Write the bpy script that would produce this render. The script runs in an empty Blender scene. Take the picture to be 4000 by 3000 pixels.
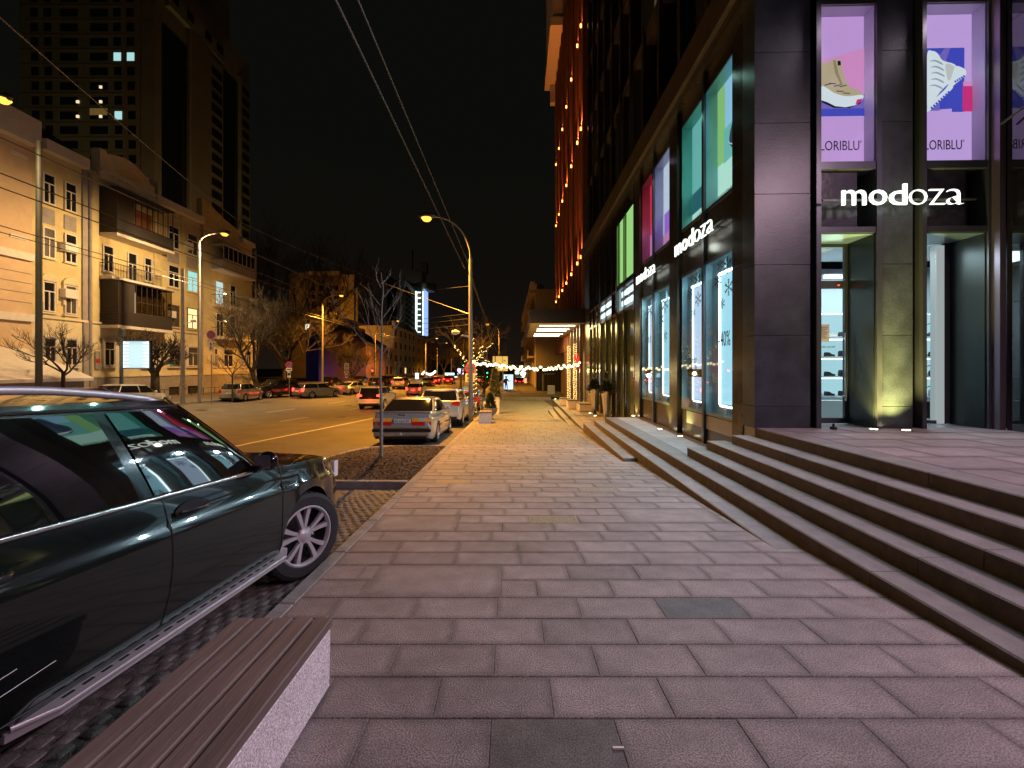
import bpy, bmesh, math, random
from math import sin, cos, pi, radians, atan, sqrt
from mathutils import Matrix, Vector
random.seed(7)
SC = bpy.context.scene
COL = SC.collection

# ---------------- camera, world, exposure ----------------
ZC = 1.63; F = 1650.0; VX = 1990.0; HY = 1435.0
cam_d = bpy.data.cameras.new('camera'); cam = bpy.data.objects.new('camera', cam_d); COL.objects.link(cam)
cam.location = (0, 0, ZC); cam.rotation_euler = (radians(90), 0, 0)
cam_d.sensor_width = 36; cam_d.lens = 36 * F / 4000
cam_d.shift_x = 0.0025; cam_d.shift_y = -0.01625
cam_d.clip_start = 0.05; cam_d.clip_end = 2000
SC.camera = cam
W = bpy.data.worlds.new('World'); SC.world = W; W.use_nodes = True
nt = W.node_tree; bg = nt.nodes['Background']
sky = nt.nodes.new('ShaderNodeTexSky'); sky.sky_type = 'NISHITA'; sky.sun_disc = False
sky.sun_elevation = radians(-4); sky.sun_rotation = radians(200)
gl = nt.nodes.new('ShaderNodeMix'); gl.data_type = 'RGBA'
gl.inputs[0].default_value = 0.97
nt.links.new(sky.outputs[0], gl.inputs[6])
# the city's night glow: warmer and stronger low over the roofs all round
wt = nt.nodes.new('ShaderNodeTexCoord'); wx = nt.nodes.new('ShaderNodeSeparateXYZ'); wr_ = nt.nodes.new('ShaderNodeValToRGB')
nt.links.new(wt.outputs['Generated'], wx.inputs[0]); nt.links.new(wx.outputs['Z'], wr_.inputs[0])
wr_.color_ramp.elements[0].position = 0.0; wr_.color_ramp.elements[0].color = (2.3, 1.45, 1.0, 1)
wr_.color_ramp.elements[1].position = 0.45; wr_.color_ramp.elements[1].color = (0.72, 0.76, 0.58, 1)
e_ = wr_.color_ramp.elements.new(0.16); e_.color = (1.1, 0.85, 0.65, 1)
nt.links.new(wr_.outputs[0], gl.inputs[7])
nt.links.new(gl.outputs[2], bg.inputs['Color']); bg.inputs['Strength'].default_value = 0.005
SC.view_settings.view_transform = 'Standard'; SC.view_settings.look = 'None'
SC.view_settings.exposure = 0.0; SC.view_settings.gamma = 1.0
SC.view_settings.use_curve_mapping = False
try:
    SC.cycles.max_bounces = 5; SC.cycles.diffuse_bounces = 2; SC.cycles.glossy_bounces = 3
    SC.cycles.transparent_max_bounces = 8; SC.cycles.sample_clamp_indirect = 3.0
    SC.cycles.use_light_tree = True
except Exception: pass

# ---------------- helpers ----------------
def G(y):
    """height of the near pavement along the street: falls away, then levels out"""
    if y <= 20: return -0.04545 * y
    if y < 45: return -0.909 - 0.04545 * (y - 20) + 0.04545 / 50 * (y - 20) ** 2
    return -1.477
def RZ(x, y):
    """road and far pavement height"""
    z = G(y) - 0.12
    if x < -12: z += min(1, (-12 - x) / 10.5) * 0.40
    return z
def px2x(px, y): return (px - VX) * y / F
def py2z(py, y): return ZC - (py - HY) * y / F

MATS = {}
def mat(name, col, rough=0.7, metal=0.0, var=0.0, scale=8.0, bump=0.0, bscale=60.0, rnd=0.0, emit=None, es=0.0, col2=None, spec=0.5, coat=0.0, stretch=(1, 1, 1), speck=0.0, spscale=250, edge=0.0):
    if name in MATS: return MATS[name]
    m = bpy.data.materials.new(name); m.use_nodes = True; MATS[name] = m
    n = m.node_tree.nodes; l = m.node_tree.links; b = n['Principled BSDF']
    b.inputs['Base Color'].default_value = (*col, 1); b.inputs['Roughness'].default_value = rough
    b.inputs['Metallic'].default_value = metal; b.inputs['Specular IOR Level'].default_value = spec
    b.inputs['Coat Weight'].default_value = coat; b.inputs['Coat Roughness'].default_value = 0.04
    if emit:
        b.inputs['Emission Color'].default_value = (*emit, 1); b.inputs['Emission Strength'].default_value = es
    tc = n.new('ShaderNodeTexCoord'); mp = n.new('ShaderNodeMapping'); mp.inputs['Scale'].default_value = stretch
    l.new(tc.outputs['Object'], mp.inputs[0])
    if var or rnd or speck:
        cur = None
        c2 = col2 or tuple(max(0, c * (1 - var)) for c in col)
        nz = n.new('ShaderNodeTexNoise'); nz.inputs['Scale'].default_value = scale; nz.inputs['Detail'].default_value = 6; nz.inputs['Roughness'].default_value = 0.65
        l.new(mp.outputs[0], nz.inputs['Vector'])
        rp = n.new('ShaderNodeValToRGB'); rp.color_ramp.elements[0].position = 0.35; rp.color_ramp.elements[1].position = 0.65
        rp.color_ramp.elements[0].color = (*c2, 1); rp.color_ramp.elements[1].color = (*col, 1)
        l.new(nz.outputs[0], rp.inputs[0]); cur = rp.outputs[0]
        if speck:
            n2 = n.new('ShaderNodeTexNoise'); n2.inputs['Scale'].default_value = spscale; n2.inputs['Detail'].default_value = 3
            l.new(tc.outputs['Object'], n2.inputs['Vector'])
            r2 = n.new('ShaderNodeMapRange'); r2.inputs[1].default_value = 0.35; r2.inputs[2].default_value = 0.65
            r2.inputs[3].default_value = 1 - speck; r2.inputs[4].default_value = 1 + speck
            l.new(n2.outputs[0], r2.inputs[0])
            mx = n.new('ShaderNodeVectorMath'); mx.operation = 'SCALE'
            l.new(cur, mx.inputs[0]); l.new(r2.outputs[0], mx.inputs['Scale']); cur = mx.outputs[0]
        if rnd:
            oi = n.new('ShaderNodeObjectInfo'); r3 = n.new('ShaderNodeMapRange')
            r3.inputs[3].default_value = 1 - rnd; r3.inputs[4].default_value = 1 + rnd
            l.new(oi.outputs['Random'], r3.inputs[0])
            mx = n.new('ShaderNodeVectorMath'); mx.operation = 'SCALE'
            l.new(cur, mx.inputs[0]); l.new(r3.outputs[0], mx.inputs['Scale']); cur = mx.outputs[0]
        if edge:      # dirt gathered along the edges of each piece
            sx = n.new('ShaderNodeSeparateXYZ'); l.new(tc.outputs['Generated'], sx.inputs[0]); ds = []
            for ax in (0, 1):
                m1 = n.new('ShaderNodeMath'); m1.operation = 'SUBTRACT'; m1.inputs[1].default_value = 0.5; l.new(sx.outputs[ax], m1.inputs[0])
                m2 = n.new('ShaderNodeMath'); m2.operation = 'ABSOLUTE'; l.new(m1.outputs[0], m2.inputs[0])
                m3 = n.new('ShaderNodeMapRange'); m3.inputs[1].default_value = 0.5; m3.inputs[2].default_value = 0.40 if ax == 0 else 0.30; m3.interpolation_type = 'SMOOTHSTEP'
                l.new(m2.outputs[0], m3.inputs[0]); ds.append(m3.outputs[0])
            n7 = n.new('ShaderNodeTexNoise'); n7.inputs['Scale'].default_value = 1.3; n7.inputs['Detail'].default_value = 7; n7.inputs['Roughness'].default_value = .7
            m7 = n.new('ShaderNodeMapRange'); m7.inputs[1].default_value = .3; m7.inputs[2].default_value = .7; m7.inputs[3].default_value = .78; m7.inputs[4].default_value = 1.14; l.new(n7.outputs[0], m7.inputs[0])
            mm = n.new('ShaderNodeMath'); mm.operation = 'MULTIPLY'; l.new(ds[0], mm.inputs[0]); l.new(ds[1], mm.inputs[1])
            n4 = n.new('ShaderNodeTexNoise'); n4.inputs['Scale'].default_value = 9; n4.inputs['Detail'].default_value = 5
            gm = n.new('ShaderNodeNewGeometry'); l.new(gm.outputs['Position'], n4.inputs['Vector']); l.new(gm.outputs['Position'], n7.inputs['Vector'])
            ad = n.new('ShaderNodeMath'); ad.operation = 'ADD'; l.new(mm.outputs[0], ad.inputs[0])
            m5 = n.new('ShaderNodeMapRange'); m5.inputs[1].default_value = 0.3; m5.inputs[2].default_value = 0.7; m5.inputs[3].default_value = -0.35; m5.inputs[4].default_value = 0.25
            l.new(n4.outputs[0], m5.inputs[0]); l.new(m5.outputs[0], ad.inputs[1])
            m6 = n.new('ShaderNodeMapRange'); m6.inputs[3].default_value = 1-edge; m6.inputs[4].default_value = 1.06; l.new(ad.outputs[0], m6.inputs[0])
            mx = n.new('ShaderNodeVectorMath'); mx.operation = 'SCALE'; l.new(cur, mx.inputs[0]); l.new(m6.outputs[0], mx.inputs['Scale']); cur = mx.outputs[0]
            mx = n.new('ShaderNodeVectorMath'); mx.operation = 'SCALE'; l.new(cur, mx.inputs[0]); l.new(m7.outputs[0], mx.inputs['Scale']); cur = mx.outputs[0]
        l.new(cur, b.inputs['Base Color'])
    if bump:
        nb = n.new('ShaderNodeTexNoise'); nb.inputs['Scale'].default_value = bscale; nb.inputs['Detail'].default_value = 5
        l.new(mp.outputs[0], nb.inputs['Vector'])
        bp = n.new('ShaderNodeBump'); bp.inputs['Strength'].default_value = bump; bp.inputs['Distance'].default_value = 0.02
        l.new(nb.outputs[0], bp.inputs['Height']); l.new(bp.outputs[0], b.inputs['Normal'])
    return m
def emi(name, col, s):
    return mat(name, (0.02, 0.02, 0.02), 0.6, emit=col, es=s)
def glass_mat(name, tint=(0.9, 0.95, 0.95), ior=1.5, base=0.0):
    if name in MATS: return MATS[name]
    m = bpy.data.materials.new(name); m.use_nodes = True; MATS[name] = m
    n = m.node_tree.nodes; l = m.node_tree.links; n.clear()
    o = n.new('ShaderNodeOutputMaterial'); mx = n.new('ShaderNodeMixShader'); t = n.new('ShaderNodeBsdfTransparent'); g = n.new('ShaderNodeBsdfGlossy')
    t.inputs[0].default_value = (*tint, 1); g.inputs['Roughness'].default_value = 0.02
    lw_ = n.new('ShaderNodeLayerWeight'); lw_.inputs['Blend'].default_value = 0.5
    pw_ = n.new('ShaderNodeMath'); pw_.operation = 'POWER'; pw_.inputs[1].default_value = 5
    mr = n.new('ShaderNodeMapRange'); mr.inputs[3].default_value = ((ior-1)/(ior+1))**2; mr.inputs[4].default_value = 0.95
    l.new(lw_.outputs['Facing'], pw_.inputs[0]); l.new(pw_.outputs[0], mr.inputs[0]); l.new(mr.outputs[0], mx.inputs[0])
    l.new(t.outputs[0], mx.inputs[1]); l.new(g.outputs[0], mx.inputs[2]); l.new(mx.outputs[0], o.inputs[0])
    return m

class MB:
    def __init__(s): s.v = []; s.f = []; s.m = []; s.cur = 0
    def add(s, vs, fs):
        k = len(s.v); s.v += [tuple(v) for v in vs]; s.f += [tuple(i + k for i in f) for f in fs]; s.m += [s.cur] * len(fs); return s
    def box(s, x0, x1, y0, y1, z0, z1):
        return s.add([(x0,y0,z0),(x1,y0,z0),(x1,y1,z0),(x0,y1,z0),(x0,y0,z1),(x1,y0,z1),(x1,y1,z1),(x0,y1,z1)],
                     [(3,2,1,0),(4,5,6,7),(0,1,5,4),(1,2,6,5),(2,3,7,6),(3,0,4,7)])
    def bevbox(s, x0, x1, y0, y1, z0, z1, b=0.01):
        """box whose top edges are chamfered"""
        return s.add([(x0,y0,z0),(x1,y0,z0),(x1,y1,z0),(x0,y1,z0),(x0,y0,z1-b),(x1,y0,z1-b),(x1,y1,z1-b),(x0,y1,z1-b),
                      (x0+b,y0+b,z1),(x1-b,y0+b,z1),(x1-b,y1-b,z1),(x0+b,y1-b,z1)],
                     [(3,2,1,0),(8,9,10,11),(0,1,5,4),(1,2,6,5),(2,3,7,6),(3,0,4,7),(4,5,9,8),(5,6,10,9),(6,7,11,10),(7,4,8,11)])
    def quad(s, a, b, c, d): return s.add([a, b, c, d], [(0, 1, 2, 3)])
    def tube(s, pts, r, n=6, cap=True):
        pts = [Vector(p) for p in pts]; rs = r if isinstance(r, (list, tuple)) else [r] * len(pts)
        vs = []; fs = []
        for i, p in enumerate(pts):
            d = (pts[min(i+1, len(pts)-1)] - pts[max(i-1, 0)])
            if d.length < 1e-9: d = Vector((0,0,1))
            d.normalize(); a = d.cross(Vector((0,0,1)) if abs(d.z) < 0.9 else Vector((1,0,0))).normalized(); b = d.cross(a)
            for k in range(n):
                t = 2*pi*k/n; vs.append(p + (a*cos(t) + b*sin(t)) * rs[i])
        for i in range(len(pts)-1):
            for k in range(n):
                k2 = (k+1) % n; fs.append((i*n+k, i*n+k2, (i+1)*n+k2, (i+1)*n+k))
        if cap: fs.append(tuple(range(n))[::-1]); fs.append(tuple((len(pts)-1)*n + k for k in range(n)))
        return s.add(vs, fs)
    def lathe(s, prof, n=16, c=(0,0,0), axis='z', cap=True):
        vs = []; fs = []
        for r, h in prof:
            for k in range(n):
                t = 2*pi*k/n
                if axis == 'z': vs.append((c[0]+r*cos(t), c[1]+r*sin(t), c[2]+h))
                elif axis == 'x': vs.append((c[0]+h, c[1]+r*cos(t), c[2]+r*sin(t)))
                else: vs.append((c[0]+r*cos(t), c[1]+h, c[2]+r*sin(t)))
        for i in range(len(prof)-1):
            for k in range(n):
                k2 = (k+1) % n; fs.append((i*n+k, i*n+k2, (i+1)*n+k2, (i+1)*n+k))
        if cap: fs.append(tuple(range(n))[::-1]); fs.append(tuple((len(prof)-1)*n+k for k in range(n)))
        return s.add(vs, fs)
    def prism(s, poly, f0, f1):
        """extrude polygon: f0/f1 map (u,v)->(x,y,z) for the two faces"""
        n = len(poly); vs = [f0(*p) for p in poly] + [f1(*p) for p in poly]
        return s.add(vs, [tuple(range(n))[::-1], tuple(range(n, 2*n))] + [(i, (i+1)%n, (i+1)%n+n, i+n) for i in range(n)])
    def grid(s, fn, nu, nv):
        vs = [fn(i/nu, j/nv) for i in range(nu+1) for j in range(nv+1)]
        return s.add(vs, [(i*(nv+1)+j, (i+1)*(nv+1)+j, (i+1)*(nv+1)+j+1, i*(nv+1)+j+1) for i in range(nu) for j in range(nv)])
    def mesh(s, name, mats, smooth=None):
        me = bpy.data.meshes.new(name); me.from_pydata(s.v, [], s.f)
        if not isinstance(mats, (list, tuple)): mats = [mats]
        for m in mats: me.materials.append(m)
        if len(mats) > 1:
            for p, i in zip(me.polygons, s.m): p.material_index = i
        if smooth:
            for p in me.polygons: p.use_smooth = True
            me.set_sharp_from_angle(angle=radians(smooth))
        me.update(); return me
    def build(s, name, mats, parent=None, world=False, smooth=None, kind=None, label=None, recalc=False):
        me = s.mesh(name, mats, smooth)
        if recalc:
            bm = bmesh.new(); bm.from_mesh(me); bmesh.ops.recalc_face_normals(bm, faces=bm.faces); bm.to_mesh(me); bm.free()
        o = bpy.data.objects.new(name, me); COL.objects.link(o)
        if parent: attach(o, parent, world)
        if kind: o['kind'] = kind
        if label: o['label'] = label
        return o
def wm(o):
    m = Matrix.LocRotScale(o.location, o.rotation_euler, o.scale)
    if o.parent: m = wm(o.parent) @ o.matrix_parent_inverse @ m
    return m
def attach(o, parent, world=False):
    o.parent = parent
    if world: o.matrix_parent_inverse = wm(parent).inverted()
def tag(o, label, cat, group=None):
    o['label'] = label; o['category'] = cat
    if group: o['group'] = group
    return o
def thing(name, label, cat, loc=(0,0,0), rz=0, group=None):
    o = bpy.data.objects.new(name, None); COL.objects.link(o); o.empty_display_size = 0.2
    o.location = loc; o.rotation_euler = (0, 0, rz); return tag(o, label, cat, group)
def inst(me, name, parent, loc=(0,0,0), rot=(0,0,0), sc=(1,1,1), world=False):
    o = bpy.data.objects.new(name, me); COL.objects.link(o); o.location = loc; o.rotation_euler = rot; o.scale = sc
    if parent: attach(o, parent, world)
    return o
def kids(o): return [c for c in COL.objects if c.parent == o]
def copy_tree(o, parent=None, table=None):
    if table is None:
        table = {}
        for c in COL.objects:
            if c.parent: table.setdefault(c.parent.name, []).append(c)
    c = o.copy(); COL.objects.link(c); c.parent = parent
    for ch in table.get(o.name, []): copy_tree(ch, c, table)
    return c
def lamp(name, kind, loc, power, col, parent=None, rot=(0,0,0), size=0.1, size_y=None, spot=150, blend=0.5, radius=0.08, world=False):
    d = bpy.data.lights.new(name, kind); d.energy = power; d.color = col
    if kind == 'AREA':
        d.size = size
        if size_y: d.shape = 'RECTANGLE'; d.size_y = size_y
    else: d.shadow_soft_size = radius
    if kind == 'SPOT': d.spot_size = radians(spot); d.spot_blend = blend
    o = bpy.data.objects.new(name, d); COL.objects.link(o); o.location = loc; o.rotation_euler = rot
    if parent: attach(o, parent, world)
    return o
def text_mesh(txt, w, h, depth=0.01, bold=0.0, fn=None):
    """text as a mesh in the XZ plane, lower left corner at 0,0; facing -Y"""
    c = bpy.data.curves.new('lettering', 'FONT'); c.body = txt; c.size = 1; c.offset = bold; c.resolution_u = 3
    o = bpy.data.objects.new('tmp', c); COL.objects.link(o)
    dg = bpy.context.evaluated_depsgraph_get(); me = bpy.data.meshes.new_from_object(o.evaluated_get(dg))
    COL.objects.unlink(o); bpy.data.objects.remove(o); bpy.data.curves.remove(c)
    xs = [v.co.x for v in me.vertices]; ys = [v.co.y for v in me.vertices]
    if not xs: return me
    x0, x1, y0, y1 = min(xs), max(xs), min(ys), max(ys)
    sx = w / max(x1-x0, 1e-6); sy = h / max(y1-y0, 1e-6) if h else sx
    bm = bmesh.new(); bm.from_mesh(me)
    bmesh.ops.remove_doubles(bm, verts=bm.verts, dist=0.0005)
    r = bmesh.ops.extrude_face_region(bm, geom=list(bm.faces))
    for e in r['geom']:
        if isinstance(e, bmesh.types.BMVert): e.co.z += 1
    for v in bm.verts:
        x, y, z = (v.co.x-x0)*sx, (v.co.y-y0)*sy, v.co.z*depth
        v.co = (x, -z, y)
    bmesh.ops.recalc_face_normals(bm, faces=bm.faces); bm.to_mesh(me); bm.free(); return me
def put_text(txt, w, h, m, parent, loc=(0,0,0), rot=(0,0,0), depth=0.01, bold=0.0, name='lettering', world=False):
    me = text_mesh(txt, w, h, depth, bold); me.materials.clear(); me.materials.append(m)
    return inst(me, name, parent, loc, rot, world=world)

TH = atan(0.0242)
ORANGE = (1.0, 0.40, 0.045)
# ---------------- materials ----------------
M_slab = mat('granite_slab', (0.31,0.268,0.262), 0.62, var=0.25, scale=3.0, bump=0.4, bscale=120, rnd=0.15, speck=0.55, spscale=130, edge=0.32)
M_slabd = mat('dark_granite_slab', (0.13,0.12,0.115), 0.6, var=0.4, scale=6.0, bump=0.25, bscale=140, rnd=0.1, speck=0.5, spscale=120)
M_slabs2 = mat('speckled_slab', (0.30,0.27,0.2), 0.5, var=0.6, scale=30.0, bump=0.4, bscale=90, speck=0.6, spscale=60)
M_grout = mat('dark_joint', (0.085,0.075,0.068), 0.9, var=0.4, scale=10)
M_riser = mat('riser_stone', (0.12,0.095,0.07), 0.7, var=0.4, scale=6, rnd=0.12, speck=0.3, spscale=200)  # darker than the treads: shade on the risers is put into the colour
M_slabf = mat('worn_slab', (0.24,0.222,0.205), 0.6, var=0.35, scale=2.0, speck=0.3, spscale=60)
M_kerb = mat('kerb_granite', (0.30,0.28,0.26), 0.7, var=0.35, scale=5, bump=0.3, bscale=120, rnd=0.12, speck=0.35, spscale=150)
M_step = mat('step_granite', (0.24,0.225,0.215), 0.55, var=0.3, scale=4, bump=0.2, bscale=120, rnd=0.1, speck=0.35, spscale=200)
M_asph = mat('asphalt', (0.12,0.11,0.10), 0.62, var=0.35, scale=0.8, bump=0.5, bscale=90, speck=0.3, spscale=60)
M_paint = mat('road_paint', (0.55,0.53,0.48), 0.6, var=0.4, scale=14)
M_cob = mat('cobble_stone', (0.13,0.12,0.115), 0.6, var=0.4, scale=20, bump=0.4, bscale=80, rnd=0.3, speck=0.3, spscale=200)
M_soil = mat('mulch_soil', (0.045,0.032,0.024), 0.95, var=0.6, scale=30, bump=1.0, bscale=60)
M_chip = mat('bark_chip', (0.11,0.075,0.055), 0.9, rnd=0.5, var=0.5, scale=40)
M_farp = mat('old_pavement', (0.15,0.13,0.11), 0.85, var=0.4, scale=2, bump=0.3, bscale=30)
M_pier = mat('dark_rough_granite', (0.058,0.070,0.080), 0.36, var=0.5, scale=2.2, bump=0.09, bscale=30, rnd=0.12, speck=0.4, spscale=70)
M_metal = mat('dark_grey_metal', (0.10,0.105,0.12), 0.32, metal=0.6, var=0.1, scale=2)
M_black = mat('black_gap', (0.008,0.008,0.009), 0.6)
M_brz = mat('dark_bronze_panel', (0.075,0.06,0.045), 0.25, metal=0.35, var=0.3, scale=2.5, bump=0.05, bscale=5, rnd=0.1)
M_polish = mat('polished_black_granite', (0.012,0.011,0.014), 0.02, var=0.4, scale=4, spec=1.0, coat=1.0)
M_fin = mat('fin_metal', (0.22,0.17,0.21), 0.3, metal=0.7)
M_teal = mat('teal_reveal_metal', (0.22,0.33,0.36), 0.28, metal=0.5, var=0.1, scale=1)
M_reveal = mat('pale_reveal', (0.55,0.52,0.62), 0.35, var=0.08, scale=1)
M_glass = glass_mat('window_glass', (0.93,0.96,0.97), 1.45)
M_dglass = mat('dark_window_glass', (0.012,0.013,0.015), 0.06, spec=0.8)
M_cornice = mat('brown_metal_ledge', (0.13,0.10,0.065), 0.4, metal=0.3, var=0.3, scale=2)
M_white = mat('white_trim', (0.68,0.62,0.56), 0.6, var=0.15, scale=4)
M_yel = mat('yellow_plaster', (0.62,0.50,0.26), 0.85, var=0.22, scale=0.9, bump=0.2, bscale=10)
M_yel2 = mat('pale_yellow_plaster', (0.68,0.58,0.38), 0.85, var=0.2, scale=0.9, bump=0.2, bscale=10)
M_ora = mat('orange_plaster', (0.66,0.47,0.30), 0.85, var=0.2, scale=0.8, bump=0.2, bscale=10)
M_grey = mat('grey_plaster', (0.33,0.29,0.27), 0.85, var=0.25, scale=2)
M_rust = mat('balcony_steel', (0.04,0.033,0.03), 0.7, var=0.4, scale=6)
M_wood = mat('balcony_boards', (0.05,0.037,0.03), 0.8, var=0.5, scale=5, stretch=(1,1,8))
M_tower = mat('tower_concrete', (0.28,0.25,0.16), 0.85, var=0.25, scale=0.25)
M_towerb = mat('tower_brown_concrete', (0.27,0.19,0.12), 0.85, var=0.2, scale=0.25)
M_brick = mat('orange_brick', (0.26,0.085,0.04), 0.85, var=0.3, scale=2, stretch=(1,1,4))
M_bark = mat('tree_bark', (0.06,0.045,0.033), 0.9, var=0.4, scale=20, bump=0.6, bscale=50, stretch=(1,1,0.3))
M_barkp = mat('pale_bark', (0.33,0.29,0.26), 0.85, var=0.35, scale=25, bump=0.5, bscale=60, stretch=(1,1,0.3))
M_pole = mat('painted_pole', (0.32,0.29,0.26), 0.5, var=0.2, scale=3, metal=0.2)
M_poled = mat('dark_green_pole', (0.06,0.065,0.05), 0.6, var=0.3, scale=2)
M_wire = mat('overhead_wire', (0.10,0.095,0.09), 0.4, metal=0.5)
M_plank = mat('weathered_plank', (0.21,0.155,0.135), 0.55, var=0.3, scale=5, bump=0.2, bscale=25, stretch=(6,0.5,6), rnd=0.12)
M_bgran = mat('pale_speckled_granite', (0.70,0.66,0.68), 0.7, var=0.1, scale=5, speck=0.55, spscale=190, bump=0.2, bscale=200)
M_rubber = mat('tyre_rubber', (0.02,0.02,0.022), 0.75, bump=0.2, bscale=40)
M_rim = mat('alloy_rim', (0.62,0.60,0.63), 0.35, metal=0.55)
M_rimd = mat('dark_wheel_inside', (0.03,0.03,0.032), 0.6)
M_chrome = mat('chrome_trim', (0.80,0.81,0.83), 0.22, metal=1.0)
M_alu = mat('brushed_aluminium', (0.62,0.60,0.63), 0.42, metal=0.65)
M_cblack = mat('black_car_paint', (0.005,0.007,0.007), 0.2, spec=0.2, coat=0.75)
M_cglass = mat('tinted_car_glass', (0.004,0.005,0.005), 0.012, spec=0.8, coat=1.0); M_cglass.node_tree.nodes['Principled BSDF'].inputs['IOR'].default_value = 2.1
M_cglass2 = mat('car_glass', (0.012,0.013,0.014), 0.04, spec=0.8)
M_plastic = mat('black_plastic', (0.02,0.02,0.022), 0.45)
M_clearl = mat('clear_lamp_lens', (0.75,0.73,0.70), 0.12, metal=0.0)
M_redl = mat('red_lamp_lens', (0.35,0.01,0.01), 0.15, coat=1.0, emit=(1,0.02,0.01), es=0.12)
M_redon = emi('lit_brake_lens', (1,0.03,0.02), 9.0)
M_redon2 = emi('lit_brake_lens_core', (1,0.25,0.15), 6.0)
M_amb = mat('amber_lamp_lens', (0.85,0.36,0.03), 0.15, coat=1.0, emit=(1,.45,.05), es=.10)
M_plate = mat('number_plate_white', (0.8,0.8,0.8), 0.4)
M_blue = mat('number_plate_blue', (0.05,0.15,0.5), 0.4)
M_ink = mat('black_print', (0.015,0.015,0.02), 0.6)
# ================= GROUND =================
def sheet(name, xs, ys, zf, m, kind='structure'):
    b = MB(); nx, ny = len(xs), len(ys)
    vs = [(x, y, zf(x, y)) for y in ys for x in xs]
    b.add(vs, [(j*nx+i, j*nx+i+1, (j+1)*nx+i+1, (j+1)*nx+i) for j in range(ny-1) for i in range(nx-1)])
    return b.build(name, m, kind=kind)
YS = [-12, -4, 0, 5, 10, 15, 20] + [20 + 2.5*i for i in range(1, 11)] + [60, 90, 150, 300, 900]
road = sheet('road', [-23.0, -19, -15, -12, -8, -4, 0.5], YS, RZ, M_asph)
ground = sheet('ground', [-600, -200, -60, -23, 60, 200, 600], [-60, -12, 0, 20, 32, 45, 90, 300, 1200], lambda x, y: G(max(y, 0)) - 0.6, M_farp)
farp = sheet('far_pavement', [-23.2, -26, -31, -60], YS, lambda x, y: G(y) + 0.40 + min(0.25, (-23.2-x)*0.035), M_farp)
b = MB()
for j in range(len(YS)-1):
    y0, y1 = YS[j], YS[j+1]
    if y0 < -4 or y0 > 150: continue
    z = lambda y: G(y) + 0.402
    b.add([(-23.2,y0,z(y0)),(-22.95,y0,z(y0)),(-22.95,y1,z(y1)),(-23.2,y1,z(y1)),(-22.95,y0,z(y0)-.2),(-22.95,y1,z(y1)-.2)],
          [(0,1,2,3),(1,4,5,2)])
b.build('far_kerb', M_kerb, kind='structure')
# lane markings
def strip(b, pts, w, zf, dz=0.006):
    for (xa, ya), (xb, yb) in zip(pts[:-1], pts[1:]):
        n = max(1, int(abs(yb-ya)/2.5))
        for i in range(n):
            t0, t1 = i/n, (i+1)/n
            x0, y0, x1, y1 = xa+(xb-xa)*t0, ya+(yb-ya)*t0, xa+(xb-xa)*t1, ya+(yb-ya)*t1
            b.quad((x0-w/2,y0,zf(x0-w/2,y0)+dz),(x0+w/2,y0,zf(x0+w/2,y0)+dz),(x1+w/2,y1,zf(x1+w/2,y1)+dz),(x1-w/2,y1,zf(x1-w/2,y1)+dz))
b = MB(); strip(b, [(-8.0,5),(-8.0,13),(-7.5,22.5),(-7.3,29)], 0.14, RZ); b.build('painted_edge_line', M_paint, kind='structure')
b = MB()
for k in range(9): strip(b, [(-15.0,17+9*k),(-15.0,20.5+9*k)], 0.13, RZ)
for k in range(9): strip(b, [(-11.4,12+9*k),(-11.4,15+9*k)], 0.11, RZ)
b.build('painted_lane_dashes', M_paint, kind='structure')

# near sidewalk: bed under the slabs, granite slabs as pieces
SW0, SW1 = -1.61, 3.3
bed = sheet('sidewalk', [SW0-0.005, 0, 2, 6.6], [-4, 0, 5, 10, 15, 20] + [20+2.5*i for i in range(1, 9)], lambda x, y: G(y) - 0.014, M_grout)
def slab_mesh(w, d, t=0.05, c=0.006, m=None):
    b = MB(); b.bevbox(-w/2, w/2, -d/2, d/2, -t, 0, c); return b.mesh('slab', m or M_slab)
SL = {}
def slab(parent, x0, x1, yc, d, zf, m=M_slab, stuff=None, slope=True):
    w = x1 - x0 - 0.004; 
    if w < 0.04: return
    key = (round(w, 2), round(d, 3), m.name)
    if key not in SL: SL[key] = slab_mesh(key[0], d-0.005, m=m, c=0.004)
    xc = (x0+x1)/2; z = zf(yc) + random.uniform(-0.0015, 0.0015)
    if stuff is not None:
        e = 0.003; ww = w/2-.008; dd = (d-0.022)/2
        stuff.add([(xc-ww,yc-dd,zf(yc-dd)),(xc+ww,yc-dd,zf(yc-dd)),(xc+ww,yc+dd,zf(yc+dd)),(xc-ww,yc+dd,zf(yc+dd))], [(0,1,2,3)])
        return
    sl = (zf(yc+0.1)-zf(yc-0.1))/0.2
    inst(SL[key], 'slab', parent, (xc, yc, z), (atan(sl), random.uniform(-0.0015, 0.0015), 0))
BIG = [(4, -1.17, -0.07), (9, -1.60, -0.62), (10, 1.42, 2.60), (15, -1.0, 0.0), (18, 0.6, 1.8), (21, -1.60, -0.9)]
P = 0.2972; stuff = MB(); stuff2 = MB(); cnt = 0; k = -4
def right_edge(y):
    return 3.1 if y < 15.8 else 3.2
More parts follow.
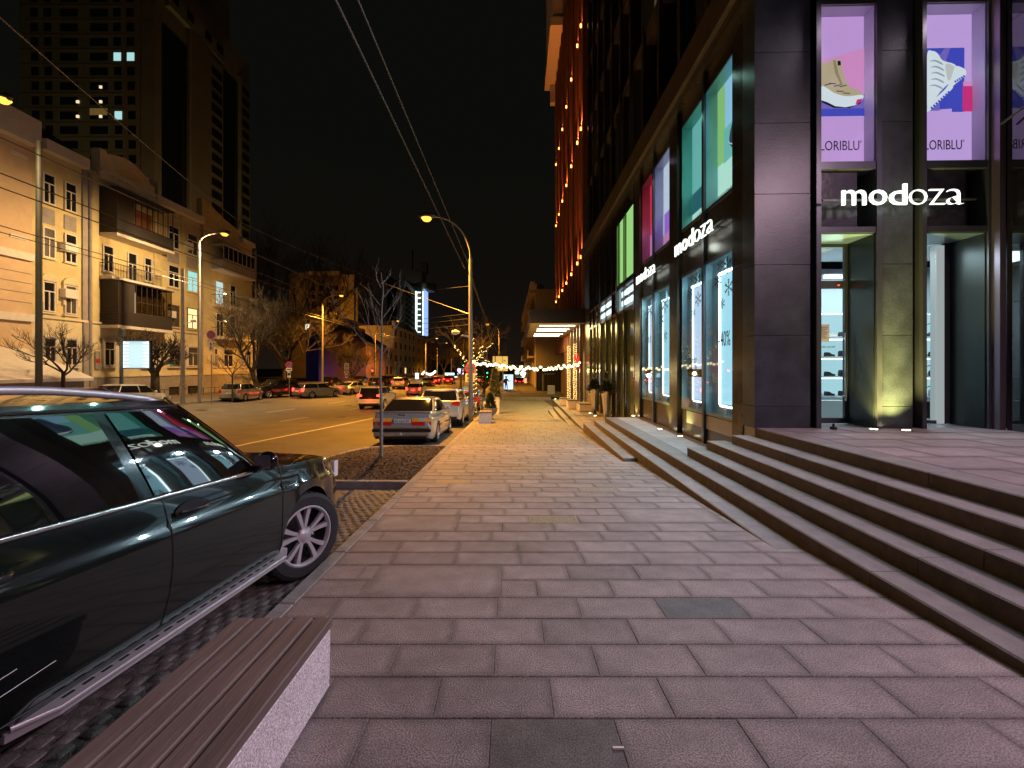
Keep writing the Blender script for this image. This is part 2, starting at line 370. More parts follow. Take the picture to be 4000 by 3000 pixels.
while 2.077 + P*k < 39.4:
    y0 = 2.077 + P*k; yc = y0 + P/2
    off = (0.22 if k % 2 == 0 else 0.51) + random.uniform(-0.03, 0.03)*(k > 5) + (random.choice([0, 0, 0.15, -0.12]) if k > 5 else 0)
    xs = [SW0]; x = off - 0.6*4 
    while x < SW0 + 0.12: x += 0.6
    while x < right_edge(yc) - 0.1: xs.append(x); x += 0.6
    xs.append(right_edge(yc))
    for bk, bx0, bx1 in BIG:
        if k in (bk, bk+1):
            xs = sorted([x for x in xs if not (bx0-.12 < x < bx1+.12)]+[bx0, bx1])
            if k == bk: slab(bed, bx0, bx1, y0+P, 2*P, G, M_slab)
    dark = {(-1, 0), (3, 2)}
    for i in range(len(xs)-1):
        m = M_slab
        xm = (xs[i]+xs[i+1])/2
        if k == -1 and -0.11 < xm < 0.52: m = M_slabd
        if k == 3 and 1.0 < xm < 1.7: m = M_slabd
        if (k == 10 and 0.3 < xm < 0.95) or (k == 15 and 0.9 < xm < 1.5) or (k == 17 and -1.2 < xm < -0.5) or (k == 21 and 0.2 < xm < 0.8): m = M_slabs2
        if any((k == bk or k == bk+1) and bx0-.05 < xm < bx1+.05 for bk, bx0, bx1 in BIG): continue
        vis = k >= -2
        if not vis: continue
        if cnt < 285: slab(bed, xs[i], xs[i+1], yc, P, G, m); cnt += 1
        else: slab(bed, xs[i], xs[i+1], yc, P, G, m, stuff=stuff)
    k += 1
o = stuff.build('paving_slabs', M_slabf, bed, kind='stuff')

# kerb stones
def kerb_line(name, pts, w, h, zf, parent_kind='structure', L=1.0, maxn=60):
    root = None
    out = MB(); n = 0
    base = None
    for (xa, ya), (xb, yb) in zip(pts[:-1], pts[1:]):
        d = sqrt((xb-xa)**2+(yb-ya)**2); nn = max(1, round(d/L))
        for i in range(nn):
            t0, t1 = i/nn, (i+1)/nn
            x0, y0, x1, y1 = xa+(xb-xa)*t0, ya+(yb-ya)*t0, xa+(xb-xa)*t1, ya+(yb-ya)*t1
            ux, uy = (x1-x0), (y1-y0); l = sqrt(ux*ux+uy*uy); ux/=l; uy/=l; nx, ny = -uy*w/2, ux*w/2; g = 0.004
            x0+=ux*g; y0+=uy*g; x1-=ux*g; y1-=uy*g; c = 0.012
            cn = [(x0-nx,y0-ny),(x1-nx,y1-ny),(x1+nx,y1+ny),(x0+nx,y0+ny)]
            k2 = 1-2*c/w
            ci = [(x0-nx*k2+ux*c,y0-ny*k2+uy*c),(x1-nx*k2-ux*c,y1-ny*k2-uy*c),(x1+nx*k2-ux*c,y1+ny*k2-uy*c),(x0+nx*k2+ux*c,y0+ny*k2+uy*c)]
            mb = MB()
            vs = [(x,y,zf(x,y)-h) for x,y in cn]+[(x,y,zf(x,y)-c) for x,y in cn]+[(x,y,zf(x,y)) for x,y in ci]
            mb.add(vs, [(3,2,1,0),(8,9,10,11)]+[(a,(a+1)%4,(a+1)%4+4,a+4) for a in range(4)]+[(a+4,(a+1)%4+4,(a+1)%4+8,a+8) for a in range(4)])
            if base is None:
                base = mb.build(name, M_kerb, kind='structure')
            elif n < maxn: mb.build('kerb_stone', M_kerb, base)
            else: out.add(mb.v, mb.f)
            n += 1
    if out.v: out.build('kerb_stones', M_kerb, base, kind='stuff')
    return base
kerb_line('kerb', [(-1.675, 0.2), (-1.675, 20), (-1.675, 40)], 0.13, 0.3, lambda x, y: G(y)+0.004)
# second: kerb across the end of the pavement, with the raised strip behind it
kerb_line('crossing_kerb', [(-3.0, 39.6), (3.9, 39.6)], 0.3, 0.5, lambda x, y: G(39)+0.28, L=1.5)
b = MB(); b.quad((-3.2,39.75,G(39)+.27),(9,39.75,G(39)+.27),(9,75,G(39)+.3),(-3.2,75,G(39)+.3)); b.quad((-3.2,39.75,-3),(-3.2,39.75,G(39)+.27),(-3.2,75,G(39)+.3),(-3.2,75,-3))
b.build('far_sidewalk', M_farp, kind='structure')

# cobbled parking strip
cob = sheet('parking_strip', [-4.4, -1.742], [-4, 0, 5, 10, 15, 20, 25, 30, 35], lambda x, y: G(y)-0.128, M_grout)
def cob_mesh():
    b = MB(); v = []; A_, B_ = .0475, .036
    ring = [(A_,-B_),(A_,B_),(B_,A_),(-B_,A_),(-A_,B_),(-A_,-B_),(-B_,-A_),(B_,-A_)]; n = 8
    for z, q in ((-0.05, 1.0), (-0.010, 1.0), (0.003, 0.84)):
        for x_, y_ in ring: v.append((x_*q, y_*q, z))
    v.append((0,0,0.007)); f = [(i,(i+1)%n,(i+1)%n+n,i+n) for i in range(n)]+[(i+n,(i+1)%n+n,(i+1)%n+2*n,i+2*n) for i in range(n)]+[(i+2*n,(i+1)%n+2*n,3*n) for i in range(n)]
    b.add(v, f); return b
cbm = cob_mesh().mesh('cobble', M_cob, smooth=50); cb = cob_mesh(); cs = MB(); n = 0
j = 0; y = 1.3
while y < 12.5:
    arc = 0.04*sin(y*5)
    x = -1.80 - (0.05 if j % 2 else 0); 
    while x > -4.35:
        xx, yy = x + random.uniform(-.008,.008), y + 0.06*sin(x*6.0) + random.uniform(-.008,.008); z = G(yy)-0.118+random.uniform(-.006,.004)
        onisl = 7.15 < yy < 11.9
        if not onisl:
            near = (x > -2.25 and y < 4.0) or (x > -2.6 and 4.6 < y < 6.9)
            rz = random.uniform(-.15,.15); sx = random.uniform(.9,1.05)
            if near and n < 290: inst(cbm, 'cobble', cob, (xx,yy,z), (0,0,rz), (sx,sx,1)); n += 1
            else: cs.add([(xx+(a*cos(rz)-b_*sin(rz))*sx, yy+(a*sin(rz)+b_*cos(rz))*sx, z+c) for a,b_,c in cb.v], cb.f)
        x -= 0.102
    y += 0.104; j += 1
cs.build('cobbles', M_cob, cob, kind='stuff')

# planting island with kerb and mulch
isl = [(-1.76,7.3),(-3.1,7.34),(-3.75,7.7),(-4.08,8.5),(-4.15,9.6),(-4.1,10.6),(-3.8,11.35),(-3.2,11.7),(-1.76,11.72)]
kerb_line('island_kerb', isl, 0.13, 0.25, lambda x, y: G(y)+0.002, L=0.7)
b = MB()
cx, cy = -2.9, 9.5
def inside(x, y):
    c = False; nn = len(isl)
    for i in range(nn):
        xa, ya = isl[i]; xb, yb = isl[(i+1)%nn]
        if (ya > y) != (yb > y) and x < (xb-xa)*(y-ya)/(yb-ya)+xa: c = not c
    return c
N = 34; xs = [-4.2 + 2.46*i/N for i in range(N+1)]; ys = [7.25+4.5*i/60 for i in range(61)]
vid = {}; vs = []; fs = []
for jx, yy in enumerate(ys):
    for i, xx in enumerate(xs):
        vid[(i, jx)] = len(vs); d = sqrt((xx+2.9)**2+(yy-9.4)**2)
        vs.append((xx, yy, G(yy)-0.035+0.10*math.exp(-d*d)+random.uniform(-.018,.018)))
for jx in range(60):
    for i in range(N):
        if inside((xs[i]+xs[i+1])/2, (ys[jx]+ys[jx+1])/2): fs.append((vid[(i,jx)],vid[(i+1,jx)],vid[(i+1,jx+1)],vid[(i,jx+1)]))
b.add(vs, fs); soil = b.build('mulch_bed', M_soil, kind='structure')
b = MB()
for _ in range(7000):
    xx, yy = random.uniform(-4.15,-1.72), random.uniform(7.3,11.7)
    if not inside(xx, yy): continue
    d = sqrt((xx+2.9)**2+(yy-9.4)**2); z = G(yy)-0.03+0.10*math.exp(-d*d)+random.uniform(0,.02)
    a = random.uniform(0, pi); l = random.uniform(.012,.04); w = random.uniform(.005,.014); t = random.uniform(-.5,.5)
    ux, uy = cos(a)*l, sin(a)*l; vx, vy = -sin(a)*w, cos(a)*w
    b.add([(xx-ux-vx,yy-uy-vy,z-t*l),(xx+ux-vx,yy+uy-vy,z+t*l),(xx+ux+vx,yy+uy+vy,z+t*l+.004),(xx-ux+vx,yy-uy+vy,z-t*l+.006)],[(0,1,2,3)])
b.build('bark_chips', M_chip, soil, kind='stuff')

# ---------------- steps and platforms in the facade's frame ----------------
def fl(a, y): return (a + 0.0242*y, y)        # facade frame -> world
def step_block(parent, a0, a1, y0, y1, ztop, zbot, name='step_block', m=M_step):
    g = 0.004; c = 0.012; b = MB()
    q = [fl(a0,y0+g), fl(a1,y0+g), fl(a1,y1-g), fl(a0,y1-g)]; qi = [fl(a0+c,y0+g), fl(a1,y0+g), fl(a1,y1-g), fl(a0+c,y1-g)]
    b.add([(x,y,zbot) for x,y in q]+[(x,y,ztop-c) for x,y in q]+[(x,y,ztop) for x,y in qi],
          [(3,2,1,0),(8,9,10,11)]+[(i,(i+1)%4,(i+1)%4+4,i+4) for i in range(4)]+[(i+4,(i+1)%4+4,(i+1)%4+8,i+8) for i in range(4)])
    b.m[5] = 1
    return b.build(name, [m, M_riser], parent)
def core(name, a0, a1, y0, y1, zt, zb, m=M_grout):
    b = MB(); q = [fl(a0,y0), fl(a1,y0), fl(a1,y1), fl(a0,y1)]
    b.add([(x,y,zb) for x,y in q]+[(x,y,zt) for x,y in q], [(3,2,1,0),(4,5,6,7)]+[(i,(i+1)%4,(i+1)%4+4,i+4) for i in range(4)])
    return b.build(name, m, kind='structure')
ZS = [-0.349, -0.192, -0.035, 0.122, 0.279, 0.436, 0.593]
AS = [2.26, 2.56, 2.86, 3.16, 3.45, 3.75, 4.05]
st = core('entrance_steps', 4.35, 9.5, -4, 7.3, 0.575, -1.0)
ends = [(9.2, 15.0), (-3, 14.5), (-3, 14.1), (-3, 7.97), (-3, 7.79), (-3, 7.46), (-3, 7.28)]
rng = random.Random(3)
for i in range(7):
    ya, yb = ends[i]; y = yb
    wid = (AS[i+1]-AS[i]+0.05) if i < 6 else 0.34
    if i == 2: wid = 0.345
    zb = ZS[i]-0.157-(0.25 if i < 3 else 0.0)
    while y > ya + 0.3:
        y2 = max(ya, y - 1.5 - rng.uniform(-.1,.1))
        if y2 - ya < 0.5: y2 = ya
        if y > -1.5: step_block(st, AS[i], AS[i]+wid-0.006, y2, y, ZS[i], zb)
        y = y2
# landing (z=-0.035) in front of the shop windows, and the lower landing further on
land = core('upper_landing', 3.21, 4.9, 7.2, 14.08, -0.05, -1.2)
low = core('lower_landing', 2.62, 4.9, 15.5, 30.3, -0.676, -1.9)
def plat_slabs(parent, a0, a1, y0, y1, z, w, d, m=M_slab, jit=0.5):
    y = y1; r = 0
    while y > y0+0.05:
        yb = max(y0, y-d); a = a0; first = True
        while a < a1-0.05:
            ww = w if not (first and r % 2) else w*jit
            aa = min(a1, a+ww); first = False; x_, y_ = fl((a+aa)/2, (y+yb)/2)
            key = (round(aa-a,2), round(y-yb,2), m.name, 'p')
            if key not in SL: SL[key] = slab_mesh(key[0]-0.008, key[1]-0.008, 0.05, 0.004, m)
            inst(SL[key], 'slab', parent, (x_, y_, z+rng.uniform(-.001,.001)), (0,0,-TH))
            a = aa
        y = yb; r += 1
plat_slabs(st, 4.39, 8.3, -1.0, 7.3, 0.593, 1.0, 0.6)
plat_slabs(land, 3.21, 4.2, 8.0, 14.1, -0.035, 0.6, 0.3, m=mat('cool_landing_slab', (0.33,0.33,0.34), 0.5, var=0.2, scale=3, rnd=0.12, bump=0.2, bscale=120, speck=0.3, spscale=150))
plat_slabs(low, 2.66, 4.4, 15.55, 30.2, -0.66, 0.9, 0.9)
# front edge blocks of the lower landing, and the two flared steps below it
y = 30.3
while y > 15.8:
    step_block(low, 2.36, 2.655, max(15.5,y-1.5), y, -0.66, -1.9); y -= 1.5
for a0, z, ya in ((2.09, -0.817, 18.0), (1.77, -0.974, 21.4)):
    y = 26.2
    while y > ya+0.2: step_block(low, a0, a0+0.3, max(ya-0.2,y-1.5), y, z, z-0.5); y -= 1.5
# dark stone gutter strip at the foot of the facade
b = MB(); b.add([(*fl(3.86,8.0),-0.028),(*fl(4.1,8.0),-0.028),(*fl(4.1,14.1),-0.028),(*fl(3.86,14.1),-0.028)],[(0,1,2,3)])
b.build('plinth_strip', mat('brown_stone_strip', (0.09,0.05,0.03), 0.6, var=0.3, scale=8), kind='structure')
b = MB(); b.box(0.465,0.515,1.895,1.904,G(1.9)+0.001,G(1.9)+0.009)
tag(b.build('cigarette_butt', mat('white_paper', (0.8,0.78,0.75), 0.8)), 'small white cigarette butt lying beside the dark slab in the foreground', 'litter')
# ================= OFFICE BUILDING WITH THE SHOP =================
def fb(mb, name, m, parent=None, smooth=None, label=None, kind=None):
    o = mb.build(name, m, smooth=smooth, kind=kind, label=label); o.rotation_euler = (0,0,-TH)
    if parent: attach(o, parent, True)
    return o
def fthing(name, label, cat, a, y, z, group=None):
    x_, y_ = a*cos(TH)+y*sin(TH), -a*sin(TH)+y*cos(TH)
    return thing(name, label, cat, (x_, y_, z), -TH, group)
def flamp(name, kind, a, y, z, power, col, parent, aim=(0,0,-1), **k):
    x_, y_ = a*cos(TH)+y*sin(TH), -a*sin(TH)+y*cos(TH)
    o = lamp(name, kind, (x_, y_, z), power, col, None, **k)
    d = Matrix.Rotation(-TH, 3, 'Z') @ Vector(aim); o.rotation_euler = d.to_track_quat('-Z', 'Y').to_euler()
    attach(o, parent, True); return o
FA, FW = 4.02, 7.33
bld = fthing('office_building', 'dark stone and glass office building with lit shop windows and steps on the right', 'building', FA, FW, 0.59)
# masses (behind the recesses)
b = MB()
b.box(FA+0.6, 26, 14.9, 26.2, -2, 9.2)
b.box(FA+1.7, 26, FW+3.0, 14.95, -1, 9.2)
b.box(10.6, 26, FW, 10.4, 0, 9.2); b.box(8.31, 10.6, FW+.05, FW+.6, 0, 9.2); b.box(FA+1.2, 9.3, FW+1.9, FW+3.1, 3.9, 9.2)
b.box(FA+0.55, 26, FW+0.5, 26.2, 9.0, 30)
fb(b, 'core_walls', M_black, bld)
fb(MB().box(FA+.02, 10.6, FW+.02, FW+3, 0.3, 0.585), 'shop_floor', mat('shop_floor_tile', (0.35,0.36,0.37), 0.25, var=0.1, scale=2), bld)

# --- front wall, granite piers in courses ---
def courses(a0, a1, y0, y1, m=M_pier, z0=0.593, name='stone_panel', hs=None, zt=9.4):
    hs = hs or [0.97, 2.18, 3.39, 4.60, 5.81, 7.02, 8.23, 9.44]
    z = z0
    for h in hs:
        if h > z + 0.1 and z < zt:
            fb(MB().bevbox(a0, a1, y0, y1, z, h-0.006, 0.004), name, m, bld); z = h
courses(FA, 4.955, FW-0.002, FW+0.75)
courses(6.135, 6.665, FW, FW+0.6)
fb(MB().box(4.955,5.04,FW+.12,FW+.6,0.593,9.4).box(6.665,6.80,FW+.12,FW+.6,0.593,9.4), 'shadow_gap', M_black, bld)
def frame_posts(lst, z0=0.593, z1=9.4, d=0.035):
    for a0, a1 in lst: fb(MB().bevbox(a0, a1, FW-d, FW+0.66, z0, z1, 0.003), 'mullion', M_metal, bld)
frame_posts([(5.04,5.12),(6.045,6.13),(6.80,6.87),(7.885,7.93)])
Zp0, Zp1 = 5.13, 7.80                      # display box openings upstairs
Zd0, Zd1 = 0.60, 3.92                      # ground floor openings
for a0, a1 in ((5.12,6.045),(6.87,7.885)):
    # stone spandrel panel pair behind the sign with metal bars above and below
    am = a0 + (a1-a0)*0.72
    fb(MB().bevbox(a0, am, FW+0.06, FW+0.4, 4.02, 5.0, 0.004), 'spandrel_panel', mat('spandrel_stone', (0.055,0.048,0.052), 0.22, var=0.5, scale=4, bump=0.15, bscale=10), bld)
    fb(MB().box(am+.005, a1, FW+0.3, FW+0.45, 4.02, 5.0), 'shadow_gap', M_black, bld)
    fb(MB().bevbox(a0, a1, FW-0.02, FW+0.66, 5.0, Zp0, 0.003), 'sill_bar', M_metal, bld)
    fb(MB().bevbox(a0, a1, FW-0.02, FW+0.66, 3.92, 4.02, 0.003), 'header_bar', M_metal, bld)
    fb(MB().bevbox(a0, a1, FW-0.02, FW+0.66, Zp1, 7.93, 0.003), 'header_bar', M_metal, bld)
    fb(MB().bevbox(a0, a1, FW+0.02, FW+0.3, 7.93, 9.4, 0.003), 'spandrel_panel', M_brz, bld)
    # display box reveal
    D = 0.24
    fb(MB().box(a1-0.012, a1-0.001, FW+.01, FW+D, Zp0, Zp1).box(a0+.001,a0+.012,FW+.01,FW+D,Zp0,Zp1).box(a0+.012,a1-.012,FW+.01,FW+D,Zp1-.012,Zp1-.001).box(a0+.012,a1-.012,FW+.01,FW+D,Zp0+.001,Zp0+.012), 'reveal', M_reveal, bld)
    fb(MB().box(a0+.012,a1-.012,FW-.004,FW+.004,Zp0+.012,Zp1-.012), 'pane', M_glass, bld)
    # dark header soffit and right hand reveal of the doorway
    fb(MB().box(a1-.02,a1-.002,FW+.01,FW+.62,Zd0,Zd1), 'door_reveal', mat('green_black_metal', (0.03,0.035,0.035), 0.3, metal=0.4), bld)
    fb(MB().box(a0+.002,a1-.02,FW+.01,FW+.62,Zd1-.02,Zd1-.002), 'soffit', M_teal, bld)
fb(MB().box(7.93, 8.025, FW-0.16, FW+.6, 0.593, 12), 'metal_fin', M_fin, bld)
# polished return wall running toward the viewer, in courses
for i, (ya, yb) in enumerate(((5.2,7.16),(3.6,5.2),(2.0,3.6),(0.4,2.0),(-1.2,0.4),(-2.8,-1.2),(-4.4,-2.8))):
    for z0, z1 in ((0.593,2.7),(2.7,4.8),(4.8,7.3),(7.3,12)):
        if i in (1, 3, 5) and z0 == 4.8: continue
        fb(MB().bevbox(8.03, 8.3, ya+.004, yb-.004, z0, z1-.006, .003), 'polished_panel', M_polish, bld)
fb(MB().tube([(7.9,FW-.2,5.62),(8.02,FW-1.2,5.98),(8.02,FW-2.2,6.3)], .018, 8), 'stay_rod', M_plastic, bld)
fb(MB().box(8.31, 12, -5, 7.3, 0, 12), 'core_walls', M_black, bld)
fb(MB().box(FA+.1, 9.3, FW+.3, 10, 9.4, 30), 'core_walls', M_black, bld)

# --- shop interior seen through door and window ---
M_shopw = mat('shop_wall', (0.55,0.6,0.62), 0.6); 
fb(MB().box(4.9, 10.6, FW+2.6, FW+2.7, .59, 3.9), 'shop_back_wall', mat('shop_back_wall_paint', (0.38,0.42,0.45), 0.6), bld)
fb(MB().box(4.9, 4.96, FW+.66, FW+2.6, .59, 3.9), 'shop_side_wall', M_shopw, bld)
fb(MB().box(4.9, 10.6, FW+.66, FW+2.6, 3.9, 3.95), 'shop_ceiling', M_shopw, bld)
M_led = emi('shelf_led', (0.75,0.95,1.0), 3.2); M_back = emi('lit_shelf_back', (0.50,0.84,0.92), 0.85)
M_shelf = mat('white_shelf', (0.6,0.65,0.66), 0.4)
def shoe(parent, a, y, z, s, m):
    o = MB().prism([(0,0),(.24,0),(.26,.03),(.24,.06),(.16,.075),(.10,.12),(.02,.13),(0,.08)], lambda u,v:(a+u*s,y-.03,z+v*s), lambda u,v:(a+u*s,y+.05,z+v*s))
    return fb(o, 'shoe', m, parent)
for i, a0 in enumerate((5.6, 8.1)):
    t = fthing('display_shelf', ['lit shoe shelves glimpsed through the glass shop door', 'lit shoe shelves behind the tall window right of the yellow lit pier'][i], 'shelf', a0, FW+1.9, .59)
    w = 1.9 if i == 0 else 1.9; y = FW+1.75
    for k in range(4):
        z = 1.02+0.42*k
        fb(MB().box(a0, a0+w, y, y+.35, z-.03, z), 'shelf', M_shelf, t)
        fb(MB().box(a0+.03, a0+w-.03, y+.33, y+.35, z+.002, z+(.4 if k < 3 else .55)-.03), 'back_panel', M_back, t)
        fb(MB().box(a0+.03, a0+w-.03, y+.31, y+.328, z+(.36 if k < 3 else .5), z+(.39 if k < 3 else .53)), 'led_strip', M_led, t)
        for q in range(6): shoe(t, a0+.06+q*.3, y+.15, z+.002, rng.uniform(.7,1.05), rng.choice([M_ink, M_plastic, M_wood, M_white]))
    for q in (0, w/3, 2*w/3, w-.02): fb(MB().box(a0+q, a0+q+.02, y-.012, y-.002, .6, 2.85), 'upright', M_alu, t)
    fb(MB().box(a0+.2, a0+w-.4, y-.3, y-.1, .6, .95), 'plinth_box', M_shelf, t)
for i, (a0, zz) in enumerate(((5.3,3.3),(6.2,3.45),(7.3,3.1),(8.0,3.3))):
    t = fthing('ceiling_tube', ['ceiling tube light just inside above the shop door', 'ceiling tube light deep inside right of the shop door', 'ceiling tube light low behind the tall window', 'ceiling tube light at the right of the tall window'][i], 'lamp', a0, FW+1.2+.2*i, zz)
    fb(MB().box(a0, a0+.55, FW+1.2+.2*i, FW+1.25+.2*i, zz, zz+.03), 'tube', emi('cold_tube', (0.8,1,1), 7), t)
    fb(MB().box(a0-.02, a0+.57, FW+1.19+.2*i, FW+1.26+.2*i, zz+.035, zz+.07), 'housing', M_alu, t)
flamp('shop_ceiling_light', 'AREA', 7.5, FW+1.4, 3.8, 170, (0.75,0.95,1.0), bld, size=3.2, size_y=1.2)

# door (left opening): frame, glass, handle, transom, notices
dr = fthing('glass_door', 'tall glass shop door with long steel pull handle left of the yellow lit pier', 'door', 5.14, FW+.60, .6)
y0 = FW+.58
fb(MB().box(5.12,5.15,y0,y0+.05,.6,3.9).box(5.97,6.025,y0,y0+.05,.6,3.9).box(5.15,5.97,y0,y0+.05,.6,.70).box(5.15,5.97,y0,y0+.05,3.08,3.22).box(5.15,5.97,y0,y0+.05,3.84,3.9), 'door_frame', M_metal, dr)
fb(MB().box(5.15,5.97,y0+.02,y0+.03,.70,3.08), 'pane', M_glass, dr)
fb(MB().box(5.15,5.97,y0+.02,y0+.03,3.22,3.84), 'pane', M_glass, dr)
fb(MB().tube([(5.94,y0-.07,1.02),(5.94,y0-.07,2.25)], .016, 8).box(5.93,5.95,y0-.07,y0,1.1,1.12).box(5.93,5.95,y0-.07,y0,2.15,2.17), 'pull_handle', M_chrome, dr)
nb = fb(MB().box(5.44,5.69,y0-.006,y0-.002,2.1,2.42), 'notice_sheet', mat('notice_paper', (0.42,0.38,0.36), 0.7), dr)
for k in range(7): fb(MB().box(5.47,5.66-.02*(k%3),y0-.010,y0-.0065,2.36-.032*k,2.365-.032*k), 'text_line', M_ink, dr)
o = put_text('ПН-НД 10:00-20:00', 0.55, 0.045, M_ink, None, (0,0,0), depth=.002, name='opening_hours'); o.location = (5.24*cos(TH)+y0*sin(TH), -5.24*sin(TH)+(y0-.008)*cos(TH), 1.98); o.rotation_euler = (0,0,-TH); attach(o, dr, True)
fb(MB().lathe([(.0,0),(.012,0),(.012,.01),(0,.01)],8,(5.86,y0-.012,3.14),'y'), 'red_indicator', M_redon, dr)
ds = fthing('door_stop', 'small black door stop on the platform in front of the shop door', 'door stop', 5.22, FW-.15, .593)
fb(MB().box(5.20,5.26,FW-.2,FW-.12,.594,.64).tube([(5.23,FW-.16,.64),(5.23,FW-.16,.69)],.018,8), 'block', M_plastic, ds)
# tall window (right opening)
tw = fthing('shop_window', 'tall full height shop window with a white post right of the yellow lit pier', 'window', 7.0, FW+.6, .6)
fb(MB().box(6.87,6.90,y0,y0+.05,.6,3.9).box(7.76,7.865,y0,y0+.05,.6,3.9), 'window_frame', M_metal, tw)
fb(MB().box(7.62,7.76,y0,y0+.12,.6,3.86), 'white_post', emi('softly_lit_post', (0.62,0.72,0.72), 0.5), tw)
fb(MB().box(6.90,7.62,y0+.02,y0+.03,.66,3.86), 'pane', M_glass, tw)
fb(MB().box(6.90,7.62,y0,y0+.05,.6,.66), 'window_frame', M_metal, tw)
# merchandise behind the window: chrome rack and mannequin base
rk = fthing('display_rack', 'chrome display rack with slanting rails behind the tall shop window', 'rack', 7.1, FW+.95, .6)
for a_ in (7.92, 8.22): fb(MB().tube([(a_,FW+.95,.6),(a_,FW+.95,3.0)], .012, 8), 'upright', M_chrome, rk)
for z in (2.75,2.55,1.75,1.35): fb(MB().tube([(7.78,FW+.93,z-.10),(8.4,FW+.93,z+.10)], .01, 6), 'rail', M_chrome, rk)
fb(MB().lathe([(.14,0),(.14,.02),(0,.02)],16,(8.05,FW+.95,.62)), 'base_disc', M_chrome, rk)
fb(MB().box(7.75,8.35,FW+.9,FW+1.3,.66,.98), 'plinth_box', M_plastic, rk)
o = put_text('modoza', .35, .06, M_clearl, None, depth=.004); o.location = (7.85*cos(TH)+(FW+.89)*sin(TH), -7.85*sin(TH)+(FW+.89)*cos(TH), .82); o.rotation_euler=(0,0,-TH); attach(o, rk, True)

# --- posters ---
def fposter(label, a0, z0, y, w, h, bgc, es):
    t = fthing('backlit_poster', label, 'poster', a0+w/2, y, z0, 'backlit shoe posters upstairs')
    fb(MB().box(a0, a0+w, y, y+.02, z0, z0+h), 'panel', emi('poster_ground_%.2f_%.2f' % bgc[:2], bgc, es), t)
    return t
def shape(t, name, a0, z0, y, pts, m, s=1.0, dy=.004):
    return fb(MB().prism([(p[0]*s, p[1]*s) for p in pts], lambda u,v:(a0+u,y,z0+v), lambda u,v:(a0+u,y-dy,z0+v)), name, m, t)
def smoothp(pts, n=6):
    out = []; N_ = len(pts)
    for i in range(N_):
        p0, p1, p2, p3 = [Vector(pts[(i+k-1) % N_]) for k in range(4)]
        for j in range(n):
            t = j/n; out.append(tuple(0.5*((2*p1)+(p2-p0)*t+(2*p0-5*p1+4*p2-p3)*t*t+(3*p1-p0-3*p2+p3)*t**3)))
    return out
E_lil = (0.62,0.36,0.78); E_pink = (0.72,0.30,0.66)
PY = FW + 0.22
# mapping from poster pixels (4000 frame) to facade frame at depth y
def pa(px, y=PY): return (px-VX)*y/F/cos(TH) - 0.0242*y
def pz(py, y=PY): return ZC-(py-HY)*y/F + 0.0
def P(lst, yd=PY-.05): return [(pa(x, yd), pz(y_, yd)) for x, y_ in lst]
def pshape(t, name, lst, m, k=1, sm=False, dy=.003):
    y = PY - .002*k
    q = P(lst); q = smoothp(q) if sm else q
    return fb(MB().prism(q, lambda u,v:(u,y,v), lambda u,v:(u,y-dy,v)), name, m, t)
E_A = emi('print_beige', (0.62,0.50,0.30), .75); E_W = emi('print_white', (0.75,0.82,0.86), .95); E_B = emi('print_blue', (0.06,0.08,0.62), .8)
E_B2 = emi('print_violet_blue', (0.22,0.16,0.62), .8); E_R = emi('print_red', (0.75,0.03,0.22), .85); E_K = mat('print_black', (0.01,0.01,0.02), .5)
E_P = emi('print_pink', (0.75,0.30,0.62), .9); E_G = emi('print_grey', (0.45,0.5,0.6), .7)
E_BG = emi('print_beige_dark', (0.40,0.30,0.16), .7)
t = fposter('backlit pink shoe poster with a beige lace-up boot above the word on the left', 5.135, Zp0+.02, PY, .895, Zp1-Zp0-.04, (0.60,0.34,0.72), .95)
pshape(t, 'pink_field', [(3190,250),(3380,200),(3378,385),(3190,385)], E_P, 1)
pshape(t, 'violet_floor', [(3190,385),(3372,385),(3372,437),(3190,437)], E_B2, 2)
pshape(t, 'blue_band', [(3190,437),(3371,437),(3370,466),(3190,466)], E_B, 2)
pshape(t, 'boot_upper', [(3195,262),(3215,262),(3238,248),(3265,250),(3272,278),(3283,318),(3300,352),(3335,368),(3350,388),(3330,405),(3195,370)], E_A, 3, True)
pshape(t, 'boot_sole', [(3195,352),(3215,358),(3245,378),(3290,390),(3348,386),(3350,402),(3325,424),(3285,432),(3245,428),(3215,412),(3195,405)], E_W, 4, True)
pshape(t, 'sole_shade', [(3195,405),(3215,412),(3245,428),(3285,433),(3325,425),(3346,408),(3340,420),(3300,436),(3240,434),(3195,412)], E_K, 5)
pshape(t, 'toe_patch', [(3328,404),(3350,400),(3340,416),(3322,424)], E_R, 5)
for k, (x_, y_) in enumerate(((3205,345),(3222,338),(3240,350),(3250,368),(3262,352),(3275,376))):
    pshape(t, 'lace', [(x_,y_),(x_+26,y_-6+8*(k%2)),(x_+27,y_-3+8*(k%2)),(x_+1,y_+3)], E_K, 5)
pshape(t, 'boot_shade', [(3238,252),(3246,250),(3258,300),(3275,345),(3268,348),(3246,300)], E_BG, 4)
pshape(t, 'tongue_label', [(3255,254),(3266,254),(3267,270),(3256,272)], E_K, 5)
def ftext(t, txt, px0, px1, pyb, pyt, m, k=3, bold=0.0, y=None, depth=.003):
    yy = (PY if y is None else y) - .002*k; a0 = pa(px0, yy); w = pa(px1, yy)-a0; z0 = pz(pyb, yy); h = pz(pyt, yy)-z0
    o = put_text(txt, w, h, m, None, depth=depth, bold=bold)
    o.location = (a0*cos(TH)+yy*sin(TH), -a0*sin(TH)+yy*cos(TH), z0); o.rotation_euler = (0,0,-TH); attach(o, t, True); return o
ftext(t, 'LORIBLU', 3183, 3330, 603, 566, E_K)
ftext(t, '°', 3332, 3339, 574, 566, E_K)
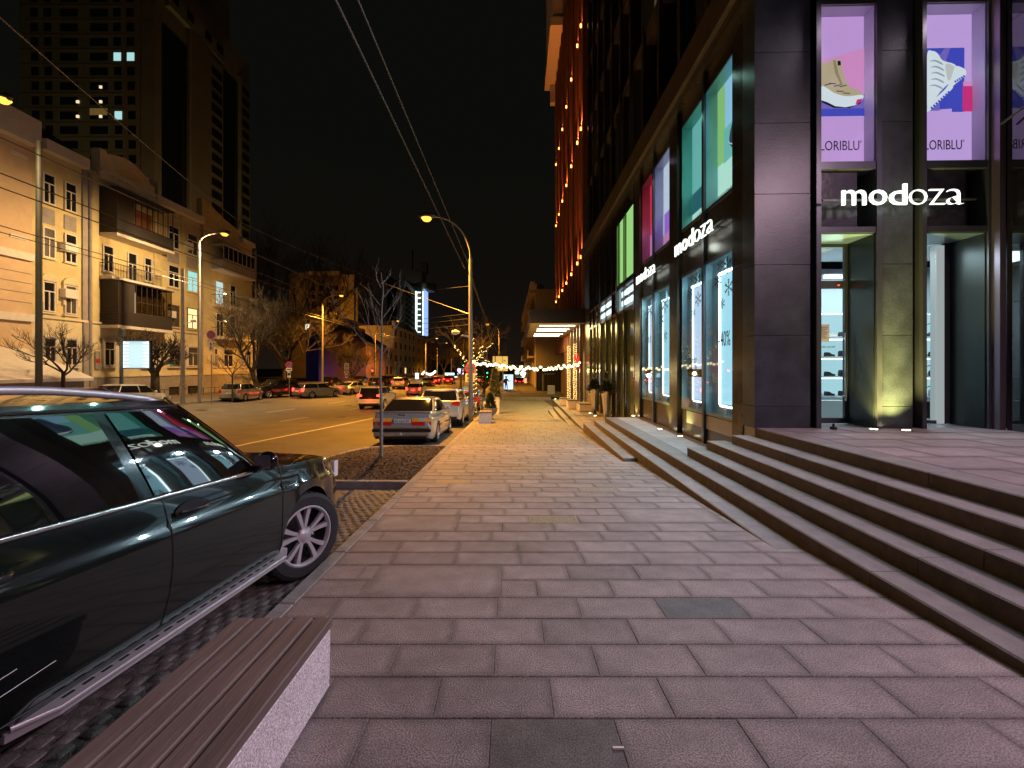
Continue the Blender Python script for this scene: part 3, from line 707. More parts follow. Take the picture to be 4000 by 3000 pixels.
t = fposter('backlit pink shoe poster with a tilted white chunky boot on blue', 6.885, Zp0+.02, PY, .985, Zp1-Zp0-.04, (0.60,0.38,0.78), .95)
pshape(t, 'blue_square', [(3590,210),(3733,210),(3732,440),(3590,448)], E_B, 1)
pshape(t, 'violet_square', [(3590,300),(3660,210),(3680,210),(3640,330),(3640,450),(3590,450)], E_B2, 2)
pshape(t, 'pink_shelf', [(3728,340),(3772,340),(3770,358),(3728,358)], E_P, 2)
pshape(t, 'deep_blue_block', [(3686,356),(3734,356),(3732,456),(3686,456)], E_B, 2)
pshape(t, 'red_block', [(3726,358),(3770,358),(3768,455),(3726,455)], E_R, 3)
pshape(t, 'boot_upper', [(3592,240),(3612,222),(3632,232),(3650,258),(3690,272),(3700,288),(3688,340),(3668,352),(3640,380),(3592,430)], E_W, 4, True)
for x_, y_ in ((3600,262),(3604,285),(3606,308),(3604,332),(3600,356)):
    pshape(t, 'quilted_fold', smoothp([(x_,y_),(x_+20,y_-6),(x_+44,y_+4),(x_+52,y_+14),(x_+42,y_+10),(x_+20,y_)],4), E_G, 5)
pshape(t, 'heel_panel', smoothp([(3662,272),(3694,284),(3690,318),(3672,336),(3664,310)],4), emi('print_cream',(0.66,0.66,0.62),.85), 5)
pshape(t, 'boot_sole', [(3697,284),(3722,288),(3736,300),(3733,320),(3690,356),(3682,372),(3600,452),(3592,440),(3600,424),(3660,368),(3680,330)], E_W, 6, True)
for k in range(5): pshape(t, 'sole_notch', [(3729-8*k,326+5*k),(3734-8*k,322+5*k),(3728-8*k,316+5*k),(3724-8*k,320+5*k)], E_B, 7)
for k in range(8): pshape(t, 'sole_notch', [(3672-9*k,388+8.4*k),(3678-9*k,383+8.4*k),(3671-9*k,376+8.4*k),(3666-9*k,381+8.4*k)], E_B, 7)
ftext(t, 'LORIBLU', 3575, 3713, 605, 568, E_K)
ftext(t, '°', 3716, 3722, 576, 568, E_K)
# spots added at each box head, throwing the posters' light onto pavement and steps
for i, (a0, a1) in enumerate(((5.12,6.045),(6.87,7.885))):
    flamp('display_light', 'SPOT', (a0+a1)/2, FW-.06, Zp1-.05, 480, (0.94,0.73,0.88), bld, aim=(-0.6,-1,-0.7), spot=150, blend=.7, radius=.07)
for a0, a1 in ((5.12,6.045),(6.87,7.885)):
    flamp('display_light', 'SPOT', a0+.25, FW+.05, 6.6, 10, (0.85,0.6,1.0), bld, aim=(1,.1,0), spot=150, blend=.9, radius=.1)  # added spot brightening the reveal inside each box
# unseen display windows added right of the picture to light the foreground
for i, (ya, yb) in enumerate(((3.6,5.2),(0.4,2.0),(-2.8,-1.2))):
    t = fthing('backlit_poster', ['backlit pink poster in the first window of the polished side wall', 'backlit pink poster in the second window of the polished side wall', 'backlit pink poster in the third window of the polished side wall'][i], 'poster', 8.2, (ya+yb)/2, 4.8, 'backlit shoe posters upstairs')
    fb(MB().box(8.2,8.22,ya+.05,yb-.05,4.85,7.25), 'panel', emi('poster_ground_0.60_0.38', (0.6,.38,.78), .95), t)
    fb(MB().box(8.03,8.2,ya,ya+.05,4.8,7.3).box(8.03,8.2,yb-.05,yb,4.8,7.3).box(8.03,8.2,ya+.05,yb-.05,4.8,4.85).box(8.03,8.2,ya+.05,yb-.05,7.25,7.3), 'box_frame', M_metal, t)
    if i: flamp('display_light', 'SPOT', 7.98, (ya+yb)/2, 7.2, 1100, (1.0,0.66,0.80), t, aim=(-1,-.1,-1.0), spot=165, blend=.7, radius=.07)  # strong pink spot added to light the foreground

# --- shop name signs ---
M_sign = emi('sign_white', (0.92,1.0,0.90), 1.8)
def sign(label, pos, W_, H_, vertical_face):
    """letters along local +x, standing in xz, facing -y"""
    t = thing('shop_sign', label, 'sign', pos, -TH + (0 if vertical_face == 'front' else -pi/2), 'illuminated shop name signs')
    ws = [1.45, 1.05, 1.05, 1.05, .92, 1.0]; tot = sum(ws); x = 0
    for i, (ch, w_) in enumerate(zip('modoza', ws)):
        w = w_/tot*W_; h = H_*(1.0 if ch == 'd' else 0.72)
        o = put_text(ch, w*.88, h, M_sign, t, (x,0,0), depth=.03, bold=(.0 if i < 3 else -.026), name='letter')
        x += w
    MBr = MB().box(-.25, W_+.25, .06, .09, H_*.30, H_*.38)
    MBr.build('mounting_rail', M_metal, t)
    for q in (.1, .5, .9): MB().box(W_*q-.01, W_*q+.01, .09, .30, H_*.3, H_*.36).build('bracket', M_metal, t)
    return t
x_, y_ = pa(3262, FW-.2)*cos(TH)+(FW-.2)*sin(TH), -pa(3262, FW-.2)*sin(TH)+(FW-.2)*cos(TH)
sign('white illuminated modoza sign across the front wall between posters and doors', (x_, y_, 4.31), 2.0, .345, 'front')
def side_pos(a, y, z): return (a*cos(TH)+y*sin(TH), -a*sin(TH)+y*cos(TH), z)
sign('large white illuminated modoza sign on the side wall, nearest the corner', side_pos(FA-.16, 10.55, 4.36), 2.1, .36, 'side')
sign('smaller looking illuminated modoza sign further along the side wall', side_pos(FA-.16, 14.0, 4.34), 1.95, .34, 'side')
flamp('sign_spill', 'POINT', FA-.25, 9.5, 4.3, 3, (0.9,1,0.9), bld, radius=.1)

# --- side wall: bays ---
def side_panels(y0, y1, z0, z1, a=FA, m=M_brz, dz=1.9, name='wall_panel', th=.5):
    z = z0
    while z < z1-.02:
        zz = min(z1, z+dz)
        fb(MB().bevbox(a, a+th, y0+.003, y1-.003, z, zz-.006, .003), name, m, bld); z = zz
YB = [(7.97,9.27),(9.37,10.62),(11.44,12.72),(12.83,14.02)]
side_panels(FW+.76, 7.72, -.3, 9.0, FA, M_brz)
fb(MB().box(FA+.08, FA+.3, 7.72, 7.97, -.3, 9), 'shadow_gap', M_black, bld)
for y0_, y1_ in ((10.62,10.76),(14.02,14.1)): fb(MB().box(FA+.1, FA+.3, y0_, y1_, -.3, 9), 'shadow_gap', M_black, bld)
side_panels(10.78, 11.34, -.05, 9.0, FA-.04, M_brz, 1.55, 'gold_lit_pier_panel')
fb(MB().box(FA+.1, FA+.3, 11.34, 11.44, -.3, 9), 'shadow_gap', M_black, bld)
side_panels(14.12, 14.75, -.05, 9.0, FA-.04, M_brz, 1.55, 'gold_lit_pier_panel')
fb(MB().bevbox(FA-.03,FA+.3,9.27,9.37,-.3,9,.003), 'mullion', M_metal, bld)
fb(MB().bevbox(FA-.03,FA+.3,12.72,12.83,-.3,9,.003), 'mullion', M_metal, bld)
G1, G2 = .66, 3.86; U1, U2 = 5.05, 7.58
E_teal = emi('print_teal', (0.20,0.62,0.56), .9); E_mint = emi('print_mint', (0.55,0.92,0.76), 1.0); E_sky = emi('print_sky', (0.35,0.70,0.95), .95)
E_green = emi('print_green', (0.36,0.74,0.24), .85); E_dteal = emi('print_dark_teal', (0.05,0.28,0.34), .5); E_pale = emi('print_pale', (0.72,0.85,1.0), 1.0)
E_red = emi('print_scarlet', (0.85,0.06,0.12), .9); E_vio = emi('print_violet', (0.45,0.2,0.85), .9); E_white = emi('print_bright_white', (0.9,0.95,1.0), 1.3)
def rev(name, col, m=0.4): return mat(name, col, 0.3, metal=m, var=.06)
R_up = [rev('reveal_blue_teal',(0.30,0.52,0.55)), rev('reveal_green_teal',(0.22,0.50,0.44)), rev('reveal_lilac',(0.42,0.40,0.55)), rev('reveal_crimson',(0.45,0.18,0.24))]
SB = 'side wall window display of the shop'
up_lab = ['backlit teal and green trainer poster nearest the corner pier', 'backlit teal poster left of the trainer poster', 'backlit violet and white poster above the second sign', 'backlit red poster left of the violet one']
for i, (y0_, y1_) in enumerate(YB):
    D = .27
    # lower window
    fb(MB().bevbox(FA+.03, FA+.3, y0_, y1_, -.1, G1-.05, .003), 'plinth_panel', M_brz, bld)
    fb(MB().box(FA+.01,FA+.5,y0_,y1_,G1-.05,G1), 'sill', M_teal, bld)
    fb(MB().box(FA+.02,FA+.75,y1_-.015,y1_-.001,G1,G2).box(FA+.02,FA+.3,y0_+.001,y0_+.015,G1,G2).box(FA+.02,FA+.75,y0_+.015,y1_-.015,G2-.015,G2-.001).box(FA+.75,FA+.77,y0_,y1_,G1,G2), 'reveal', M_teal, bld)
    fb(MB().box(FA+.16,FA+.20,y1_-.55,y1_-.015,G1,G2), 'inner_jamb', mat('pale_teal_jamb',(0.32,0.42,0.43),.3,metal=.3), bld)
    fb(MB().box(FA+.003,FA+.012,y0_+.01,y1_-.01,G1,G2-.002), 'pane', M_glass, bld)
    tb = fthing('window_display', ['pale blue backlit banner with snowflakes in the window nearest the corner', 'backlit banner with a dark shelf block in the window left of the corner window', 'narrow backlit banner in the third side wall window', 'narrow backlit banner in the fourth side wall window'][i], 'window display', FA+.3, (y0_+y1_)/2, G1, SB)
    fb(MB().box(FA+.13,FA+.15,y0_+.03,y1_-.45,G1+.22,G2-.35), 'banner', emi('banner_blue_%d' % (i%2), [(0.38,0.78,0.92),(0.55,0.72,0.95)][i%2], 1.15), tb)
    tube = M_led if i else emi('banner_tube', (0.8,0.95,1.0), 5)
    fb(MB().box(FA+.10,FA+.125,y1_-.46,y1_-.42,G1+.2,G2-.32), 'light_tube', tube, tb)
    fb(MB().box(FA+.10,FA+.125,y0_+.03,y1_-.47,G1+.16,G1+.2), 'light_tube', tube, tb)
    fb(MB().box(FA+.08,FA+.12,y0_+.03,y1_-.40,G2-.34,G2-.29), 'light_tube', tube, tb)
    if i in (1, 3): fb(MB().box(FA+.05,FA+.12,y0_+.1,y1_-.3,G1+.75,G1+.93), 'dark_block', M_ink, tb)
    flamp('display_light', 'SPOT', FA-.06, (y0_+y1_)/2, 3.75, 190, (0.60,0.86,1.0), tb, aim=(-1,0,-.9), spot=165, blend=.7, radius=.06)  # added spots: carry the display's light to the landing and reveals
    flamp('display_light', 'SPOT', FA+.10, y0_+.2, 3.6, 90, (0.6,0.9,1.0), tb, aim=(.12,1,-.9), spot=150, blend=.9, radius=.1)
    flamp('display_light', 'SPOT', FA+.10, y0_+.2, 0.9, 30, (0.6,0.9,1.0), tb, aim=(.12,1,.7), spot=130, blend=.9, radius=.1)
    # price and snowflakes on the pane
    if i < 2:
        o = put_text(['-40%','-50%'][i], .46, .30, M_ink, None, depth=.003, name='price_lettering'); o.location = side_pos(FA+.022, y1_-[.60,.42][i], [2.05,1.55][i]); o.rotation_euler = (0,0,-TH-pi/2); attach(o, tb, True)
    def flake(yc, zc, r):
        mb = MB()
        for k in range(6):
            t_ = pi/6+k*pi/3
            def seg(p, q, w=.006):
                d = Vector((q[0]-p[0], q[1]-p[1])).normalized()*w; n_ = (-d.y, d.x)
                mb.add([(FA+.02,p[0]-n_[0],p[1]-n_[1]),(FA+.02,q[0]-n_[0],q[1]-n_[1]),(FA+.02,q[0]+n_[0],q[1]+n_[1]),(FA+.02,p[0]+n_[0],p[1]+n_[1])],[(0,1,2,3)])
            c_, s_ = cos(t_), sin(t_)
            seg((yc,zc),(yc+r*c_,zc+r*s_),.011*r/.25+.003)
            for u in (.5,.8):
                for sg in (-1,1):
                    a2 = t_+sg*pi/4; seg((yc+r*u*c_,zc+r*u*s_),(yc+r*u*c_+r*.28*cos(a2),zc+r*u*s_+r*.28*sin(a2)),.009*r/.25+.003)
        return fb(mb, 'snowflake', M_ink, tb)
    for yc, zc, r in ((y0_+.35,3.62,.17),(y0_+.75,3.40,.15),(y0_+.3,3.18,.16),(y0_+.55,2.9,.10),(y0_+.65,3.68,.12)) if i < 2 else ((y0_+.4,3.4,.25),(y0_+.7,3.0,.2),(y0_+.4,2.5,.16)): flake(yc, zc, r)
    # upper window
    fb(MB().box(FA+.01,FA+.3,y0_,y1_,U1-.06,U1), 'sill', M_metal, bld)
    fb(MB().bevbox(FA+.03, FA+.3, y0_, y1_, G2+.06, U1-.06, .003), 'spandrel_panel', M_brz, bld)
    fb(MB().box(FA+.0,FA+.3,y0_,y1_,G2,G2+.06), 'header_bar', M_metal, bld)
    fb(MB().bevbox(FA+.03, FA+.3, y0_, y1_, U2+.02, 8.2, .003), 'spandrel_panel', M_brz, bld)
    fb(MB().box(FA+.02,FA+D,y1_-.015,y1_-.001,U1,U2).box(FA+.02,FA+D,y0_+.001,y0_+.015,U1,U2).box(FA+.02,FA+D,y0_+.015,y1_-.015,U2-.015,U2+.02), 'reveal', R_up[i], bld)
    fb(MB().box(FA+.003,FA+.012,y0_+.01,y1_-.01,U1,U2-.002), 'pane', M_glass, bld)
    t = fthing('backlit_poster', up_lab[i], 'poster', FA+D, (y0_+y1_)/2, U1, 'backlit posters on the side wall')
    XP = FA+D
    def rect(nm, ya, yb, z0, z1, m, k=1): fb(MB().box(XP-.003*k-.003, XP-.003*k, ya, yb, z0, z1), nm, m, t)
    fb(MB().box(XP, XP+.02, y0_+.015, y1_-.015, U1, U2-.02), 'panel', [E_mint, E_teal, E_pale, E_red][i], t)
    if i == 0:
        rect('green_stripe', y1_-.35, y1_-.03, U1+.9, U2-.04, E_green); rect('sky_field', y0_+.03, y1_-.35, U1+1.3, U2-.04, E_sky); rect('teal_block', y0_+.1, y1_-.3, U1+.85, U1+1.55, E_teal, 2)
        q = smoothp([(-.15,1.0),(.12,.95),(.45,1.0),(.62,1.15),(.6,1.35),(.45,1.55),(.3,1.9),(.12,1.85),(-.15,1.5)])
        fb(MB().prism(q, lambda u,v:(XP-.012,y0_+.25+u*.8,U1+v), lambda u,v:(XP-.015,y0_+.25+u*.8,U1+v)), 'trainer', emi('print_dark_slate',(0.06,0.08,0.16),.5), t)
        q = smoothp([(-.1,1.02),(.3,1.0),(.58,1.12),(.64,1.2),(.5,1.1),(.1,1.08)])
        fb(MB().prism(q, lambda u,v:(XP-.016,y0_+.25+u*.8,U1+v), lambda u,v:(XP-.019,y0_+.25+u*.8,U1+v)), 'trainer_sole', E_W, t)
        txt, w_, oy = 'BIKKEMBERGS', 1.05, y1_-.06
    elif i == 1:
        rect('mint_edge', y0_+.03, y0_+.25, U1, U2-.04, E_pale); rect('pale_base', y0_+.03, y1_-.03, U1+.03, U1+.35, E_mint); rect('dark_teal_block', y0_+.2, y1_-.03, U1+.35, U1+.85, E_dteal, 2)
        txt, w_, oy = 'LORIBLU', .7, y1_-.35
    elif i == 2:
        rect('violet_block', y0_+.1, y1_-.1, U1+.5, U1+1.1, E_vio); rect('pink_base', y0_+.03, y1_-.03, U1+.02, U1+.5, E_P); rect('dark_boot', y0_+.1, y0_+.4, U1+.9, U1+1.7, E_K, 2)
        txt, w_, oy = 'LORIBLU', .7, y1_-.3
    else:
        rect('pink_base', y0_+.03, y1_-.03, U1+.02, U1+.9, E_P); rect('violet_shoe', y0_+.1, y1_-.2, U1+.8, U1+1.1, E_vio, 2); rect('white_shoe', y0_+.15, y1_-.4, U1+1.1, U1+1.3, E_W, 2)
        txt, w_, oy = 'LORIBLU', .7, y1_-.3
    o = put_text(txt, w_, .13, E_K, None, depth=.003, name='lettering'); o.location = side_pos(XP-.014, oy, U1+.12); o.rotation_euler = (0,0,-TH-pi/2); attach(o, t, True)
    flamp('display_light', 'SPOT', FA-.05, (y0_+y1_)/2, 7.5, [70,60,50,50][i], [(0.5,1.0,0.85),(0.4,1.0,0.85),(0.75,0.6,1.0),(1.0,0.35,0.5)][i], t, aim=(-1,0,-.8), spot=165, blend=.7, radius=.06)  # added spots: spread the poster's colour outward and along the reveal
    flamp('display_light', 'SPOT', FA+.06, y0_+.15, 6.3, 14, [(0.5,1.0,0.95),(0.4,1.0,0.85),(0.7,0.65,1.0),(1.0,0.4,0.6)][i], t, aim=(.1,1,0), spot=150, blend=.9, radius=.1)
# bays 3-5: door bays with dark teal glass between polished posts, lit sign band above
M_tglass = mat('teal_dark_glass', (0.045,0.075,0.085), 0.1, spec=0.8, var=.3, scale=.6)
posts = [14.80, 16.25, 17.35, 18.35, 19.65, 20.95, 21.95, 23.0, 24.2]
for i, y in enumerate(posts):
    w = .07 if i not in (2, 5) else .30
    fb(MB().bevbox(FA-.05, FA+.3, y, y+w, -.72, 12, .01), 'polished_post', mat('polished_post_metal', (0.30,0.27,0.22), .16, metal=.95), bld)
for i in range(len(posts)-1):
    y0_, y1_ = posts[i]+(.07 if i not in (2,5) else .30), posts[i+1]
    fb(MB().box(FA+.08, FA+.12, y0_, y1_, -.72, 3.78), 'pane', M_tglass, bld)
    fb(MB().box(FA-.01, FA+.3, y0_, y1_, 3.78, 3.88), 'transom', M_fin, bld)
    fb(MB().box(FA+.08, FA+.12, y0_, y1_, 4.84, 8.2), 'pane', M_dglass, bld)
    fb(MB().box(FA-.01, FA+.3, y0_, y1_, 4.76, 4.84), 'transom', M_fin, bld)
    if i >= 5: fb(MB().box(FA+.02, FA+.3, y0_, y1_, 3.88, 4.76), 'spandrel_panel', M_brz, bld)
for i, (y0_, y1_) in enumerate(((14.9,17.3),(18.4,21.9))):
    t = fthing('illuminated_sign_band', ['blue white illuminated sign band with bold letters above the nearest doors', 'blue white illuminated sign band above the doors beyond the thick post'][i], 'sign', FA+.05, (y0_+y1_)/2, 3.88)
    fb(MB().box(FA+.04, FA+.08, y0_, y1_, 3.9, 4.75), 'panel', emi('band_ground', (0.42,0.66,0.75), .55), t)
    nrow = 2
    for r in range(2):
        for k in range(int((y1_-y0_)/.62)):
            yy = y0_+.1+k*.62
            fb(MB().box(FA-.01,FA+.03,yy,yy+.46,4.02+.36*r,4.20+.36*r), 'light_bar', emi('band_glow', (0.65,0.92,1.0), 2.2), t)
            fb(MB().box(FA-.03,FA-.012,yy+.02,yy+.5,4.22+.36*r,4.31+.36*r), 'raised_letters', mat('brass_letters', (0.35,0.24,0.12), .3, metal=.8), t)
# green window over bay 3
fb(MB().box(FA+.02,FA+.26,17.28,17.33,5.05,7.5).box(FA+.02,FA+.26,16.2,16.25,5.05,7.5), 'reveal', rev('reveal_green',(0.25,0.5,0.2)), bld)
for i, (y0_, y1_) in enumerate(((14.9,16.2),(16.33,17.25))):
    t = fthing('backlit_poster', ['narrow backlit bright green poster nearest the thick post', 'narrow backlit green poster furthest along the side wall'][i], 'poster', FA+.06, (y0_+y1_)/2, 5.05, 'backlit posters on the side wall')
    fb(MB().box(FA+.055,FA+.075,y0_+.35,y1_,5.05,7.5), 'panel', E_green, t); fb(MB().box(FA+.05,FA+.07,y0_,y0_+.3,5.05,7.5), 'white_edge', emi('print_lime',(0.6,0.95,0.5),1.0), t)
    flamp('display_light', 'SPOT', FA-.06, (y0_+y1_)/2, 7.4, 25, (0.5,1,.4), t, aim=(-1,0,-.6), spot=165, blend=.7, radius=.06)  # added spot carrying the green glow outward
fb(MB().tube([(FA-.12,15.6,.3),(FA-.12,15.6,1.75)],.02,8), 'pull_handle', M_chrome, bld)
side_panels(24.3, 26.15, -.8, 12, FA-.02, M_brz)
# long ledge and the dark storeys above
fb(MB().bevbox(FA-.22, FA+.3, FW-.2, 26.2, 8.25, 8.95, .05), 'ledge', M_cornice, bld)
fb(MB().bevbox(FA-.12, FA+.3, FW-.1, 26.2, 8.05, 8.25, .01), 'ledge', M_brz, bld)
fb(MB().bevbox(FA+.3, 12, FW-.2, FW+.5, 9.4, 9.8, .03), 'ledge', M_cornice, bld)
y = FW+.3; k = 0
fin_me = MB().bevbox(FA+.05, FA+.55, 0, .22, 0, 21.0, .01).mesh('pilaster', M_brz)
pane_me = MB().box(FA+.40, FA+.45, .24, 1.55, 0, 3.1).mesh('pane', M_dglass)
pane2_me = MB().box(FA+.40, FA+.45, .24, 1.55, 0, 3.1).mesh('pane', mat('faintly_lit_pane', (0.05,0.04,0.03), .2, emit=(0.55,0.42,0.2), es=.10))  # faint glow painted in for reflections on some upper panes
band_me = MB().bevbox(FA+.15, FA+.55, .22, 1.58, 0, .55, .01).mesh('spandrel_panel', M_cornice)
while y < 26:
    o = inst(fin_me, 'pilaster', None, (y*sin(TH), y*cos(TH), 9.0), (0,0,-TH)); attach(o, bld, True)
    for f in range(6):
        z = 9.1+3.7*f
        o = inst(pane2_me if (k, f) in ((4,0),(5,0),(7,0),(3,1),(9,1)) else pane_me, 'pane', None, (y*sin(TH), y*cos(TH), z), (0,0,-TH)); attach(o, bld, True)
        o = inst(band_me, 'spandrel_panel', None, (y*sin(TH), y*cos(TH), z+3.12), (0,0,-TH)); attach(o, bld, True)
    y += 1.6; k += 1
# buried ground lights
def ground_light(x, y, z, label, power, aim, col=(1,0.86,0.25)):
    t = thing('ground_uplight', label, 'lamp', (x, y, z), 0, 'round uplights set in the paving')
    MB().lathe([(.075,.0),(.085,.004),(.075,.012),(.055,.012),(.055,.0)], 20).build('steel_ring', M_chrome, t, smooth=40)
    MB().lathe([(0,.003),(.054,.003),(.054,.009),(0,.010)], 20).build('lens', emi('uplight_lens', (1,0.93,0.5), 25), t)
    if power > 150:
        l2 = lamp('uplight_beam', 'SPOT', (0,0,.03), power*3, col, t, spot=42, blend=.9, radius=.04); l2.rotation_euler = Vector((aim[0],aim[1]*.5,1)).to_track_quat('-Z','Y').to_euler()
    l = lamp('uplight_beam', 'SPOT', (0,0,.03), power, col, t, spot=110, blend=.9, radius=.04)
    l.rotation_euler = Vector(aim).to_track_quat('-Z','Y').to_euler()
x_, y_ = fl(6.10, FW-.30); ground_light(px2x(3413, 7.02), 7.02, .594, 'small yellow uplight at the left foot of the rough stone pier', 200, (.05,.10,1))
ground_light(px2x(3540, 6.90), 6.90, .594, 'bright yellow uplight at the right foot of the rough stone pier', 420, (-.05,.10,1))
x_, y_ = fl(3.93, 11.15); ground_light(px2x(2578, 11.3), 11.3, -.03, 'bright round uplight at the foot of the gold lit pier on the landing', 150, (.22,-.0,1))
ground_light(px2x(2677, 10.1)-.12, 10.1, -.024, 'yellow uplight against the plinth panel nearest the steps', 40, (.25,.1,1))
x_, y_ = fl(3.93,14.45); ground_light(x_-.05, 14.4, -.03, 'uplight at the foot of the second gold lit pier', 110, (.15,.0,1))
for i, (px, y) in enumerate(((2282,22.0),(2305,21.0),(2325,19.9),(2170,30.5))):
    ground_light(px2x(px,y), y, -.655, ['uplight beside the far tall planter', 'uplight between the two tall planters', 'uplight beside the nearer tall planter', 'uplight at the end of the lower landing'][i], 12, (.1,0,1))
# ================= CANOPY, BRICK TOWER, STREET FURNITURE ON THE RIGHT =================
bt = fthing('brick_tower', 'tall orange brick tower with rows of glowing uplights beyond the dark office', 'building', FA, 26.3, -.66)
fb(MB().box(FA+.25, 24, 26.3, 47.0, 3.0, 46), 'wall', M_brick, bt)
fb(MB().box(FA+.6, 24, 26.3, 47.0, -2, 3.0), 'lower_wall', M_towerb, bt)
fb(MB().box(FA-1.2, 24, 38.8, 48.0, 33.0, 33.8).box(FA-1.0, 24, 39, 47.8, 33.8, 46).box(FA-.6, 24, 46.9, 47.6, 31, 33), 'cornice', M_white, bt)
pil = MB().box(FA-.1, FA+.25, 0, .75, 3.0, 33).mesh('brick_pilaster', M_brick)
lam = MB().lathe([(0,0),(.055,0),(.055,.2),(0,.2)], 8).mesh('uplight_lens', emi('orange_uplight_lens', (1,0.30,0.06), 7))
glow = emi('lit_niche', (1,0.30,0.06), 2.4)
k = 0; y = 26.4
slot = MB().box(FA+.05, FA+.249, 0, .62, 0, 5.2).mesh('window_slot', M_dglass)
while y < 46.5:
    o = inst(pil, 'brick_pilaster', None, (y*sin(TH), y*cos(TH), 0), (0,0,-TH)); attach(o, bt, True)
    for z in (4.0, 10.4, 17.8, 24.6):
        o = inst(slot, 'window_slot', None, ((y+.8)*sin(TH), (y+.8)*cos(TH), z), (0,0,-TH)); attach(o, bt, True)
    y += 1.66; k += 1
for i, yc in enumerate((25.9+.75, 28.7, 32.0, 35.5, 39.0, 42.5, 45.4)):
    yc = 26.4+1.66*round((yc-26.775)/1.66)+.375
    for j, z in enumerate((8.5, 16.6, 23.1)):
        o = inst(lam, 'uplight_lens', None, (0,0,0), (0,0,-TH)); o.location = side_pos(FA-.16, yc, z); attach(o, bt, True)
        flamp('uplight_beam', 'SPOT', FA-.17, yc, z+.24, (700,650,110)[j], (1,0.25,0.04), bt, aim=(.03,0,1), spot=70, blend=.8, radius=.03)
# entrance canopy with tube lights
cp = fthing('entrance_canopy', 'flat dark entrance canopy with glowing tubes beneath, over the pavement', 'canopy', 2.3, 32, 4.35)
fb(MB().bevbox(.64, FA+.3, 26.2, 26.28, 4.38, 5.23, .01), 'fascia', mat('slate_fascia', (0.035,0.035,0.045), .5, var=.1), cp)
fb(MB().box(.70, FA+.25, 26.28, 38.7, 4.36, 4.42), 'soffit', mat('cream_soffit', (0.62,0.50,0.26), .5, var=.08), cp)
fb(MB().box(.64, FA+.3, 26.28, 38.7, 4.42, 5.15), 'roof_slab', M_metal, cp)
fb(MB().bevbox(.6, .64, 26.2, 38.7, 4.36, 5.1, .004), 'edge_board', M_cornice, cp)
for i, (y, a0, a1) in enumerate(((27.6,1.3,3.6),(30.0,1.25,3.5),(31.3,1.25,3.45),(34.4,1.2,3.5),(36.3,1.2,3.4))):
    fb(MB().box(a0, a1, y, y+.12, 4.325, 4.357), 'light_tube', emi('canopy_tube', (1,1,0.75), 9), cp)
flamp('canopy_light', 'AREA', 2.2, 30, 4.30, 430, (1,0.73,0.23), cp, size=2.2, size_y=6)
flamp('canopy_light', 'AREA', 2.2, 35.5, 4.30, 290, (1,0.73,0.23), cp, size=2.2, size_y=4)
# porch posts, one red ribbon ornament, wall with opening
pw = fthing('porch_posts', 'pale entrance posts under the canopy beside the glowing columns', 'posts', FA-.1, 28, -.66)
for y in (26.6, 28.0, 29.6, 31.3): fb(MB().bevbox(FA-.25, FA-.05, y, y+.22, -.66, 4.36, .01), 'post', M_fin, pw)
fb(MB().box(FA, FA+.3, 33.0, 38.5, -1.3, 4.36), 'orange_side_panel', M_brick, pw)
rib = fthing('ribbon_ornament', 'red ribbon bow hanging on the pale post at the garland end', 'ornament', FA-.35, 26.5, 1.9)
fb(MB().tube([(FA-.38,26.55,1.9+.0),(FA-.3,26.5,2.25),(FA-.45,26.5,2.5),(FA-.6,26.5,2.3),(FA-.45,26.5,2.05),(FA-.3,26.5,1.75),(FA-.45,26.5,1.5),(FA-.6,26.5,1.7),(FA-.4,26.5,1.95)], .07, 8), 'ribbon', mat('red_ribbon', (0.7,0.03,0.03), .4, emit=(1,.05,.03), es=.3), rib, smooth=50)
# lights wound round two columns
bulb_me = bpy.data.meshes.new('bulb')
bm = bmesh.new(); bmesh.ops.create_icosphere(bm, subdivisions=1, radius=.028); bm.to_mesh(bm and bulb_me); bm.free(); bulb_me.materials.append(emi('warm_bulb', (1,0.66,0.20), 4))
M_bulb = bulb_me.materials[0]
def bulbs_at(mb, p, r=.026):
    x, y, z = p; mb.add([(x-r,y,z),(x,y-r,z),(x+r,y,z),(x,y+r,z),(x,y,z-r),(x,y,z+r)], [(0,1,5),(1,2,5),(2,3,5),(3,0,5),(1,0,4),(2,1,4),(3,2,4),(0,3,4)])
for i, (yy, lab) in enumerate(((30.4,'left of the two light wrapped columns under the canopy'),(27.0,'right of the two light wrapped columns under the canopy'))):
    t = fthing('light_wrapped_column', lab, 'column', FA-.5, yy, -.66, 'columns wound with fairy lights')
    fb(MB().lathe([(.08,0),(.08,3.9),(0,3.9)], 12, (FA-.5,yy,-.66)), 'column', M_towerb, t)
    mb = MB()
    for k in range(230):
        a = k*0.85; z = -.6 + k/230*3.75; bulbs_at(mb, (FA-.5+.10*cos(a)+rng.uniform(-.02,.02), yy+.10*sin(a), z+rng.uniform(-.03,.03)), .024)
    fb(mb, 'fairy_lights', M_bulb, t, kind='stuff')
    flamp('column_glow', 'POINT', FA-.85, yy-.1, 1.4, 22, (1,.75,.3), t, radius=.1)
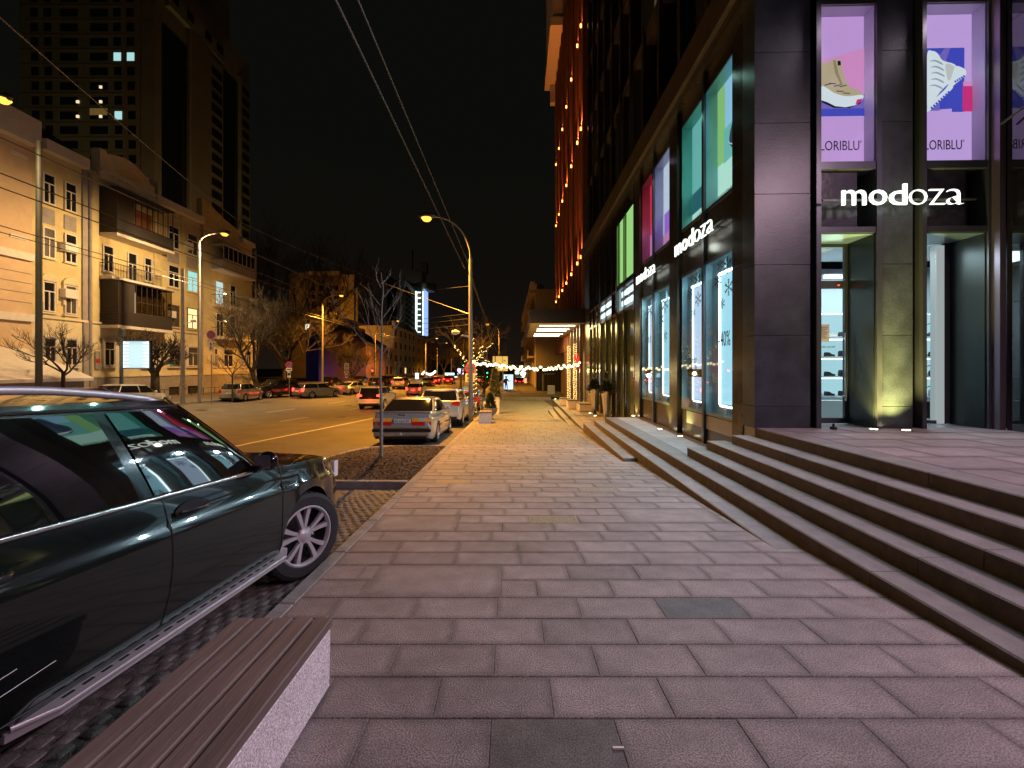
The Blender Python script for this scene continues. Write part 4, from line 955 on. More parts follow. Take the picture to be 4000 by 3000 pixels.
# garland of bulbs over the pavement
ga = thing('bulb_garland', 'sagging garland of round warm bulbs hung across the pavement to the red ribbon', 'garland', (0.9, 25.5, 3.2))
A = Vector((px2x(1842,22), 22.0, py2z(1400,22))); B = Vector((px2x(2278,26.3), 26.3, py2z(1410,26.3)))
pts = []
for k in range(61):
    t_ = k/60; p = A.lerp(B, t_); p.z -= 4*.36*t_*(1-t_); pts.append(p)
MB().tube(pts, .012, 4).build('cable', M_plastic, ga, world=True)
bb = bpy.data.meshes.new('bulb'); bm = bmesh.new(); bmesh.ops.create_icosphere(bm, subdivisions=2, radius=.072); bm.to_mesh(bb); bm.free(); bb.materials.append(emi('garland_bulb', (1,0.80,0.38), 5))
for p in bb.polygons: p.use_smooth = True
for k in range(58):
    q = pts[1+k]; o = inst(bb, 'bulb', ga, (q.x+rng.uniform(-.04,.04), q.y+rng.uniform(-.1,.1), q.z-rng.choice([.06,.14,.22])), world=True)
lamp('garland_glow', 'POINT', tuple((A+B)/2-Vector((0,0,.9))), 60, (1,.78,.3), ga, radius=.1, world=True)

# wooden-topped granite benches
def bench(label, x, y, w=.51, l=1.6, h=.374, rz=0, z=None, group='granite benches with slatted wooden tops', pm=M_plank, back=False):
    z = G(y) if z is None else z
    t = thing('bench', label, 'bench', (x, y, z), rz, group)
    MB().bevbox(-w/2, w/2, -l/2, l/2, .02, h-.057, .006).build('granite_block', M_bgran, t)
    MB().box(-w/2+.04, w/2-.04, -l/2+.04, l/2-.04, 0, .02).build('recessed_foot', M_black, t)
    MB().box(-w/2+.03, w/2-.03, -l/2+.2, -l/2+.26, h-.057, h-.045).box(-w/2+.03, w/2-.03, l/2-.26, l/2-.2, h-.057, h-.045).build('batten', M_black, t)
    MB().box(-w/2+.005, w/2-.005, -l/2+.005, l/2-.005, h-.0565, h-.0465).build('dark_underlay', M_black, t)  # black sheet under the planks, paints shade into their gaps
    n = 5; pw_ = (w+.012-.016*(n-1))/n
    me = MB().bevbox(-pw_/2, pw_/2, -l/2-.01, l/2+.01, 0, .045, .006).mesh('plank', pm)
    for k in range(n): inst(me, 'plank', t, (-w/2-.006+pw_/2+k*(pw_+.016), 0, h-.045))
    if back:
        MB().bevbox(w/2-.12, w/2, -l/2, l/2, h+.002, h+.45, .02).build('backrest', pm, t)
    return t
bn = bench('near bench of five weathered planks on a pale speckled granite block beside the black car', -1.225, 2.275-.9, l=1.8); bn.rotation_euler = (-atan(.04545),0,0)
bench('small slatted granite bench on the pavement edge before the stone urn', px2x(1896,18.9), 19.1, w=.53, l=.9, h=.53)
bench('grey block bench standing end on, on the lower landing', px2x(2239,23.2), 23.5, w=.58, l=.7, h=.5, z=-.66)
bench('dark block bench just behind the grey one on the lower landing', px2x(2205,25.3), 25.5, w=.5, l=.6, h=.45, z=-.66)
bench('wide pale bench with a backrest beside the tall planters', px2x(2287,22.3), 22.4, w=.75, l=1.1, h=.42, z=-.66, back=True)

# tall cone planters with shrubs, stone urns
def shrub(parent, c, r, h, n, m, seed, leaf=.05, name='foliage'):
    rg = random.Random(seed); mb = MB()
    for _ in range(n):
        t_ = rg.uniform(0,2*pi); u = rg.random(); rr = r*sqrt(rg.random())*(1-.75*u if h > r*1.4 else sqrt(max(0,1-u*u))); z = h*u
        x, y = c[0]+rr*cos(t_), c[1]+rr*sin(t_); z += c[2]
        d = Vector((cos(t_)+rg.uniform(-.4,.4), sin(t_)+rg.uniform(-.4,.4), rg.uniform(-.1,1))).normalized()*leaf*rg.uniform(.7,1.4)
        s_ = d.cross(Vector((rg.uniform(-1,1),rg.uniform(-1,1),.3))).normalized()*leaf*.3
        p = Vector((x,y,z)); mb.add([p-s_, p+d*.5-s_*1.2, p+d, p+s_], [(0,1,2,3)])
    return mb.build(name, m, parent)
M_leaf = mat('evergreen_leaf', (0.05,0.075,0.03), .6, rnd=.2, var=.5, scale=15)
for i, (px, y, lab) in enumerate(((2368,18.3,'nearer tall steel cone planter with a small shrub by the shop doors'),(2322,20.4,'farther tall steel cone planter with a small shrub'))):
    t = thing('tall_planter', lab, 'planter', (px2x(px,y), y, -.70 if y > 15.5 else -.035), 0, 'tall cone planters by the doors')
    MB().lathe([(.12,0),(.12,.02),(.10,.05),(.13,.5),(.18,1.0),(.235,1.28),(.25,1.30),(.23,1.30),(.20,1.24),(0,1.22)], 24).build('cone', M_chrome, t, smooth=50)
    shrub(t, (0,0,1.22), .34, .5, 700, M_leaf, i, .09); shrub(t, (0,0,1.28), .10, .85, 160, M_leaf, i+5, .08, 'leader')
def urn(label, x, y, s=1.0):
    t = thing('stone_urn', label, 'planter', (x, y, G(y)), 0, 'stone urns with conifers')
    MB().lathe([(.17*s,0),(.17*s,.05*s),(.09*s,.10*s),(.09*s,.16*s),(.24*s,.28*s),(.31*s,.42*s),(.33*s,.5*s),(.36*s,.52*s),(.36*s,.57*s),(.30*s,.57*s),(.28*s,.5*s),(0,.5*s)], 28).build('bowl', mat('grey_cast_stone', (0.30,0.29,0.27), .8, var=.3, scale=10, bump=.3), t, smooth=40)
    for k in range(20):
        a = k*pi/10; MB().tube([(.25*s*cos(a),.25*s*sin(a),.29*s),(.335*s*cos(a),.335*s*sin(a),.49*s)], .018*s, 5).build('rib', MATS['grey_cast_stone'], t)
    shrub(t, (0,0,.48*s), .30*s, .8*s, 900, M_leaf, int(y*10), .09)
urn('round ribbed stone urn with a dark conifer behind the small slatted bench', px2x(1916,21.0), 21.0)
cn = thing('conifer_planter', 'tall pale planter box with a slim conifer at the kerb', 'planter', (px2x(1932,25), 25, G(25)))
MB().bevbox(-.28,.28,-.28,.28,0,1.0,.02).build('planter_box', M_bgran, cn); shrub(cn, (0,0,.95), .36, 1.7, 1500, mat('frosted_conifer', (0.10,0.11,0.06), .7, var=.4), 11, .1)
for i, px in enumerate((1868, 1895)):
    y = 31.0; o = MB().lathe([(.02,-.3),(.30,0),(.33,.12),(.26,.32),(.12,.43),(0,.46)], 16, (0,0,0)).build('stone_ball', M_bgran, smooth=60)
    o.location = (px2x(px,y), y, G(y)); tag(o, ['left of the two low round stone bollards by the kerb','right of the two low round stone bollards by the kerb'][i], 'bollard', 'round stone bollards')

# parking terminal
pm_ = thing('parking_terminal', 'blue and white parking payment terminal with a round black arch', 'machine', (px2x(1826,25.4), 25.4, G(25.4)))
MB().bevbox(-.27,.27,-.15,.15,0,1.60,.05).build('cabinet', mat('steel_blue_paint', (0.17,0.22,0.25), .4), pm_)
MB().bevbox(-.285,.285,-.17,-.15,1.2,1.58,.01).build('blue_header', mat('blue_paint', (0.04,0.16,0.35), .4, emit=(.1,.35,.7), es=.25), pm_)
for k in range(3): MB().box(-.2,.16-.05*k,-.176,-.171,1.45-.09*k,1.48-.09*k).build('text_line', M_plate, pm_)
MB().tube([(.24*cos(a),-.16,.85+.26*sin(a)) for a in [i*pi/12 for i in range(13)]], .035, 6).build('white_arch', M_white, pm_)
MB().lathe([(0,0),(.21,0),(.21,.01),(0,.01)],20,(0,-.165,.86),'y').build('black_disc', M_ink, pm_)

# lit street poster and the person in front of it
yb = 49.0; zb = G(39)+.28
lp = thing('lit_street_poster', 'upright pale blue lit street poster with a person in front', 'billboard', (px2x(1986,yb+.8), yb+.8, zb))
MB().bevbox(-.62,.62,-.1,.1,.1,2.05,.03).build('case', M_plastic, lp)
MB().box(-.55,.55,-.112,-.102,.2,1.95).build('lit_face', emi('poster_blue_white', (0.55,0.75,1.0), 1.6), lp)
MB().box(-.2,.15,-.118,-.113,1.75,1.82).box(.1,.4,-.118,-.113,1.2,1.25).build('print', M_blue, lp)
MB().box(-.3,-.2,-.05,.05,0,.1).box(.2,.3,-.05,.05,0,.1).build('foot', M_plastic, lp)
def person(label, x, y, z, rz, coat, legc, arm=0.0, step=.12, bag=False, h=1.75):
    t = thing('person', label, 'person', (x, y, z), rz)
    s = h/1.75
    P_ = {'pel':(0,0,.93),'waist':(0,.0,1.08),'chest':(0,0,1.32),'neck':(0,0,1.48),'hd0':(0,.01,1.57),'hd1':(0,.02,1.68),
      'shL':(-.18,0,1.42),'elL':(-.26,-.02-arm*.1,1.16),'haL':(-.24-arm*.12,-.10-arm*.25,.95+arm*.28),'shR':(.18,0,1.42),'elR':(.25,.03,1.15),'haR':(.24,-.04,.92),
      'hiL':(-.09,0,.88),'knL':(-.10,-step*.6,.48),'anL':(-.10,-step*.3,.08),'toL':(-.11,-step*.3-.17,.03),'hiR':(.09,0,.88),'knR':(.10,step*.3,.48),'anR':(.10,step,.09),'toR':(.11,step-.15,.03)}
    R_ = {'pel':.145,'waist':.135,'chest':.17,'neck':.055,'hd0':.085,'hd1':.095,'shL':.075,'elL':.052,'haL':.035,'shR':.075,'elR':.052,'haR':.035,'hiL':.09,'knL':.065,'anL':.045,'toL':.04,'hiR':.09,'knR':.065,'anR':.045,'toR':.04}
    names = list(P_); E_ = [('pel','waist'),('waist','chest'),('chest','neck'),('neck','hd0'),('hd0','hd1'),('chest','shL'),('shL','elL'),('elL','haL'),('chest','shR'),('shR','elR'),('elR','haR'),('pel','hiL'),('hiL','knL'),('knL','anL'),('anL','toL'),('pel','hiR'),('hiR','knR'),('knR','anR'),('anR','toR')]
    me = bpy.data.meshes.new('body'); me.from_pydata([tuple(c*s for c in P_[n]) for n in names], [(names.index(a), names.index(b_)) for a, b_ in E_], [])
    o = bpy.data.objects.new('body', me); COL.objects.link(o); me.materials.append(coat)
    md = o.modifiers.new('skin', 'SKIN'); md.use_smooth_shade = True
    for i, n in enumerate(names):
        v = me.skin_vertices[0].data[i]; v.radius = (R_[n]*s, R_[n]*s*(.8 if n in ('chest','pel','waist') else 1)); v.use_root = (n == 'pel')
    sb = o.modifiers.new('sub', 'SUBSURF'); sb.levels = 1; sb.render_levels = 1
    dg = bpy.context.evaluated_depsgraph_get(); m2 = bpy.data.meshes.new_from_object(o.evaluated_get(dg)); o.modifiers.clear(); o.data = m2
    m2.materials.clear(); m2.materials.append(coat); m2.materials.append(legc); m2.materials.append(MATS['skin'])
    for p in m2.polygons:
        c = p.center; p.material_index = 1 if c.z < .80*s else (2 if (c.z > 1.53*s or (abs(c.x) > .2*s and c.z < 1.0*s)) else 0); p.use_smooth = True
    o.parent = t
    MB().lathe([(.0,1.58*s),(.085*s,1.59*s),(.108*s,1.66*s),(.10*s,1.74*s),(.05*s,1.79*s),(0,1.80*s)], 14, (0,.03,0)).build('hair', M_ink, t, smooth=60)
    if bag: MB().bevbox(-.15,.15,.10,.26,1.0,1.42,.03).build('backpack', mat('dark_red_bag',(0.12,0.03,0.025),.7), t)
    return t
mat('skin', (0.35,0.22,0.16), .6)
person('person in dark clothes walking past the pale blue lit street poster', px2x(1977,yb), yb, zb, pi*.9, M_ink, M_ink, arm=.9, step=.15, bag=True)
person('person in a dark coat standing left of the lit street poster', px2x(1949,50), 50, zb, .4, mat('dark_coat',(0.03,0.025,0.025),.8), M_ink)
person('person in a long black coat standing behind the other beside the lit poster', px2x(1943,52.5), 52.5, zb, -.6, M_plastic, M_ink, h=1.7)
# ================= LEFT SIDE OF THE STREET =================
XF = -30.0
def yl(px, x=XF): return F*(-x)/(VX-px)      # depth of a pixel column on a plane x = const
def zl(px, py, x=XF): return py2z(py, yl(px, x))
# shared window meshes, built for unit width (y) and height (z), facing +x
def win_mesh(w, h, style):
    f = MB(); t = .05*1.2
    f.box(0,.07,0,.07,0,h).box(0,.07,w-.07,w,0,h).box(0,.07,.07,w-.07,h-.07,h).box(0,.07,.07,w-.07,0,.07)
    f.box(.005,.065,w/2-.03,w/2+.03,.07,h*.66).box(.005,.065,.07,w-.07,h*.66,h*.66+.06)
    g = MB().box(-.0,.02,.06,w-.06,.06,h-.06)
    s = MB()
    if style == 'sur':
        s.box(-.02,.09,-.10,-.002,-.05,h+.14).box(-.02,.09,w+.002,w+.10,-.05,h+.14).box(-.02,.12,-.002,w+.002,h+.002,h+.14).box(-.02,.16,-.14,w+.14,-.16,-.052)
    if style == 'arch':
        s.box(-.02,.10,-.12,-.002,.3*h,h+.1).box(-.02,.10,w+.002,w+.12,.3*h,h+.1)
        for k in range(7):
            a0, a1 = pi*k/7, pi*(k+1)/7; cy = w/2; r = w/2+.15
            s.add([(-.02,cy,h+.02),(.12,cy,h+.02),(.12,cy+r*cos(a0),h+.05+.5*sin(a0)),(.12,cy+r*cos(a1),h+.05+.5*sin(a1)),(-.02,cy+r*cos(a0),h+.05+.5*sin(a0)),(-.02,cy+r*cos(a1),h+.05+.5*sin(a1))],[(1,2,3),(2,4,5,3)])
        s.box(-.02,.16,-.12,w+.12,-.16,-.052).box(-.02,.06,0,w,-.5,-.17)
    if style == 'plain': s.box(-.02,.10,-.06,w+.06,-.1,-.002)
    return f, g, s
WM = {}
def window(parent, x, y0, z0, w, h, style='sur', fm=None, gm=None, sm=None, name='window', rz=0):
    key = (round(w,2), round(h,2), style, (fm or M_white).name, (gm or M_dglass).name, (sm or M_white).name)
    if key not in WM:
        f, g, s = win_mesh(w, h, style); WM[key] = (g.mesh('window', gm or M_dglass), f.mesh('frame', fm or M_white), s.mesh('surround', sm or M_white))
    o = inst(WM[key][0], name, None, (x, y0, z0), (0,0,rz)); attach(o, parent, True)
    inst(WM[key][1], 'frame', o); inst(WM[key][2], 'surround', o)
    return o
def wb(mb, name, m, parent, **k): return mb.build(name, m, parent, world=True, **k)
M_lit_teal = mat('lit_teal_window', (.1,.1,.1), .3, emit=(0.35,0.85,0.8), es=.9)
M_lit_warm = mat('lit_warm_window', (.1,.1,.1), .3, emit=(1,0.62,0.28), es=1.6)
M_lit_cold = mat('lit_cold_window', (.1,.1,.1), .3, emit=(0.6,0.9,0.9), es=.8)
M_brwin = mat('brown_window_frame', (0.12,0.07,0.04), .6)
R4 = [(1.75,3.55),(5.25,7.2),(8.75,10.7),(12.25,14.2)]
ya, ye = yl(108), yl(985)
ap = thing('apartment_house', 'old yellow four storey apartment house with balconies across the street', 'building', (XF, ya, -.3), 0)
def lw(y0, y1, z0, z1, x=XF, d=8, m=M_yel): return wb(MB().box(x-d, x, y0, y1, z0, z1), 'wall', m, ap)
Yc0, Yc1 = yl(378), yl(592)          # central bay with balconies
Yr = yl(783)
lw(ya, Yr, 4.9, 15.8); lw(ya, Yr, .95, 4.9, XF+.06, 8, M_yel2); lw(ya, ye, -2.0, .95, XF+.14, 8, M_grey)
lw(Yr, ye, 4.9, 15.6, XF, 8, M_yel); lw(Yr, ye, .95, 4.9, XF+.06, 8, M_yel2)
wb(MB().box(XF, XF+.16, ya, Yr, 4.8, 4.95), 'string_course', M_yel2, ap); wb(MB().box(XF+.06, XF+.2, ya, ye, .9, 1.05), 'string_course', M_yel2, ap)
wb(MB().box(XF-.2, XF+.5, yl(152), yl(325), 15.55, 16.25), 'cornice', M_white, ap)
wb(MB().box(XF-.2, XF+.5, Yc1, Yr-.1, 15.55, 16.15), 'cornice', M_white, ap)
wb(MB().box(XF-.2, XF+.4, yl(935), ye, 15.5, 16.0), 'cornice', M_white, ap)
# roof: dark metal mansard with a ridge
wb(MB().add([(XF+.3,ya,16.2),(XF+.3,yl(325),16.2),(XF-3,yl(325),18.6),(XF-3,ya,18.6),(XF-8,ya,18.6),(XF-8,yl(325),18.6)],[(0,1,2,3),(3,2,5,4)]).add([(XF+.2,Yc0,16.1),(XF+.2,ye,16.1),(XF-4,ye,17.6),(XF-4,Yc0,17.6)],[(0,1,2,3)]), 'roof', M_rust, ap)
wb(MB().box(XF-2.5,XF-1.7,yl(655),yl(690),16.4,18.3), 'chimney', M_grey, ap)
# central pediment: stepped with a low arch
cw = Yc1-Yc0; q = [(0,15.4),(cw,15.4),(cw,16.7),(cw*.9,16.8),(cw*.88,17.2)]+[(cw*(.84-.68*k/10), 17.2+.45*sin(pi*k/10)+.03*k) for k in range(11)]+[(cw*.12,17.4),(cw*.1,17.6),(0,17.6)]
wb(MB().prism(q, lambda u,v:(XF-.4,Yc0+u,v), lambda u,v:(XF+.25,Yc0+u,v)), 'pediment', M_yel2, ap)
q2 = [(cw*(.8-.58*k/10), 16.4+.6*sin(pi*k/10)) for k in range(11)]
wb(MB().prism(q2, lambda u,v:(XF+.25,Yc0+u,v), lambda u,v:(XF+.29,Yc0+u,v)), 'pediment_panel', M_yel, ap)
wb(MB().box(XF+.25,XF+.42,Yc0,Yc1,15.9,16.15).box(XF+.25,XF+.34,Yc0,Yc1,15.5,15.65), 'pediment_moulding', M_white, ap)
# parapet of the right section
q = [(0,15.4),(yl(930)-Yr,15.4),(yl(930)-Yr,16.7),(3.4,17.1),(2.1,17.5),(.9,18.0),(0,18.1)]
wb(MB().prism(q, lambda u,v:(XF-.4,Yr+u,v), lambda u,v:(XF+.15,Yr+u,v)), 'pediment', M_yel, ap)
# pilasters
for p0, p1 in ((108,148),(318,340),(345,380),(598,628),(706,722)):
    wb(MB().box(XF,XF+.12,yl(p0),yl(p1),4.95,15.5), 'pilaster', M_yel if p0 not in (318,) else M_grey, ap)
wb(MB().box(XF+.06,XF+.18,yl(318),yl(340),-1,4.8), 'pilaster', M_grey, ap)
# windows
M_curt = mat('curtained_window', (0.10,0.085,0.07), 0.25, var=.5, scale=3, stretch=(1,6,.3))
for px, z in ((232,9.4),(640,6.0),(712,12.6),(232,6.3),(975,9.0)):
    wb(MB().bevbox(XF+.02,XF+.42,yl(px),yl(px)+.85,z,z+.6,.02), 'air_conditioner', M_white, ap)
cols = [(163,212,'A'),(249,296,'B'),(592,615,'C'),(654,697,'D'),(728,769,'E')]
for p0, p1, cn_ in cols:
    y0, y1 = yl(p0), yl(p1)
    for r, (z0, z1) in enumerate(R4):
        if cn_ == 'C' and r in (1, 3): continue
        st_ = 'arch' if (r == 1 and cn_ in 'AB') else ('sur' if r == 0 else 'plain')
        gm = M_curt if (r*5+len(cn_)+int(p0)) % 3 == 0 else None; fm = M_white
        if cn_ == 'E' and r == 2: gm = M_lit_teal
        if cn_ == 'E' and r == 1: gm = M_lit_warm; fm = M_brwin
        if cn_ == 'D' and r in (1, 0): fm = M_brwin
        window(ap, XF+(.10 if r == 0 else .04), y0, z0, y1-y0, z1-z0, st_, fm, gm, M_yel2 if r else M_white)
        if r == 3: wb(MB().box(XF,XF+.05,y0,y1,10.95,11.95), 'sunk_panel', M_grey, ap)
        if r == 0 and cn_ != 'C': wb(MB().box(XF+.14,XF+.17,y0,y1-.1,-.9,-.1), 'basement_window', M_dglass, ap)
# central bay ground floor, windows behind balconies
for p0, p1, r in ((398,440,0),(398,440,2),(495,532,2),(560,590,2),(550,575,0)):
    y0, y1 = yl(p0), yl(p1); z0, z1 = R4[r]
    if p0 == 495: z0 -= .8
    window(ap, XF+.10*(r==0)+.04, y0, z0, y1-y0, z1-z0, 'sur' if r == 0 else 'plain')
# balconies
def balcony(name_, p0, p1, z, zt, dep, kind):
    y0, y1 = yl(p0), yl(p1); x1 = XF+dep
    o = wb(MB().box(XF,x1+.05,y0-.05,y1+.05,z-.22,z), name_, M_white, ap)
    if kind in ('rail','open'):
        mb = MB().box(XF,x1,y0,y0+.03,z+.95,z+1.0).box(x1-.03,x1,y0,y1,z+.95,z+1.0).box(XF,x1,y1-.03,y1,z+.95,z+1.0)
        for k in range(int((y1-y0)/.13)): mb.box(x1-.02,x1,y0+.13*k,y0+.13*k+.02,z,z+.95)
        o2 = mb.build('railing', M_rust, o); 
    if kind in ('clad','glazed'):
        bd = MB().box(x1-.05,x1-.01,y0,y1,z,z+1.05)
        for k in range(7): bd.box(x1-.01,x1+.02,y0,y1,z+.15*k+.01,z+.15*k+.135).box(XF,x1-.05,y0-.02,y0+.05,z+.15*k+.01,z+.15*k+.135)
        o2 = bd.build('parapet', M_wood if kind == 'glazed' else M_rust, o)
        MB().box(x1-.05,x1,y0,y0+(y1-y0)*.28,z+1.052,zt).box(XF,x1-.05,y0,y0+.05,z+1.052,zt).build('boarding', M_wood, o)
        MB().box(XF,x1+.1,y0-.05,y1+.1,zt,zt+.08).build('lid', M_rust, o)
        ys = y0+(y1-y0)*.30; n = 7
        fr = MB()
        for k in range(n+1): yy = ys+(y1-ys-.05)*k/n; fr.box(x1-.05,x1,yy,yy+.05,z+1.06,zt-.01)
        fr.box(x1-.045,x1-.005,ys+.051,y1-.051,z+1.9,z+1.95)
        fr.build('glazing_bars', M_rust, o)
        if kind == 'glazed': MB().box(x1-.03,x1-.02,ys+.05,y1-.05,z+1.06,zt-.02).build('pane', glass_mat('balcony_glass',(0.5,0.45,0.35)), o)
    return o
balcony('balcony', 388, 618, 11.5, 14.8, 1.3, 'clad')
balcony('balcony', 390, 600, 8.35, 11, .9, 'rail')
balcony('balcony', 392, 612, 4.75, 8.0, 1.3, 'glazed')
wb(MB().box(XF+.02,XF+.05,yl(495),yl(530),5.9,7.6), 'lit_window', emi('curtain_glow',(1,.8,.5),.9), ap)
wb(MB().box(XF+.02,XF+.06,yl(470),yl(590),12.3,14.3), 'brick_infill', M_brick, ap)
# right section balconies
for p0, p1, z, zt, kd in ((827,955,11.6,14.0,'white'),(827,957,8.0,11.0,'open'),(830,955,4.7,7.4,'open')):
    y0, y1 = yl(p0), yl(p1); o = balcony('balcony', p0, p1, z, zt, 1.2, 'open' if kd == 'open' else 'rail')
    if kd == 'white':
        x1 = XF+1.2; MB().box(XF,x1+.02,y0,y1,z,z+1.0).build('parapet', M_grey, o)
        mb = MB()
        for k in range(8): yy = y0+(y1-y0-.06)*k/7; mb.box(x1-.04,x1+.01,yy,yy+.06,z+1.0,zt)
        mb.box(x1-.04,x1+.01,y0,y1,z+1.0,z+1.06).box(x1-.04,x1+.01,y0,y1,zt-.06,zt); mb.build('glazing_bars', M_white, o)
        MB().box(XF,x1,y0,y1,zt,zt+.1).build('lid', M_white, o); MB().box(x1-.03,x1-.02,y0,y1,z+1.05,zt-.05).build('pane', M_dglass, o)
    else:
        for a_, b__ in ((.08,.30),(.5,.68)): window(ap, XF+.04, y0+(y1-y0)*a_, z+.1, (y1-y0)*(b__-a_), 2.4, 'plain', M_white, M_lit_cold if (z == 8.0 and a_ < .2) else None)
for p0, p1 in ((832,845),(868,905),(935,945),(958,975)):
    window(ap, XF+.10, yl(p0), 1.7, yl(p1)-yl(p0), 1.85, 'plain')
for px, py in ((878,1149),(880,1255)):
    t = thing('balcony_lamp', 'small glowing lamp on the %s open balcony of the yellow house' % ('upper' if py < 1200 else 'lower'), 'lamp', (XF+.9, yl(px,XF+.9), zl(px,py,XF+.9)))
    MB().lathe([(0,-.1),(.12,-.05),(.12,.06),(0,.1)],10).build('globe', emi('balcony_globe',(1,.65,.25),14), t, smooth=60); lamp('balcony_light','POINT',(.2,0,0),25,(1,.6,.25),t)
# downpipes
for px in (343, 782, 992): wb(MB().tube([(XF+.2,yl(px),15.4),(XF+.2,yl(px),-1)], .09, 8), 'downpipe', M_grey, ap)
# orange neighbour and low annexe
on = thing('orange_house', 'orange plastered house with white mouldings at the far left', 'building', (XF, 22, -.3))
wb(MB().box(XF-8,XF+.3,10,ya-.02,-1,15.3), 'wall', M_ora, on)
wb(MB().box(XF-8,XF+.9,10,ya-.02,15.3,16.9), 'cornice', M_white, on)
for z in (8.2, 4.45): wb(MB().box(XF+.3,XF+.5,10,ya-.04,z,z+.45), 'string_course', M_white, on)
for z in (9.4,14.4): wb(MB().box(XF+.3,XF+.36,25.1,ya-.3,z,z+.2), 'moulding', M_white, on)
for z in (5.3,9.6): window(on, XF+.32, 22.6, z, 1.2, 2.3, 'sur')
for k in range(4): wb(MB().box(XF+.3,XF+.33,10,ya-.05,5.6+.6*k,5.63+.6*k), 'rustication_line', M_grey, on)
sh = thing('pitched_annexe', 'low grey annexe with a sloping lid at the foot of the orange house', 'shed', (XF+2, 22, -.4))
wb(MB().prism([(XF+.4,-1),(XF+4.2,-1),(XF+4.2,.9),(XF+.4,2.6)], lambda u,v:(u,18,v), lambda u,v:(u,25.6,v)), 'body', M_grey, sh)
wb(MB().prism([(XF+.3,2.62),(XF+4.5,.82),(XF+4.5,1.0),(XF+.3,2.8)], lambda u,v:(u,17.8,v), lambda u,v:(u,25.9,v)), 'lid', M_white, sh)
# plates, notice, low fence on the far pavement
hs = thing('notice_board', 'small red and white notice board on the yellow wall between ground floor windows', 'sign', (XF+.12, yl(373), 2))
wb(MB().box(XF+.12,XF+.16,yl(364),yl(384),1.5,2.8), 'board', M_grey, hs); wb(MB().box(XF+.165,XF+.175,yl(366),yl(382),1.95,2.25), 'red_field', mat('dull_red',(0.4,0.03,0.02),.6), hs)
fe = thing('low_railing', 'low metal railing along the far pavement before the yellow house', 'fence', (-28.6, 40, -.9))
mb = MB(); y = 32
while y < 47: mb.tube([(-28.6,y,G(y)+.45),(-28.6,y,G(y)+1.15)],.025,5); y += 1.5
wb(mb, 'posts', M_rust, fe); wb(MB().tube([(-28.6,32,G(32)+1.15),(-28.6,40,G(40)+1.15),(-28.6,46.5,G(46)+1.15)],.025,5), 'rail', M_rust, fe)

# lit billboard
bb_ = thing('lit_billboard', 'white glowing billboard with led teeth down both sides before the yellow house', 'billboard', (-24.2, 27.3, G(27)+.4))
bx0, bx1 = px2x(482,27.3), px2x(582,27.3); zb0, zb1 = py2z(1437,27.3), py2z(1333,27.3)
wb(MB().bevbox(bx0-.06,bx1+.06,27.3,27.5,zb0-.06,zb1+.06,.02), 'case', M_plastic, bb_)
wb(MB().box(bx0,bx1,27.28,27.298,zb0,zb1), 'lit_face', emi('billboard_face',(0.50,0.72,0.75),.95), bb_)
for k in range(8):
    z = zb0+.1+(zb1-zb0-.2)*k/7
    for s_ in (0,1):
        xa = bx0+.01 if s_ == 0 else bx1-.01; xb = xa+(.42 if s_ == 0 else -.42)
        wb(MB().add([(xa,27.275,z-.075),(xa,27.275,z+.075),(xb,27.275,z)],[(0,1,2)]), 'led_tooth', emi('led_tooth',(0.75,1,1),2.2), bb_)
wb(MB().tube([(bx0-.22,27.4,G(27)+.4),(bx0-.22,27.4,3.7)],.10,8), 'pole', M_poled, bb_)
wb(MB().lathe([(.10,0),(.2,.06),(.2,.5),(.08,.62),(0,.62)],10,(bx0-.22,27.4,3.6)), 'cap', M_poled, bb_)
lamp('billboard_glow','AREA',((bx0+bx1)/2,27.1,2.4),40,(0.8,1,1),bb_,rot=(radians(90),0,0),size=1.6,world=True)

# high-rise behind
hr = thing('tower_block', 'dark high-rise apartment tower with a few lit windows behind the yellow house', 'building', (-90, 92, 0))
TZ = 84.7; TX = -76.0
wb(MB().box(-104.5,-82.2,90,124,-2,110), 'wall', M_tower, hr)
wb(MB().box(-82.2,TX-0.6,90.3,124,-2,TZ+6), 'corner_wall', M_tower, hr)
wb(MB().box(-82.2,-78.7,90,90.25,-2,TZ-4), 'corner_pier', M_towerb, hr)
wm_ = MB().box(0,2.5,-.05,.1,0,1.7).mesh('window', M_dglass)
def fr(px, y=90): return px2x(px, y)
WW = {'s': MB().box(0,1.55,-.06,.1,0,1.75).mesh('window', M_dglass), 'w': MB().box(0,3.8,-.05,.1,0,1.6).mesh('window', M_dglass)}
LIT = {'c': MB().box(0,1.5,-.08,.1,0,1.7).mesh('lit_window', emi('tower_lit_cold',(0.45,0.8,0.8),.9)), 'w': MB().box(0,.55,-.08,.1,0,.55).mesh('lit_window', emi('tower_lit_warm',(1,.75,.45),1.1))}
for r in range(18):
    py = -20+57.3*r; z = py2z(py+28, 90)
    for px in (118,170,441,493):
        lit = (r == 4 and px in (441,493)) or (r == 8 and px == 441)
        o = inst(LIT['c'] if lit else WW['s'], 'lit_window' if lit else 'window', None, (fr(px+r*1.0), 90, z)); attach(o, hr, True)
    for px in (235, 352):
        o = inst(WW['w'], 'window', None, (fr(px), 90, z)); attach(o, hr, True)
    wb(MB().box(-104.4,-82.3,89.9,89.99,z-.95,z-.6), 'floor_band', M_towerb, hr)
    if r in (6, 7, 8):
        for px in ((390,) if r == 6 else (300,390)): o = inst(LIT['w'], 'lit_window', None, (fr(px), 89.9, z+.3)); attach(o, hr, True)
wb(MB().box(fr(352),fr(420),89.9,89.96,py2z(450,90),py2z(424,90)), 'lit_balcony', emi('tower_amber',(0.8,0.5,0.12),.14), hr)
